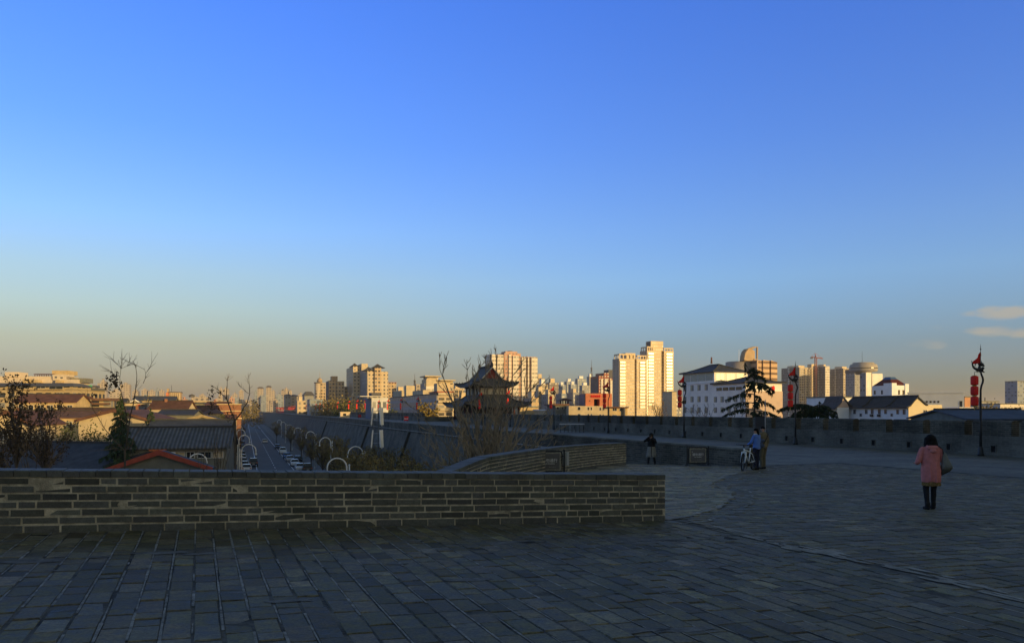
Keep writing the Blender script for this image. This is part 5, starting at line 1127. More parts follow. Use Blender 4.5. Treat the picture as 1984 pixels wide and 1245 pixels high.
f_pink = facade("pink_tower_facade", (.50, .29, .21), 2.6, 2.9, .24, .28, (.06, .055, .055), .35)
f_whiteb = facade("white_bay_facade", (.66, .60, .50), 2.4, 2.9, .40, .2, (.10, .10, .10), .5)
f_cream = facade("cream_facade", (.55, .45, .30), 3.0, 3.0, .22, .22, (.05, .05, .05), .25)
f_tan = facade("tan_facade", (.52, .39, .23), 2.6, 3.0, .30, .26, (.035, .035, .035), .15)
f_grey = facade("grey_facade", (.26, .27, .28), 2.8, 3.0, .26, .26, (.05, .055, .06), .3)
f_blue = facade("blue_grey_facade", (.24, .29, .35), 3.2, 3.0, .30, .24, (.08, .10, .13), .3)
f_brick = facade("brick_red_facade", (.30, .09, .05), 3.0, 3.0, .25, .25, (.05, .045, .04), .3)
f_dark = facade("dim_tower_facade", (.20, .18, .165), 2.4, 2.9, .30, .24, (.05, .05, .055), .25)
f_balc = facade("balcony_facade", (.50, .41, .28), 3.0, 2.9, .38, .30, (.035, .03, .028), .1)
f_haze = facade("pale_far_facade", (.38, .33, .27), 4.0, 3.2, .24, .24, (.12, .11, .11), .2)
f_apart = facade("old_apartment_facade", (.44, .35, .20), 2.7, 3.0, .32, .24, (.04, .045, .05), .3, band=(.30, .24, .14))
f_office = facade("office_facade", (.34, .35, .37), 1.6, 3.2, .30, .36, (.07, .08, .09), .2)
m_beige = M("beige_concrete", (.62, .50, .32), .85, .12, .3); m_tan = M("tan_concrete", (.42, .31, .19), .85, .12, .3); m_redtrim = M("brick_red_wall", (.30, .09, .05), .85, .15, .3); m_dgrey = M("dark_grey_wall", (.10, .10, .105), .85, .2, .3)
def crown(T, pxa, pxb, pya, pyb, n, d, mat):                  # open roof-top frame
    x0, x1, z0, z1 = T.X(pxa), T.X(pxb), T.H(pyb), T.H(pya); q = MB(); q.box(x0, x1, 0, .6, z1-1.1, z1).box(x0, x0+.6, .6, d, z1-1.1, z1).box(x1-.6, x1, .6, d, z1-1.1, z1)
    for k in range(n+1): x_ = lerp(x0, x1-.9, k/n); q.box(x_, x_+.9, 0, .6, z0, z1-1.1)
    for k in range(3): y_ = d*(k+1)/3-.8; q.box(x0, x0+.6, y_, y_+.8, z0, z1-1.1)
    q.build("crown_frame", mat, T.t)
# golden twin tower
T = TB("apartment_tower", "tall golden twin apartment tower with open roof frames", 1200, 1305, 700)
D = T.D(1187)
for a, b_, top, bt in ((1200, 1229.5, 694, 0), (1233.5, 1253, 694, 0), (1254, 1281.5, 677, 0), (1286.5, 1305, 677, 0)): MB().box(T.X(a), T.X(b_), 0, D, 0, T.H(top)).build("block", f_gold, T.t)
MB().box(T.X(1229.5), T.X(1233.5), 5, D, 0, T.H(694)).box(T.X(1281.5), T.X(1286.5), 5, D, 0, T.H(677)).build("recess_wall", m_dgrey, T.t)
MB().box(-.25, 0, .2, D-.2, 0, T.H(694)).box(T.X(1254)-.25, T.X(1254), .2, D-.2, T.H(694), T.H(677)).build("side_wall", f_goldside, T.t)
m_bright = M("glint_tinted_bay_glass", (.52, .42, .26), .25, .25, .5, 0, .6)  # sun glint on the bay windows put into the base colour
for a, b_, top in ((1201, 1211, 699), (1240, 1249, 699), (1256, 1266, 681), (1291, 1302, 681)):
    q = MB()
    for k in range(23):
        z1 = T.H(top)-2.9*k
        if z1 < 16: break
        q.box(T.X(a), T.X(b_), -.7, -.003, z1-1.75, z1-.35)
    q.box(T.X(a)-.2, T.X(b_)+.2, -.45, -.002, 14, T.H(top), 1).build("bay_window_stack", [m_bright, f_gold], T.t)
q = MB()
for k in range(18): q.box(T.X(1253)-.4, T.X(1253)+.5, -.9, -.004, 8+2.9*k, 9.2+2.9*k)
q.box(T.X(1253)-.2, T.X(1253)+.3, -.5, -.002, 8, 58)
q.build("stair_light_strip", m_bright, T.t)
crown(T, 1200, 1229.5, 685, 694, 4, D*.8, m_beige); crown(T, 1235, 1252.5, 687, 694, 3, D*.8, m_beige); crown(T, 1254, 1266, 669, 677, 3, D*.9, m_beige); crown(T, 1286.5, 1304.5, 671, 677, 3, D*.9, m_beige)
T.box("penthouse", m_beige, 1213, 1232, 683, 694, 1, D*.7); T.box("penthouse", f_gold, 1262, 1286, 658, 677, 1, D*.7)
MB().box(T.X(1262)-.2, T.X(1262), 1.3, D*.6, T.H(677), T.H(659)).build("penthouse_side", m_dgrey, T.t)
# pink tower behind the watchtower
T = TB("apartment_tower", "pinkish apartment tower with white balcony stacks behind the watchtower", 950, 1040, 560)
D = T.D(940)
for a, b_, top, mm in ((950, 976, 686, f_pink), (976, 1008, 683, f_pink), (1008, 1040, 689, f_pink)): MB().box(T.X(a), T.X(b_), 0 if a != 976 else -1.2, D, 0, T.H(top)).build("block", mm, T.t)
for a, b_, top in ((951, 959, 686.5), (962, 974, 687), (984, 989, 686), (992, 1003, 688), (1009, 1017, 690.5), (1021, 1023.5, 690.5), (1028, 1039.5, 690)):
    MB().box(T.X(a), T.X(b_), -2.2, -.005, 0, T.H(top)).build("white_bay", f_whiteb, T.t)
T.box("penthouse", M("pale_pink_wall", (.50, .33, .26), .85, .1, .3), 981, 1004, 679, 686, 2, 10); T.box("water_tank", m_dgrey, 989, 996, 677.5, 679, 4, 5)
MB().box(-.3, 0, 1, D-.5, 0, T.H(687)).build("side_wall", f_whiteb, T.t)
# twin-roofed tower left of centre
T = TB("apartment_tower", "sunlit stepped tower with pavilion roofs and a shaded left side", 712, 752, 620)
D = T.D(683)
MB().box(0, T.X(725), 0, D, 0, T.H(718)).build("block", f_cream, T.t); MB().box(T.X(725.5), T.X(738), -1.5, D, 0, T.H(712)).build("block", f_tan, T.t); MB().box(T.X(738), T.X(752), 0, D*.8, 0, T.H(719)).build("block", f_cream, T.t)
MB().box(-.4, 0, .5, D*.98, 0, T.H(714)).build("side_wall", f_grey, T.t)  # grey facade on this face stands in for its shade
MB().box(-6, 0, D*.45, D*.95, 0, T.H(704)).build("rear_block", f_cream, T.t)
MB().box(T.X(713), T.X(726), D*.4, D*.8, T.H(718), T.H(699)).build("penthouse", m_cream, T.t)
for cx_, cy_, z_, s in ((-3, D*.6, T.H(704), 4.5), (T.X(715), 4, T.H(718), 5.0), (T.X(733), 4, T.H(712), 5.5)):
    MB().rings([[(cx_-s, cy_-s, z_), (cx_+s, cy_-s, z_), (cx_+s, cy_+s, z_), (cx_-s, cy_+s, z_)], [(cx_-s*.45, cy_-s*.45, z_+1.6), (cx_+s*.45, cy_-s*.45, z_+1.6), (cx_+s*.45, cy_+s*.45, z_+1.6), (cx_-s*.45, cy_+s*.45, z_+1.6)], [(cx_-.2, cy_-.2, z_+3.4), (cx_+.2, cy_-.2, z_+3.4), (cx_+.2, cy_+.2, z_+3.4), (cx_-.2, cy_+.2, z_+3.4)]]).build("pavilion_roof", m_tiled, T.t)
T = TB("apartment_block", "thin tan slab right of the stepped tower", 752.5, 768, 720); T.box("block", f_tan, 752.5, 768, 741, d=14); MB().box(0, T.w, 0, .4, T.H(741), T.H(740)).build("roof_edge", m_redtrim, T.t)
T = TB("apartment_tower", "tan block with dark window rows and a roof-top box", 637, 667, 660); D = T.D(632)
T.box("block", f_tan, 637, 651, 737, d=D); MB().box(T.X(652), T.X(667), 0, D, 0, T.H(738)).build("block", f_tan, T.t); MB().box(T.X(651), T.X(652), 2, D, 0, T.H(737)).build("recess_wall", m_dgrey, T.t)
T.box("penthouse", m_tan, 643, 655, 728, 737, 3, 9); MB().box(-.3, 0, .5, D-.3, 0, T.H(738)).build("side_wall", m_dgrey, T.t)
T = TB("apartment_block", "narrow golden wing stepping down beside the tan block", 667.5, 673, 690); T.box("block", f_tan, 667.5, 673, 748, d=14)
T = TB("apartment_block", "slim pale block with one dark window column", 673.5, 681.5, 700); T.box("block", f_cream, 673.5, 681.5, 753, d=12); MB().box(T.X(676), T.X(678), -.3, -.003, 0, T.H(756)).build("window_column", m_glass, T.t)
# round-fronted tower with dome and spire
T = TB("round_tower", "round-fronted tower with a small dome and a needle spire", 610, 631, 760)
rr = T.X(622)*.58; q = MB(); q.lathe([(rr, 0), (rr, T.H(742))], 28, rr, rr); q.build("drum", f_cream, T.t, True)
MB().lathe([(rr*1.12, T.H(742)), (rr*1.12, T.H(740))], 28, rr, rr).build("cornice", m_dgrey, T.t); T.box("wing", f_tan, 621, 631, 741, d=14)
cx_ = T.X(620.5); MB().lathe([(2.4, T.H(741)), (2.4, T.H(738)), (2.9, T.H(737.6)), (2.5, T.H(735)), (1.4, T.H(732.5)), (.5, T.H(731))], 16, cx_, 6).build("dome", m_tan, T.t, True); MB().tube([(cx_, 6, T.H(732)), (cx_, 6, T.H(718))], [.45, .12], 6).build("spire", m_steel, T.t)
for px0, px1, ty, Y, mm, roof, lab in ((590, 608, 766, 560, f_grey, 758, "dim grey block with a dark stepped roof left of the round tower"), (600, 626, 773, 420, f_blue, 0, "low blue-grey block at the foot of the round tower"), (552, 564, 766, 800, f_grey, 763, "dim block with a dark roof edge in the hazy row"), (564, 577, 767, 805, f_haze, 764, "pale block with a dark roof edge in the hazy row"),
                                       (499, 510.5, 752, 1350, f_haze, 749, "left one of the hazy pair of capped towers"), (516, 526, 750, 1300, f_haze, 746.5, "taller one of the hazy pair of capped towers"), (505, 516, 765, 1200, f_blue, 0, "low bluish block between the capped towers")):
    T = TB("apartment_block", lab, px0, px1, Y); T.box("block", mm, px0, px1, ty, d=18)
    if roof: MB().rings([[(-.8, -.8, T.H(ty)), (T.w+.8, -.8, T.H(ty)), (T.w+.8, 19, T.H(ty)), (-.8, 19, T.H(ty))], [(T.w*.2, 3, T.H(roof)), (T.w*.8, 3, T.H(roof)), (T.w*.8, 15, T.H(roof)), (T.w*.2, 15, T.H(roof))]]).build("roof", m_dgrey, T.t)
# stepped cream blocks behind the bare tree
T = TB("apartment_block", "bright cream stepped block with overhanging roofs behind the bare tree", 824, 880, 380); D = T.D(813)
T.box("block", m_cream, 826, 849, 734, d=D*.8); T.box("block", f_whiteb, 824, 851, 748, y0=-2, d=D); T.box("block", f_cream, 851, 880, 741, y0=1, d=D*.8); MB().box(-.3, 0, 0, D-3, 0, T.H(742)).build("side_wall", f_grey, T.t)
for a, b_, z_ in ((822, 853, 727.5), (851, 881, 735)): MB().box(T.X(a), T.X(b_), -2, D*.8, T.H(z_+2.2), T.H(z_)).build("roof_slab", m_cream, T.t)
T.box("upper_storey", f_cream, 828, 850, 729.7, 734, 1, D*.6); T.box("upper_storey", m_cream, 852, 879, 737, 741, 1.2, D*.6)
T = TB("apartment_block", "orange-lit balconied block just left of the watchtower roof", 848, 876, 300); T.box("block", f_balc, 848, 876, 760, d=14)
q = MB()
for k in range(5): q.box(T.X(848), T.X(876), -1.3, -.004, 6+3*k, 7.0+3*k)
q.build("balcony_band", m_cream, T.t)
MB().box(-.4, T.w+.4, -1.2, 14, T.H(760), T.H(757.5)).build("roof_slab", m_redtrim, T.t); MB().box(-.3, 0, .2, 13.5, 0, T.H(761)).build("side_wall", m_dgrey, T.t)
# shaded grey office row and the white building behind the mast
T = TB("office_row", "long shaded grey office row between the stepped tower and cream blocks", 846, 858, 300); D = T.D(756); MB().box(0, T.w, 0, D, 0, T.H(763)).build("block", f_office, T.t); MB().box(-.4, T.w+.3, -.4, D, T.H(763), T.H(761.5)).build("roof_slab", m_dgrey, T.t)
for da, db, h_ in ((836, 842, 4), (795, 815, 2), (779, 783, 5), (760, 774, 3)): MB().box(1, 5, T.D(db), T.D(da), T.H(761.5), T.H(761.5)+h_).build("roof_box", m_cream, T.t)
T = TB("office_block", "small white office with window grid and dark blue side behind the antennas", 720, 752, 225); T.box("block", facade("white_grid_facade", (.55, .56, .56), 1.5, 3.0, .32, .30, (.12, .14, .16), .2), 720, 752, 770, d=11); MB().box(-.2, 0, .2, 10.8, 0, T.H(770.5)).build("side_wall", M("deep_blue_wall", (.05, .09, .17), .6, .1, .5), T.t)
MB().box(-3.5, T.w*.6, -1, 6, T.H(770)+.3, T.H(767)).build("roof_slab", m_whitewall, T.t); MB().box(T.X(722), T.X(741), 2, 7, T.H(767), T.H(760)).build("roof_box", m_dgrey, T.t)
T = TB("mid_block", "small sunlit block with a roof kink before the lattice mast", 793, 803, 420); T.box("block", m_cream, 793, 801, 752, d=10); T.box("annex", m_cream, 796, 799.5, 756, 770, -1.5, 1.4)
# lattice masts and crane
def lattice(label, px, py, Y, hw, pyb, arcs=False):
    t = thing("lattice_mast", label, "mast", (XP(px, Y), Y, GZ)); H = ht(py, Y); q = MB(); n = 16
    for s in range(4):
        a = math.pi/4+s*math.pi/2; q.tube([(hw*math.cos(a), hw*math.sin(a), 0), (hw*.25*math.cos(a), hw*.25*math.sin(a), H*.86)], .12*hw/2, 4)
        for k in range(n):
            z0, z1 = H*.86*k/n, H*.86*(k+1)/n; f0, f1 = lerp(1, .25, k/n), lerp(1, .25, (k+1)/n); a2 = a+math.pi/2
            q.tube([(hw*f0*math.cos(a), hw*f0*math.sin(a), z0), (hw*f1*math.cos(a2), hw*f1*math.sin(a2), z1)], .07*hw/2, 3)
    q.build("frame", m_dgrey, t); MB().tube([(0, 0, H*.8), (0, 0, H)], [.25*hw/2, .08*hw/2], 5).build("spire", m_dgrey, t)
    MB().lathe([(hw*.5, H*.74), (hw*.5, H*.76)], 10).lathe([(hw*.35, H*.85), (hw*.35, H*.87)], 10).build("platform", m_dgrey, t)
lattice("dark lattice mast left of the bright cream blocks", 803.5, 724, 760, 3.2, 760); lattice("faint television mast with a needle top beside the brick-red tower", 1146, 697, 1150, 4.0, 740)
T = TB("antenna_base_block", "grey shaft-topped block carrying small aerials right of the lattice mast", 806, 815, 700); T.box("block", f_haze, 806, 815, 744, d=10)
t = thing("tower_crane", "tower crane with a short jib over the beige tower row", "crane", (XP(1580.5, 900), 900, GZ)); q = MB(); H = ht(692, 900)
for sx in (-1, 1):
    for sy in (-1, 1): q.tube([(sx, sy, 0), (sx, sy, H)], .28, 4)
for k in range(36): z0 = H*k/36; s = (-1)**k; q.tube([(-s, -1, z0), (s, -1, z0+H/36)], .16, 3); q.tube([(-1, s, z0), (-1, -s, z0+H/36)], .16, 3)
q.build("tower_section", m_redtrim, t); MB().tube([(0, 0, H), (-1, 0, H+5)], [.9, .2], 4).build("apex", m_redtrim, t)
MB().tube([(-5, 0, H+.5), (9.5, 3, H-1.2)], .6, 4).tube([(-1, 0, H+5), (9, 3, H-.8)], .14, 3).tube([(-1, 0, H+5), (-5, 0, H+.6)], .14, 3).build("jib", m_redtrim, t); MB().box(-6, -3.6, -1, 1, H-1.6, H+.4).build("counterweight", m_dgrey, t)
# distant grey-blue towers and the tan pair right of the pink tower
for px0, px1, ty, Y, mm, lab in ((1041, 1056, 732, 640, f_dark, "dull tan tower just right of the pink tower"), (1048, 1062, 744, 500, f_balc, "block with red and cream balcony bands by the pink tower"), (1064, 1082, 741, 620, f_dark, "dull block with a roof frame left of the blue-grey towers"), (1085, 1096, 745, 980, f_blue, "first of the blue-grey towers, low and flat"), (1098, 1111, 738.5, 1000, f_blue, "blue-grey tower with a sunlit top corner"), (1106, 1117, 744, 960, f_blue, "plain blue-grey tower between the two taller ones"), (1119, 1136, 733, 1040, f_blue, "tallest blue-grey tower below the television mast"), (1128, 1143, 746, 930, f_grey, "grey tower before the tallest blue-grey one"), (1142, 1149, 729, 1000, f_haze, "slim pale tower with a bright edge by the television mast")):
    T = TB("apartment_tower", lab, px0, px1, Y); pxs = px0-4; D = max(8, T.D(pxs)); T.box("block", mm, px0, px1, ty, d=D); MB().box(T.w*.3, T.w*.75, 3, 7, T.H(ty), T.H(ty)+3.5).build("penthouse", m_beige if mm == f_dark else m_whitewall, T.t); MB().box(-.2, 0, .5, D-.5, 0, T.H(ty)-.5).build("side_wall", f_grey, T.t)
T = TB("apartment_tower", "brick-red tower with pale window columns left of the golden twin", 1160, 1187, 780); D = T.D(1144)
T.box("block", f_brick, 1160, 1169, 728, d=D); T.box("block", f_brick, 1170, 1180, 722, d=D); T.box("block", f_brick, 1181, 1187, 732, d=D); MB().box(-.3, 0, .5, D-.5, 0, T.H(733)).build("side_wall", M("shaded_brick_side", (.16, .11, .10), .85, .15, .2), T.t)  # duller brick on the left face, its shade put into the colour
for a, b_, ty in ((1164, 1167.5, 734), (1171, 1178, 733), (1182, 1186, 736)): MB().box(T.X(a), T.X(b_), -.8, -.004, 0, T.H(ty)).build("pale_bay", f_whiteb, T.t)
T = TB("apartment_block", "plain grey slab behind the brick-red tower's top", 1179, 1188, 860); T.box("block", m_dgrey, 1179, 1188, 716, d=12)
# cream low building with the orange roof-top block
T = TB("low_building", "cream low building with dark windows and an orange rooftop block carrying red signs", 1102, 1215, 200, rz=R(6)); D = 16
T.box("block", m_cream, 1102, 1180, 786, d=D); T.box("block", m_ywall, 1180, 1215, 790, y0=-.4, d=D); MB().box(T.X(1178), T.X(1216), -1.2, D, T.H(790), T.H(787.5)).build("roof_slab", m_rust, T.t)
for a, b_, y0, y1 in ((1119, 1125, 787.5, 794.5), (1138, 1142, 788, 794.5), (1144, 1147.5, 788, 794.5), (1161, 1165, 789, 795), (1167, 1170.5, 789, 795), (1119, 1125, 801, 808), (1138, 1142, 801, 808), (1144, 1147.5, 801, 808), (1161, 1165, 802, 808), (1167, 1170.5, 802, 808)): win(T.t, T.X(a), T.X(b_), T.H(y1), T.H(y0))
for a, b_, y0, y1 in ((1186, 1194.5, 789.5, 796), (1199.5, 1204.5, 790.5, 796.5), (1186, 1194.5, 803, 809)): win(T.t, T.X(a), T.X(b_), T.H(y1), T.H(y0), -.4)
MB().box(T.X(1206.5), T.X(1209.5), -1.1, -.41, 0, T.H(790)).build("pillar", m_dgrey, T.t)
ob_ = M("orange_render", (.52, .19, .10), .85, .12, .4)
q = MB(); q.box(T.X(1136), T.X(1152.5), 1, 9, T.H(786)-.2, T.H(761.5)).box(T.X(1152.5), T.X(1163.5), 1, 9, T.H(772.5), T.H(761.5)).box(T.X(1163.5), T.X(1180), 1, 9, T.H(786)-.2, T.H(761.5)).box(T.X(1177), T.X(1188), 1.4, 9, T.H(787), T.H(762)); q.build("orange_block", ob_, T.t)
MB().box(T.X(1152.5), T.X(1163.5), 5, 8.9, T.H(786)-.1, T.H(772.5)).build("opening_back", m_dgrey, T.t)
for k in range(5): MB().box(T.X(1146.5+k*3.9), T.X(1149.4+k*3.9), .85, .997, T.H(768.6), T.H(765.2)).box(T.X(1147.3+k*3.9), T.X(1148.6+k*3.9), .80, .85, T.H(769.4), T.H(764.6)).build("sign_letter", m_flag, T.t)
MB().box(T.X(1136)-.15, T.X(1136)-.003, 1.2, 9, T.H(786), T.H(762.5)).build("pink_side", M("dull_pink_wall", (.28, .17, .16), .85, .1, .4), T.t)
MB().box(T.X(1143), T.X(1145), .95, .997, T.H(777), T.H(775)).build("vent", m_dark, T.t)
T = TB("low_building", "grey low wing with a brown roof and small pavilion, joining the cream building", 1076, 1101, 204, rz=R(6)); T.box("block", m_gwall, 1076, 1101, 785, d=15); MB().box(-.8, T.w+.2, -.8, 15, T.H(785), T.H(782)).build("roof", m_brownroof, T.t)
for a, b_ in ((1078, 1083.5), (1087.5, 1091.5), (1094, 1099.5)): win(T.t, T.X(a), T.X(b_), T.H(793), T.H(787)); win(T.t, T.X(a), T.X(b_), T.H(807), T.H(801))
q = MB()
for sx in (1096, 1106):
    for yy in (5, 9): q.box(T.X(sx), T.X(sx)+.3, yy, yy+.3, T.H(783), T.H(775.5))
q.build("pavilion_post", m_redwood, T.t); cx_ = T.X(1101)+.2; MB().rings([[(cx_-2, 4, T.H(775.5)), (cx_+2, 4, T.H(775.5)), (cx_+2, 10.3, T.H(775.5)), (cx_-2, 10.3, T.H(775.5))], [(cx_-.2, 5.5, T.H(770)), (cx_+.2, 5.5, T.H(770)), (cx_+.2, 8.8, T.H(770)), (cx_-.2, 8.8, T.H(770))]]).build("pavilion_roof", m_rust, T.t)
for px0, px1, ty, Y, lab in ((1006, 1042, 789, 230, "low ochre wall block right of the watchtower's base"), (1058, 1078, 795, 220, "tiny white-topped shed beside the grey low wing")):
    T = TB("low_building", lab, px0, px1, Y); T.box("block", m_ywall, px0, px1, ty, d=10); MB().box(-.3, T.w+.3, -.3, 10, T.H(ty), T.H(ty)+.35).build("roof_slab", m_whitewall if px0 > 1050 else m_gwall, T.t)
# white hotel with grey tiled roofs
T = TB("hotel_building", "white four-storey hotel with grey tiled hip roofs behind the tall cedar", 1444, 1515, 215, "building"); D1 = T.D(1384); D2 = T.D(1323)
m_pinkw = M("pale_pink_tiles", (.52, .40, .32), .8, .08, .5)
zt = T.H(740); MB().box(0, T.w, .0, D1, 0, zt).build("wall", m_whitewall, T.t); MB().box(.02, T.w+.05, -.25, -.003, 0, T.H(757)).build("front_wall", m_pinkw, T.t)
zu = ht(719, 230); MB().box(.0, T.w*.95, D1, D2, 0, zu).build("upper_wall", m_whitewall, T.t)
def hiproof(par, x0, x1, y0, y1, z, h, over, nm="roof", rid=.35):
    cx, cy = (x0+x1)/2, (y0+y1)/2; hx, hy = (x1-x0)/2+over, (y1-y0)/2+over; rx, ry = max(.1, hx-hy)*1.0 if hx > hy else .1, max(.1, hy-hx) if hy > hx else .1
    q = MB(); R_ = [[(cx-hx, cy-hy, z-.25), (cx+hx, cy-hy, z-.25), (cx+hx, cy+hy, z-.25), (cx-hx, cy+hy, z-.25)]]
    for v in (0, .25, .5, .75, 1): k = h*v**1.35; R_.append([(cx+sx*lerp(hx, rx, v), cy+sy*lerp(hy, ry, v), z+k) for sx, sy in ((-1, -1), (1, -1), (1, 1), (-1, 1))])
    rf = q.rings(R_).build(nm, m_slate, par); q = MB()
    for sx, sy in ((-1, -1), (1, -1), (1, 1), (-1, 1)): q.tube([(cx+sx*lerp(hx, rx, v), cy+sy*lerp(hy, ry, v), z+h*v**1.35+.05) for v in (0, .25, .5, .75, 1)], .16, 5)
    q.tube([(cx-rx, cy-ry, z+h+.1), (cx+rx, cy+ry, z+h+.1)], .2, 5); q.build("ridge_tiles", m_tiled, rf); return rf
hiproof(T.t, 0, T.w, 0, D1, zt, 1.7, .9); hiproof(T.t, 0, T.w*.95, D1+.2, D2, zu, 2.4, .9)
MB().box(-.06, 0, -.2, D1, zt-.5, zt-.26).build("eaves_trim", m_white, T.t); MB().box(-.25, 0, D1-.3, D2, ht(741.5, 230), ht(739.5, 230)).build("floor_trim", m_white, T.t)
def sidewin(T, y0, y1, z0, z1, glassm, nm="window"):
    f = MB().box(-.05, 0, y0, y1, z0, z1).build(nm, M("window_reveal", (.16, .16, .17), .7, .1), T.t); MB().box(-.065, -.051, lerp(y0, y1, .38), y1-.05, z0+.08, z1-.08).build("pane", glassm, f)
gl = M("curtained_glass", (.30, .29, .20), .3, .15, 1, 0, .5)
for py in (751, 773, 794):
    Yw = 238; z0, z1 = ht(py+5.5, Yw), ht(py-5.5, Yw)
    for pxw in (1327, 1341, 1354.5, 1368.5): d_ = T.D(pxw+2.5); sidewin(T, d_-.1, T.D(pxw-3), z0, z1, gl)
    Yw = 222; z0, z1 = ht(py+5.5, Yw), ht(py-5.5, Yw)
    if py > 760:
        for pxw in (1386.5, 1399.5, 1413, 1426, 1438): d_ = T.D(pxw+2.7); sidewin(T, d_, T.D(pxw-3.2), z0, z1, gl)
for k in range(4):                                            # glazed gallery under the upper roof
    a, b_ = lerp(D1+.6, D2-.3, k/4)+.15, lerp(D1+.6, D2-.3, (k+1)/4)-.15; MB().box(-.06, 0, a, b_, ht(738, 236), ht(723.5, 236)).build("gallery_window", M("pale_green_glass", (.22, .28, .27), .25, .1, 1, 0, .5), T.t)
for k in range(4):
    a, b_ = lerp(1.2, D1-1.0, k/4)+.2, lerp(1.2, D1-1.0, (k+1)/4)-.2; f = MB().box(-.10, 0, a-.15, b_+.15, ht(757, 222), ht(746.5, 222)).build("veranda_window", m_white, T.t); MB().box(-.115, -.101, a, b_, ht(756, 222), ht(749.5, 222)).build("pane", m_glass, f)
for k in range(3): x0 = T.X(1446)+k*3.6; win(T.t, x0+.3, x0+3.2, zu-3.2, zu-.6, D1, gl, m_white)
MB().box(T.X(1494), T.X(1499.5), -.4, -.26, T.H(755.5), T.H(748)).box(T.X(1495.5), T.X(1498), -.5, -.4, T.H(757), T.H(746.5)).build("red_sign", m_flag, T.t)
MB().tube([(3, D1+6, zu+2.6), (3, D1+6, zu+4.6)], [.3, .22], 7).build("chimney", m_rust, T.t)
# curved golden building with sculpted crown
T = TB("curved_building", "golden curved building with a sculpted arch crown behind the cedar", 1467, 1511, 430); D = T.D(1420)
for a, b_ in ((1467, 1477), (1479, 1493.5), (1495.5, 1511)):
    x0, x1 = T.X(a), T.X(b_); MB().add([(x0, 1.6*((a-1467)/44)**2, 0), (x1, 1.6*((b_-1467)/44)**2+.6, 0), (x1, D, 0), (x0, D, 0)]+[(x0, 1.6*((a-1467)/44)**2, T.H(697)), (x1, 1.6*((b_-1467)/44)**2+.6, T.H(697.5 if a < 1495 else 700)), (x1, D, T.H(697)), (x0, D, T.H(697))], [(3, 2, 1, 0), (4, 5, 6, 7), (0, 1, 5, 4), (1, 2, 6, 5), (2, 3, 7, 6), (3, 0, 4, 7)]).build("block", facade("banded_gold_facade", (.52, .36, .22), 40, 3.1, .48, .20, (.16, .10, .06), 0) , T.t)
MB().box(T.X(1477), T.X(1495.5), 3, D, 0, T.H(698)).build("recess_wall", m_redtrim, T.t); MB().lathe([(D*.36, 0), (D*.36, T.H(699)), (D*.33, T.H(698))], 24, -D*.05, D*.62).build("drum", M("mauve_grey_wall", (.30, .27, .25), .85, .1, .3), T.t, True)
q = MB(); x0 = T.X(1456); z0 = T.H(698)
q.xprism([(x0-2, z0), (x0+5.2, z0), (x0+5.2, z0+5.5), (x0+3.2, z0+6.6), (x0+1, z0+6.8), (x0-.6, z0+5.5), (x0-1.6, z0+3)], 4, 8); q.build("crown_body", m_tan, T.t)
MB().tube([(x0-2, 4, z0+.5), (x0-1.2, 4, z0+4), (x0+.8, 4, z0+6.4), (x0+4, 4, z0+7.4), (x0+6.6, 4, z0+7.8), (x0+6.6, 4, z0+1), (x0+4.4, 4, z0+.6)], [.9, .8, .7, .6, .6, .55, .6], 6).build("crown_arch", m_tan, T.t); MB().tube([(x0-4.6, 5, z0-.5), (x0-4.6, 5, z0+6.2)], .12, 5).build("aerial", m_white, T.t)
# row of beige towers
for pxs, px0, px1, ty, lab, cols in ((1514, 1549, 1575, 711, "first of the beige tower row, widest shaded side, behind the lantern post", 1), (1577, 1599, 1607.5, 709, "middle beige tower with a pale end wall and orange side strip", 2), (1608, 1634, 1654, 713, "third beige tower with many balconies, left of the round-topped building", 1)):
    Y = 900; T = TB("apartment_tower", lab, px0, px1, Y); D = T.D(pxs)
    T.box("block", f_balc if cols == 1 else f_whiteb, px0, px1, ty, d=D); MB().box(-.4, 0, .6, D*.52, 0, T.H(ty+1)).box(-.4, 0, D*.60, D-.6, 0, T.H(ty+1)).build("side_wall", f_dark, T.t); MB().box(-.9, 0, D*.53, D*.59, 0, T.H(ty)).build("pale_fin", f_whiteb, T.t)  # darker facade on the side wall holds its shade in the colour
    if cols == 1:
        for a in (.36, .62, .84):
            q = MB()
            for k in range(24): q.box(T.w*a, T.w*(a+.11), -1.4, -.004, 6+2.9*k, 7.3+2.9*k) if 7.3+2.9*k < T.H(ty)-1 else None
            q.box(T.w*(a+.045), T.w*(a+.065), -.5, -.003, 6, T.H(ty)-1).build("balcony_stack", m_beige, T.t)
    T.box("penthouse", m_beige, lerp(px0, px1, .05), lerp(px0, px1, .5), ty-3.5, ty, 3, 10); MB().box(2, 7, D*.45, D*.75, T.H(ty), T.H(ty-4)).build("penthouse", m_beige, T.t)
    if cols == 2: MB().box(-4, -.4, D*.7, D*.99, 0, T.H(ty+4)).build("orange_wing", f_tan, T.t); MB().box(-8, 0, D*.72, D*1.1, T.H(714), T.H(704)).build("core_top", m_beige, T.t)
T = TB("apartment_tower", "pale slab tower just left of the round-topped building", 1656, 1667, 860); T.box("block", f_grey, 1656, 1667, 722, d=14); MB().box(-.5, T.w, -.4, 14, T.H(722), T.H(715)).build("roof_frame", m_dgrey, T.t); MB().tube([(T.w*.8, 5, T.H(715)), (T.w*.8, 5, T.H(704))], .3, 4).build("aerial", m_dgrey, T.t)
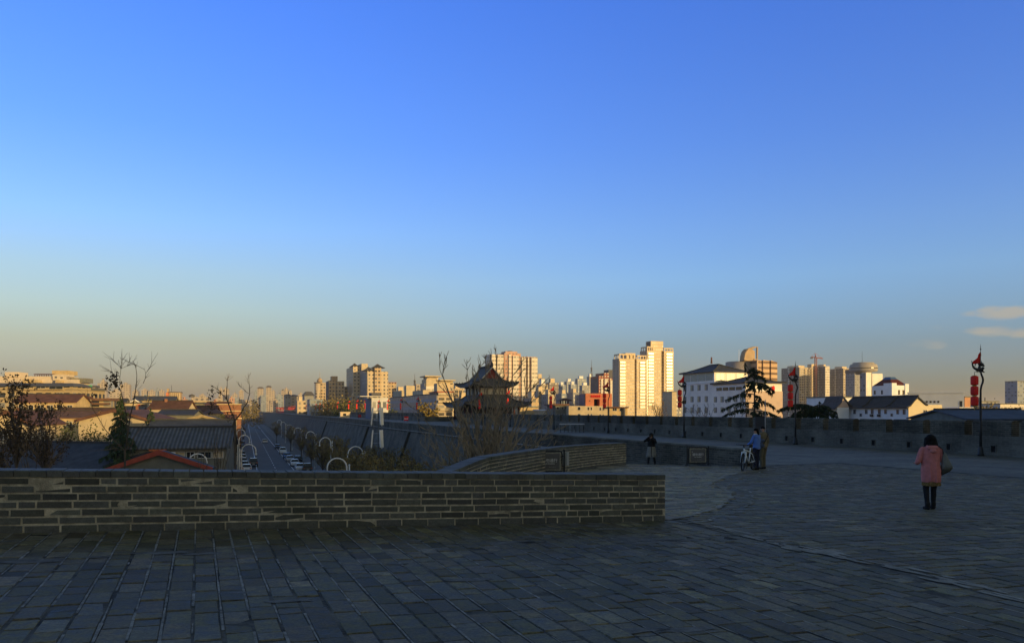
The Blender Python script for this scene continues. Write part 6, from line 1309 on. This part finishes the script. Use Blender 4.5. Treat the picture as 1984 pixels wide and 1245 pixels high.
# building with the round drum top
T = TB("round_top_building", "pale building with a wide round drum on its roof", 1678, 1710, 520); D = T.D(1666)
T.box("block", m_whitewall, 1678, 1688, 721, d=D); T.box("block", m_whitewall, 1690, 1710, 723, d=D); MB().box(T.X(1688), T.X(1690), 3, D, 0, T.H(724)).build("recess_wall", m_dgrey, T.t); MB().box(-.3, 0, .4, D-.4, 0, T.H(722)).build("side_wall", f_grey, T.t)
r0 = T.X(1690)*1.72; cx_ = T.X(1688); MB().lathe([(r0*.55, T.H(724)), (r0*.6, T.H(719.5)), (r0*.97, T.H(718.5)), (r0, T.H(715)), (r0*.98, T.H(708)), (r0*.92, T.H(704.5)), (r0*.76, T.H(703.5)), (r0*.76, T.H(701))], 32, cx_, 7).build("round_drum", M("drum_plaster", (.36, .33, .29), .8, .1, .4), T.t, True)
MB().lathe([(r0*1.01, T.H(713)), (r0*1.01, T.H(711.5))], 32, cx_, 7).build("drum_window_band", m_glass, T.t); MB().tube([(cx_-1, 7, T.H(701)), (cx_-1, 7, T.H(678))], [.18, .08], 4).build("aerial", m_dgrey, T.t)
# white villa-like block with maroon roof, white tiled house, grey hall
T = TB("white_block", "white block with a maroon hipped roof, its top coloured like reflected sky", 1728, 1759, 240); D = T.D(1690); wv = M("white_stucco", (.74, .76, .76), .85, .08, .4)
MB().box(0, T.w, 0, D, 0, T.H(746)).build("wall", wv, T.t); MB().box(-.3, T.w*.25, -.3, 3, 0, T.H(741.5)).box(T.w*.8, T.w+.2, -.2, 2, 0, T.H(743)).build("corner_pier", wv, T.t)
cx_ = T.w/2; z0 = T.H(746); rf = MB().rings([[(-.1, .1, z0+.02), (T.w-.1, .1, z0+.02), (T.w-.1, D-.3, z0+.02), (-.1, D-.3, z0+.02)], [(T.w*.28, D*.28, T.H(734)), (T.w*.72, D*.28, T.H(734)), (T.w*.72, D*.72, T.H(734)), (T.w*.28, D*.72, T.H(734))]]).build("roof", M("maroon_tiles", (.10, .018, .016), .7, .15, 1), T.t)
MB().rings([[(T.w*.28, D*.28, T.H(734)), (T.w*.72, D*.28, T.H(734)), (T.w*.72, D*.72, T.H(734)), (T.w*.28, D*.72, T.H(734))], [(T.w*.36, D*.37, T.H(729)), (T.w*.64, D*.37, T.H(729)), (T.w*.64, D*.63, T.H(729)), (T.w*.36, D*.63, T.H(729))]]).build("roof_cap", M("sky_reflection_blue", (.05, .11, .24), .4, .1, 1), rf)  # flat roof top's sky reflection put into a blue base colour
for pxw in (1695, 1709): sidewin(T, T.D(pxw+1.8), T.D(pxw-1.8), T.H(763), T.H(755), m_glass)
for a, b_ in ((1733, 1736.5), (1740, 1743.5), (1748.5, 1752)): win(T.t, T.X(a), T.X(b_), T.H(764), T.H(755), 0, m_glass, m_rust)
T = TB("white_house", "long white house with a grey tiled roof and a sunlit cream gable end", 1760, 1825, 180, "house"); D = T.D(1637)
ze, zr = T.H(786), T.H(769.5); wx_ = T.X(1793); m_gable = M("cream_gable_wall", (.60, .52, .36), .85, .06, .5)
MB().box(0, T.w, .05, D, 0, ze-.1).build("wall", wv, T.t); MB().xprism([(0, 0), (T.w, 0), (T.w, T.H(783.5)), (wx_+.3, T.H(783.5)), (wx_*.93, T.H(780)), (wx_*.72, T.H(774)), (wx_*.5, zr), (wx_*.28, T.H(775)), (.5, T.H(783)), (0, ze)], -.05, .05).build("gable_wall", m_gable, T.t)
prof = [(-.9, ze-.25), (.3, T.H(784)), (wx_*.28, T.H(774.6)), (wx_*.5, zr+.25), (wx_*.72, T.H(773.6)), (wx_*.95, T.H(780.5)), (wx_+.4, T.H(783))]
MB().xprism(prof+[(x_, z_-.3) for x_, z_ in prof[::-1]], -.45, D+.3).build("roof", stripes("house_roof_tile", (.03, .033, .036), (.06, .064, .068), .35, 1, .8), T.t)
for d_ in (D*.28, D*.66): MB().tube([(x_, d_, z_+.16) for x_, z_ in prof], .22, 5).build("cross_ridge", m_tiled, T.t)
MB().tube([(wx_*.5, -.5, zr+.4), (wx_*.5, D, zr+.4)], .22, 5).build("main_ridge", m_tiled, T.t)
MB().box(-.05, .04, .1, D, ze-.75, ze-.3).build("eaves_moulding", m_white, T.t)
for pxw, y0, y1 in ((1642.5, 792.5, 801), (1656, 793, 801.5), (1678.5, 793, 801.5), (1690, 792, 801.5), (1704, 792, 801.5), (1716, 793, 801.5), (1739.5, 793, 802), (1752, 792.5, 802.5)):
    Yw = 180+T.D(pxw)*CS; sidewin(T, T.D(pxw+2.6), T.D(pxw-2.6), ht(y1, Yw), ht(y0, Yw), m_glass)
for pxw in (1690, 1704): Yw = 180+T.D(pxw)*CS; MB().box(-.45, -.07, T.D(pxw+2.4), T.D(pxw-2.4), ht(807, Yw), ht(802, Yw)).build("window_box_unit", m_dark, T.t)
for pxw in (1668, 1728): Yw = 180+T.D(pxw)*CS; sidewin(T, T.D(pxw+2.3), T.D(pxw-2.3), ht(806.5, Yw), ht(800.5, Yw), m_glass)
win(T.t, T.X(1788), T.X(1796), T.H(807), T.H(793.5), -.05); MB().box(T.X(1785.5), T.X(1791), -.7, -.12, T.H(808), T.H(803)).build("air_conditioner", m_dark, T.t)
MB().box(T.X(1826), T.X(1836), 2, 8, 0, T.H(789)).build("porch", m_gable, T.t); MB().box(T.X(1825.3), T.X(1837), 1.6, 8.2, T.H(789), T.H(787)).build("porch_roof", m_brownroof, T.t); win(T.t, T.X(1829), T.X(1833), T.H(803), T.H(791), 2)
T = TB("white_house", "white house with small pale gable beside the low cedar", 1622, 1645, 195, "house"); D = T.D(1590); MB().box(0, T.w, 0, D, 0, T.H(789)).build("wall", wv, T.t)
prof = [(-1, T.H(790.5)), (T.w*.25, T.H(779)), (T.w*.45, T.H(766.5)), (T.w*.75, T.H(776)), (T.w+.8, T.H(786))]; MB().xprism(prof+[(x_, z_-.3) for x_, z_ in prof[::-1]], -.4, D).build("roof", m_slate, T.t); MB().xprism([(0, T.H(789)), (T.w, T.H(788.5)), (T.w*.75, T.H(778)), (T.w*.45, T.H(769)), (T.w*.25, T.H(781))], -.05, .08).build("gable_wall", m_pinkw, T.t)
T = TB("grey_hall", "pale grey hall with a rounded parapet behind the white house", 1759, 1868, 230, rz=R(-28)); mg = M("pale_grey_render", (.62, .66, .66), .85, .08, .3)
T.box("wall", mg, 1759, 1868, 762, d=26); MB().xprism([(-.2, T.H(762)), (T.w+.2, T.H(762)), (T.w+.2, T.H(759.5)), (T.w*.7, T.H(757.5)), (T.w*.35, T.H(758)), (-.2, T.H(759.5))], -.3, 1).build("parapet", mg, T.t)
for k in range(4): win(T.t, T.X(1793+k*7.5), T.X(1798+k*7.5), T.H(780.5), T.H(776), 0)
win(T.t, T.X(1858.5), T.X(1865), T.H(788), T.H(776.5), 0)
T = TB("flat_roof_annex", "low white flat-roofed annex with dark railings by the grey hall", 1857, 1881, 190, rz=R(-10)); T.box("wall", wv, 1857, 1881, 790, d=8); MB().box(-.3, T.w+.3, -1.5, 8, T.H(790), T.H(788.5)).build("roof_slab", wv, T.t)
q = MB()
for k in range(12): x0 = lerp(.2, T.w-.2, k/11); q.box(x0-.04, x0+.04, -1.3, -1.22, T.H(806), T.H(796))
q.box(0, T.w, -1.32, -1.2, T.H(796), T.H(795)); q.build("railing", m_dark, T.t); MB().box(0, T.w, -1.4, 0, T.H(808), T.H(806)).build("balcony_slab", wv, T.t)
for px0, px1, ty, Y, mm, lab in ((1869, 1880, 769.5, 320, M("orange_lit_wall", (.48, .25, .14), .85, .1, .3), "small orange-lit block behind the lowest lantern"), (1902, 1934, 778, 420, f_grey, "small grey block with two roof masts right of the lantern post"), (1938, 1990, 783, 400, f_whiteb, "long low pale hall at the photo's right edge"), (1971, 2000, 738.5, 700, f_blue, "bluish slab tower cut by the photo's right edge"), (1880, 1900, 790, 500, f_blue, "tiny bluish block beside the lantern pole"), (1308, 1322, 768, 560, f_grey, "grey block squeezed between the golden twin and the hotel"), (1302, 1311, 759, 500, m_cream, "sliver of cream wall right of the golden twin tower"), (1604, 1690, 770, 300, wv, "long pale wall-like building behind the white houses")):
    T = TB("city_block", lab, px0, px1, Y); T.box("block", mm, px0, px1, ty, d=12)
    MB().box(-.3, T.w+.3, -.3, 12, T.H(ty), T.H(ty)+.5).build("roof_edge", m_gwall, T.t)
    if px0 == 1902:
        for k in (.25, .6): MB().tube([(T.w*k, 4, T.H(ty)), (T.w*k, 4, T.H(ty-9))], [.35, .25], 5).build("roof_mast", m_dgrey, T.t)
# left-hand apartments
T = TB("apartment_block", "long white apartment block along the left skyline with roof sheds", -60, 150, 330, rz=R(5)); m_wlit = M("warm_white_wall", (.58, .49, .37), .85, .08, .3)
T.box("wall", m_wlit, -60, 150, 734, d=12); T.box("wall", m_wlit, -60, 128, 728, d=11, y0=.4); T.box("stair_tower", m_wlit, 10, 36, 720, 729, -.3, 8); T.box("stair_tower", m_wlit, 103, 128, 724.5, 736, -.5, 8); T.box("roof_room", m_ywall, 94, 125, 716, 724.5, 3, 9); T.box("roof_room", m_gwall, 133, 158, 731, 740, 2, 9)
for a, b_, y0, y1 in ((29, 32.5, 724, 728), (107, 112, 728, 732), (118, 123, 729, 733)): win(T.t, T.X(a), T.X(b_), T.H(y1), T.H(y0), -.3 if a < 50 else -.5)
q = MB()
for k in range(9): x0 = T.X(62+k*4.5); q.box(x0, x0+.25, 2, 2.25, T.H(729), T.H(724))
q.box(T.X(61), T.X(100), 1.8, 6, T.H(724), T.H(723)); q.build("roof_pergola", m_redwood, T.t)
for a in (52, 70, 112): MB().xprism([(T.X(a), T.H(741)), (T.X(a+13), T.H(741)), (T.X(a+11), T.H(736)), (T.X(a+2), T.H(735))], -2.5, -.02).build("awning", m_ywall, T.t)
T = TB("apartment_block", "yellow apartment block with a grey hipped roof and ribbon windows", -40, 145, 232, rz=R(2)); T.box("wall", f_apart, -40, 140, 748, d=11); MB().rings([[(-.8, -.9, T.H(748)), (T.X(146), -.9, T.H(748)), (T.X(146), 12, T.H(748)), (-.8, 12, T.H(748))], [(1, 2.5, T.H(741)), (T.X(132), 2.5, T.H(741)), (T.X(132), 9, T.H(741)), (1, 9, T.H(741))]]).build("roof", M("grey_sheet_roof", (.11, .115, .115), .8, .2, .5), T.t)
for a, b_, y0, y1 in ((38, 57, 749, 752.5), (70, 88, 747, 752), (95, 122, 748, 754.5), (110, 122, 760, 765)): win(T.t, T.X(a), T.X(b_), T.H(y1), T.H(y0))
MB().box(T.X(48), T.X(63), -1.2, -.01, T.H(742), T.H(734)).build("roof_shed", m_ywall, T.t)
q = MB()
for y_ in (755, 766): q.box(T.X(40), T.X(125), -1.1, -.02, T.H(y_), T.H(y_-1.5))
q.build("balcony_slab", m_ywall, T.t)
T = TB("apartment_block", "small yellow wing with a green tank on its roof", 143, 177, 245, rz=R(4)); T.box("wall", f_apart, 143, 175, 755, d=10); MB().box(-.5, T.w+.3, -.7, 10, T.H(755), T.H(751)).build("roof", M("grey_sheet_roof", (.11, .115, .115)), T.t); MB().lathe([(1.3, T.H(751)), (1.3, T.H(745.5)), (.9, T.H(744.8))], 16, T.X(161), 3).build("green_tank", M("green_tank", (.08, .42, .12), .5, .1), T.t); win(T.t, T.X(163), T.X(170), T.H(762), T.H(757))
T = TB("white_cube_house", "small white cube house with one dark window on the left skyline", 177, 199, 300, "house"); T.box("wall", m_wlit, 177, 199, 757.5, d=9); win(T.t, T.X(188.5), T.X(193), T.H(765), T.H(762)); MB().box(T.X(183), T.X(194), -.06, -.002, T.H(770), T.H(766)).build("orange_patch", M("orange_paint", (.6, .30, .05), .8, .1), T.t)
T = TB("roof_house", "cream cottage with a red cornice behind the small white cube", 164, 184, 330, "house"); T.box("wall", m_cream, 164, 183, 750, d=9); MB().box(-.5, T.w+.5, -.5, 9, T.H(750), T.H(746)).build("cornice", m_dgrey, T.t)
T = TB("apartment_block", "yellow corner apartments with a red cornice among the left roofs", 116, 150, 178, rz=R(12)); T.box("wall", f_apart, 116, 150, 771.5, d=10); MB().box(-.6, T.w+.4, -.7, 10, T.H(771.5), T.H(766)).build("cornice", m_rust, T.t); win(T.t, T.X(124), T.X(129), T.H(778), T.H(773)); win(T.t, T.X(136), T.X(141), T.H(778), T.H(773)); win(T.t, T.X(124), T.X(129), T.H(790), T.H(785))
T = TB("apartment_block", "long yellow balconied apartments behind the bright cedar", 150, 214, 190, rz=R(12)); T.box("wall", f_apart, 150, 214, 776, d=10); MB().box(-.3, T.w+.3, -1, 10, T.H(776), T.H(771)).build("cornice", m_brownroof, T.t); MB().box(0, T.w, -1.2, -.01, T.H(783.5), T.H(780)).box(0, T.w, -1.2, -.01, T.H(794), T.H(791)).build("balcony_band", m_brownroof, T.t)
T = TB("garden_wall_building", "cream wall building with coloured murals behind the cedars", 232, 287, 250); T.box("wall", m_cream, 232, 287, 781, d=7); MB().box(-.3, T.w+.3, -.6, 7, T.H(781), T.H(778.5)).build("roof_edge", m_dgrey, T.t)
for a, mm in ((269, m_flag), (276, m_rust), (282, m_dgrey)): MB().rings([[(T.X(a)+.55*math.cos(q_), y_, T.H(786)+.55*math.sin(q_)) for q_ in [2*math.pi*k/12 for k in range(12)]] for y_ in (-.06, -.003)]).build("mural", mm, T.t)
T = TB("white_shed", "little white shed left of the brick-red block", 293, 302, 245); T.box("wall", m_wlit, 293, 302, 778, d=6); MB().box(T.w+.2, T.w+1.0, 0, 5, 0, T.H(778)).build("dark_side", m_dark, T.t)
m_terra = M("terracotta_wall", (.27, .13, .075), .85, .12, .5); m_trim2 = M("cream_trim", (.60, .48, .26), .8, .1)
T = TB("brick_block", "terracotta block with cream floor bands near the forked tree", 307, 353, 240); T.box("wall", m_terra, 307, 353, 779, d=9); MB().box(-.2, T.w+.3, -.4, 9, T.H(779), T.H(777.8)).box(-.2, T.w+.3, -.4, -.003, T.H(792.8), T.H(791)).box(T.w-.15, T.w+.3, -.35, -.002, 0, T.H(779)).build("cream_band", m_trim2, T.t)
win(T.t, T.X(346), T.X(351), T.H(786), T.H(780.5)); win(T.t, T.X(346), T.X(351), T.H(789.5), T.H(787.5)); MB().box(T.X(345), T.X(350.5), -.08, -.004, T.H(801), T.H(794)).build("red_door", m_flag, T.t)
T = TB("grey_green_block", "low grey-green building with two dark windows beside the terracotta block", 354, 394, 262); T.box("wall", m_gwall, 354, 394, 781, d=9); MB().box(-.2, T.w+.5, -.8, 9, T.H(781), T.H(778.5)).build("roof_edge", m_bluer, T.t); win(T.t, T.X(362.5), T.X(369), T.H(790), T.H(785.5), 0, m_bluer); win(T.t, T.X(376), T.X(383), T.H(790), T.H(786), 0, m_bluer)
T = TB("courtyard_stall", "dim market stalls under the grey-green building", 354, 392, 215); T.box("wall", m_dgrey, 354, 392, 800, d=5); 
for a, mm in ((368, m_flag), (374, m_white), (379, m_rust)): MB().box(T.X(a), T.X(a+4), -.9, -.004, T.H(799), T.H(796)).build("awning", mm, T.t)
T = TB("brick_block", "terracotta block with cream bands near the slender forked tree", 421, 467, 250); T.box("wall", m_terra, 421, 467, 783.5, d=10); MB().box(-.2, T.w+.3, -.5, 10, T.H(783.5), T.H(782)).box(-.2, T.w+.3, -.4, -.003, T.H(796.5), T.H(795)).box(-.2, T.w+.3, -.4, -.003, T.H(811), T.H(809)).build("cream_band", m_trim2, T.t); MB().box(-.3, 0, .5, 9.5, 0, T.H(784)).build("side_wall", m_dark, T.t)
T = TB("low_house", "ochre sunlit low house between the terracotta blocks", 394, 430, 200, "house"); T.box("wall", m_ywall, 394, 430, 801, d=9); MB().rings([[(-.5, -.5, T.H(801)), (T.w+.5, -.5, T.H(801)), (T.w+.5, 9.5, T.H(801)), (-.5, 9.5, T.H(801))], [(1, 4, T.H(793)), (T.w-1, 4, T.H(793)), (T.w-1, 5, T.H(793)), (1, 5, T.H(793))]]).build("roof", m_brownroof, T.t)
T = TB("brick_block", "small orange-brown block with vertical piers and a stub tower on the left skyline", 321, 350, 430); T.box("wall", m_tan, 328, 350, 760, d=12); T.box("wall", ob_, 321, 328, 760, d=10, y0=.6); T.box("stub_tower", m_tan, 322, 326, 752.5, 760, 3, 5)
for k in range(5): MB().box(T.X(332+k*3.6), T.X(333.6+k*3.6), -.5, -.003, 0, T.H(761)).build("pier", m_cream, T.t)
MB().box(T.X(327), T.X(351), -.4, 12, T.H(760), T.H(758.5)).build("roof_slab", m_dgrey, T.t); MB().tube([(T.X(331), 4, T.H(758)), (T.X(331), 4, T.H(745))], .12, 4).build("aerial", m_dgrey, T.t)
for px0, px1, ty, Y, lab in ((352, 442, 778.5, 400, "very long flat-roofed hall across the hazy left skyline"), (395, 430, 780, 330, "second flat roof strip before the long hall")):
    T = TB("flat_hall", lab, px0, px1, Y); T.box("wall", m_gwall, px0, px1, ty, d=14); MB().box(-.5, T.w+.5, -.8, 14, T.H(ty), T.H(ty)+.5).build("roof_slab", m_ywall, T.t)
T = TB("flat_hall", "pale low hall with piers and a dark water tank on the far left skyline", 376, 404, 620); T.box("wall", f_haze, 376, 404, 769, d=14); MB().lathe([(2, T.H(769)), (2.4, T.H(765.5)), (.4, T.H(763))], 10, T.X(371), 4).build("tank", m_dgrey, T.t)
T = TB("pagoda_hall", "dim stepped-roof hall in front of the capped towers", 512, 530, 1250)
for k, (a, ty) in enumerate(((0, 790), (.18, 784), (.32, 778))): MB().box(T.w*a+.5, T.w*(1-a)-.5, 1+k, 20-k*.5, 0, T.H(ty)).build("storey", m_rust, T.t); MB().rings([[(T.w*a-.6, k*.8, T.H(ty)), (T.w*(1-a)+.6, k*.8, T.H(ty)), (T.w*(1-a)+.6, 9-k*.8, T.H(ty)), (T.w*a-.6, 9-k*.8, T.H(ty))], [(T.w*(a+.16), 2.5, T.H(ty-3.4)), (T.w*(.84-a), 2.5, T.H(ty-3.4)), (T.w*(.84-a), 6.5, T.H(ty-3.4)), (T.w*(a+.16), 6.5, T.H(ty-3.4))]]).build("roof", m_tiled, T.t)
# crowded small roofs on the left and filler blocks of the mid skyline
rc = random.Random(31)
ROOFS = (("rust", m_rust), ("brown", m_brownroof), ("faded red", m_pinkroof), ("slate", m_slate), ("grey sheet", M("grey_sheet_roof", (.11, .115, .115))))
for k in range(58):
    px = rc.uniform(-20, 440); Y = rc.uniform(150, 330); nm, rm_ = rc.choice(ROOFS); z_ = lerp(-4.2, .6, rc.random()) if Y < 230 else lerp(-3, 2.6, rc.random()); w_, d_ = rc.uniform(5, 11), rc.uniform(5, 8)
    if px > 380: px -= 40
    t, e, r_ = house("small "+nm+"-roofed house in the crowd of low roofs at left", XP(px, Y), Y, TH-R(rc.uniform(0, 14)), w_, d_, z_, z_+rc.uniform(.9, 1.7), rc.choice("xxy"), rc.choice((m_cream, m_ywall, m_wlit, m_gwall, m_terra)), rm_, .35, "small_house"); t["group"] = "crowd of low roofs"
    for q in range(int(w_/2)-1): win(t, .7+2*q, 1.6+2*q, e-1.7, e-.7)
    if rc.random() < .4: MB().box(w_*.3, w_*.3+.5, d_*.4, d_*.4+.5, e, r_-GZ+.9 if False else e+2.2).build("chimney", m_terra, t)
for k in range(16):
    px = rc.choice((rc.uniform(20, 150), rc.uniform(180, 330), rc.uniform(380, 440))); Y = rc.uniform(135, 260); vtree("small_tree", "small half-bare tree standing between the crowded left roofs", XP(px, Y), Y, 12+rc.uniform(-4.5, .5), 2.2, 200+k, 7, 5, .07, rc.choice((m_autumn, m_shrub, m_brownleaf)), 5, .35, .45, .9, z0=.4, rm=.02, group="trees among the left roofs")
for px0, px1, ty, Y, mm, lab in ((1042, 1060, 757, 470, f_cream, "cream mid-height block in front of the dull tan tower"), (1062, 1075, 763, 460, f_balc, "balconied mid-height block below the dull framed tower"), (1110, 1124, 760, 560, f_grey, "plain grey mid-height slab above the brown pavilion"), (1128, 1140, 764, 520, f_cream, "cream slab half hidden by the orange rooftop block"), (1088, 1104, 762, 600, f_blue, "bluish slab in front of the first blue-grey tower"),
                                 (768, 792, 757, 520, f_haze, "pale block peeping over the grey office row"), (576, 592, 776, 500, f_cream, "low cream block right of the capped dim pair"), (682, 690, 768, 640, f_tan, "tan sliver left of the stepped tower's shaded side"), (880, 900, 752, 520, f_balc, "balconied block seen through the twigs left of the watchtower"), (1030, 1044, 770, 360, f_tan, "tan block just right of the watchtower's lower eaves"), (892, 912, 770, 420, f_cream, "cream block behind the watchtower's left eave")):
    T = TB("city_block", lab, px0, px1, Y); T.box("block", mm, px0, px1, ty, d=12); MB().box(T.w*.2, T.w*.6, 2, 7, T.H(ty), T.H(ty)+2.8).build("penthouse", m_beige, T.t); MB().box(-.2, 0, .4, 11.6, 0, T.H(ty)-.4).build("side_wall", f_grey, T.t)
# fine-grained hazy skyline: blocks too far away to tell apart
rs_ = random.Random(12)
for px0, px1, ty, Y in ((189, 206, 742, 1150), (195, 203, 737, 1160), (233, 252, 744, 1300), (212, 236, 757, 1000), (256, 268, 757, 1500), (274, 286, 755, 1500), (287, 300, 757, 1500), (299, 309, 754, 1600), (308, 318, 757, 1600), (370, 380, 767, 1700), (386, 398, 765, 1700), (425, 431, 752, 1500), (432, 444, 753, 1400), (450, 460, 763, 1500), (463, 472, 757, 1600), (492, 499, 758, 1500), (526, 533, 757, 1500), (534, 548, 765, 1000), (545, 551, 756, 1400), (551, 559, 753, 1400), (560, 566, 757, 1400), (578, 588, 764, 1200), (585, 592, 771, 900)):
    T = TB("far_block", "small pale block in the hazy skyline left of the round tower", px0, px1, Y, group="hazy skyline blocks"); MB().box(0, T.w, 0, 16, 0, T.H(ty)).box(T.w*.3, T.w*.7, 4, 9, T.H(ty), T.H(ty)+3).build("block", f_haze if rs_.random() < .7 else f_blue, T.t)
px = 205
while px < 600:
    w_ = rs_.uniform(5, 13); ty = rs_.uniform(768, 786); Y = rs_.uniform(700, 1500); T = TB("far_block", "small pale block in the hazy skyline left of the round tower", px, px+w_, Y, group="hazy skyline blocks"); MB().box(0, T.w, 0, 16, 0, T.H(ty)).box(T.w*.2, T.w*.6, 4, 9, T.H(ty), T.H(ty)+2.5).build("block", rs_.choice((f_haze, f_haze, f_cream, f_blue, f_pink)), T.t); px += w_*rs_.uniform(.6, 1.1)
T = TB("red_gateway", "long red-painted railing and arch on the far stretch of the city wall", 535, 549, 620); q = MB()
for k in range(7): x0 = lerp(0, T.w-.3, k/6); q.box(x0, x0+.26, 0, .3, ht(803, 620), T.H(789))
q.box(0, T.w, 0, .35, T.H(790), T.H(789.2)); q.build("red_frame", m_flag, T.t)

# ------------------------------------------------------------------ unseen gate tower and two blocks added behind the camera to shade terrace and watchtower
gt = thing("shade_gate_tower", "unseen grey-roofed gate tower put in behind the viewer to shade the terrace", "tower", (34, -30, -2), R(50))
MB().box(-34, 34, -9, 9, -1, 8.5).build("lower_wall", m_dim, gt); q = MB(); skirt(q, 30, 6, 11, 37, 12, 8.5, 1.2); q.build("lower_roof", [m_tile, m_tiley], gt); MB().box(-29, 29, -6, 6, 8.5, 12).build("upper_wall", m_redwood, gt); q = MB(); skirt(q, 27, .4, 15.2, 33, 10, 11.6, 1.2); q.build("upper_roof", [m_tile, m_tiley], gt)
T2 = thing("office_block", "unseen grey office slab added beside the gate tower for its shadow", "building", (86, 9, GZ), R(50)); MB().box(-38, 38, -8, 8, 0, 25.6).build("block", f_office, T2)
T3 = thing("apartment_tower", "unseen tall apartment tower added beyond the office slab to shade the watchtower", "building", (115, 44, GZ), R(50)); MB().box(-17, 17, -8, 8, 0, 40.5).build("block", f_dark, T3)

# ------------------------------------------------------------------ evening haze over the city
mh = bpy.data.materials.new("evening_haze"); mh.use_nodes = True; nt = mh.node_tree; nt.nodes.remove(nt.nodes["Principled BSDF"])
vol = nt.nodes.new("ShaderNodeVolumePrincipled"); vol.inputs["Color"].default_value = (.91, .87, .81, 1); vol.inputs["Density"].default_value = .00016; vol.inputs["Anisotropy"].default_value = .1
nt.links.new(vol.outputs[0], nt.nodes["Material Output"].inputs["Volume"])
hz = MB().box(-12500, 12500, -12500, 12500, GZ-1.5, 92).build("haze", mh); hz["kind"] = "stuff"
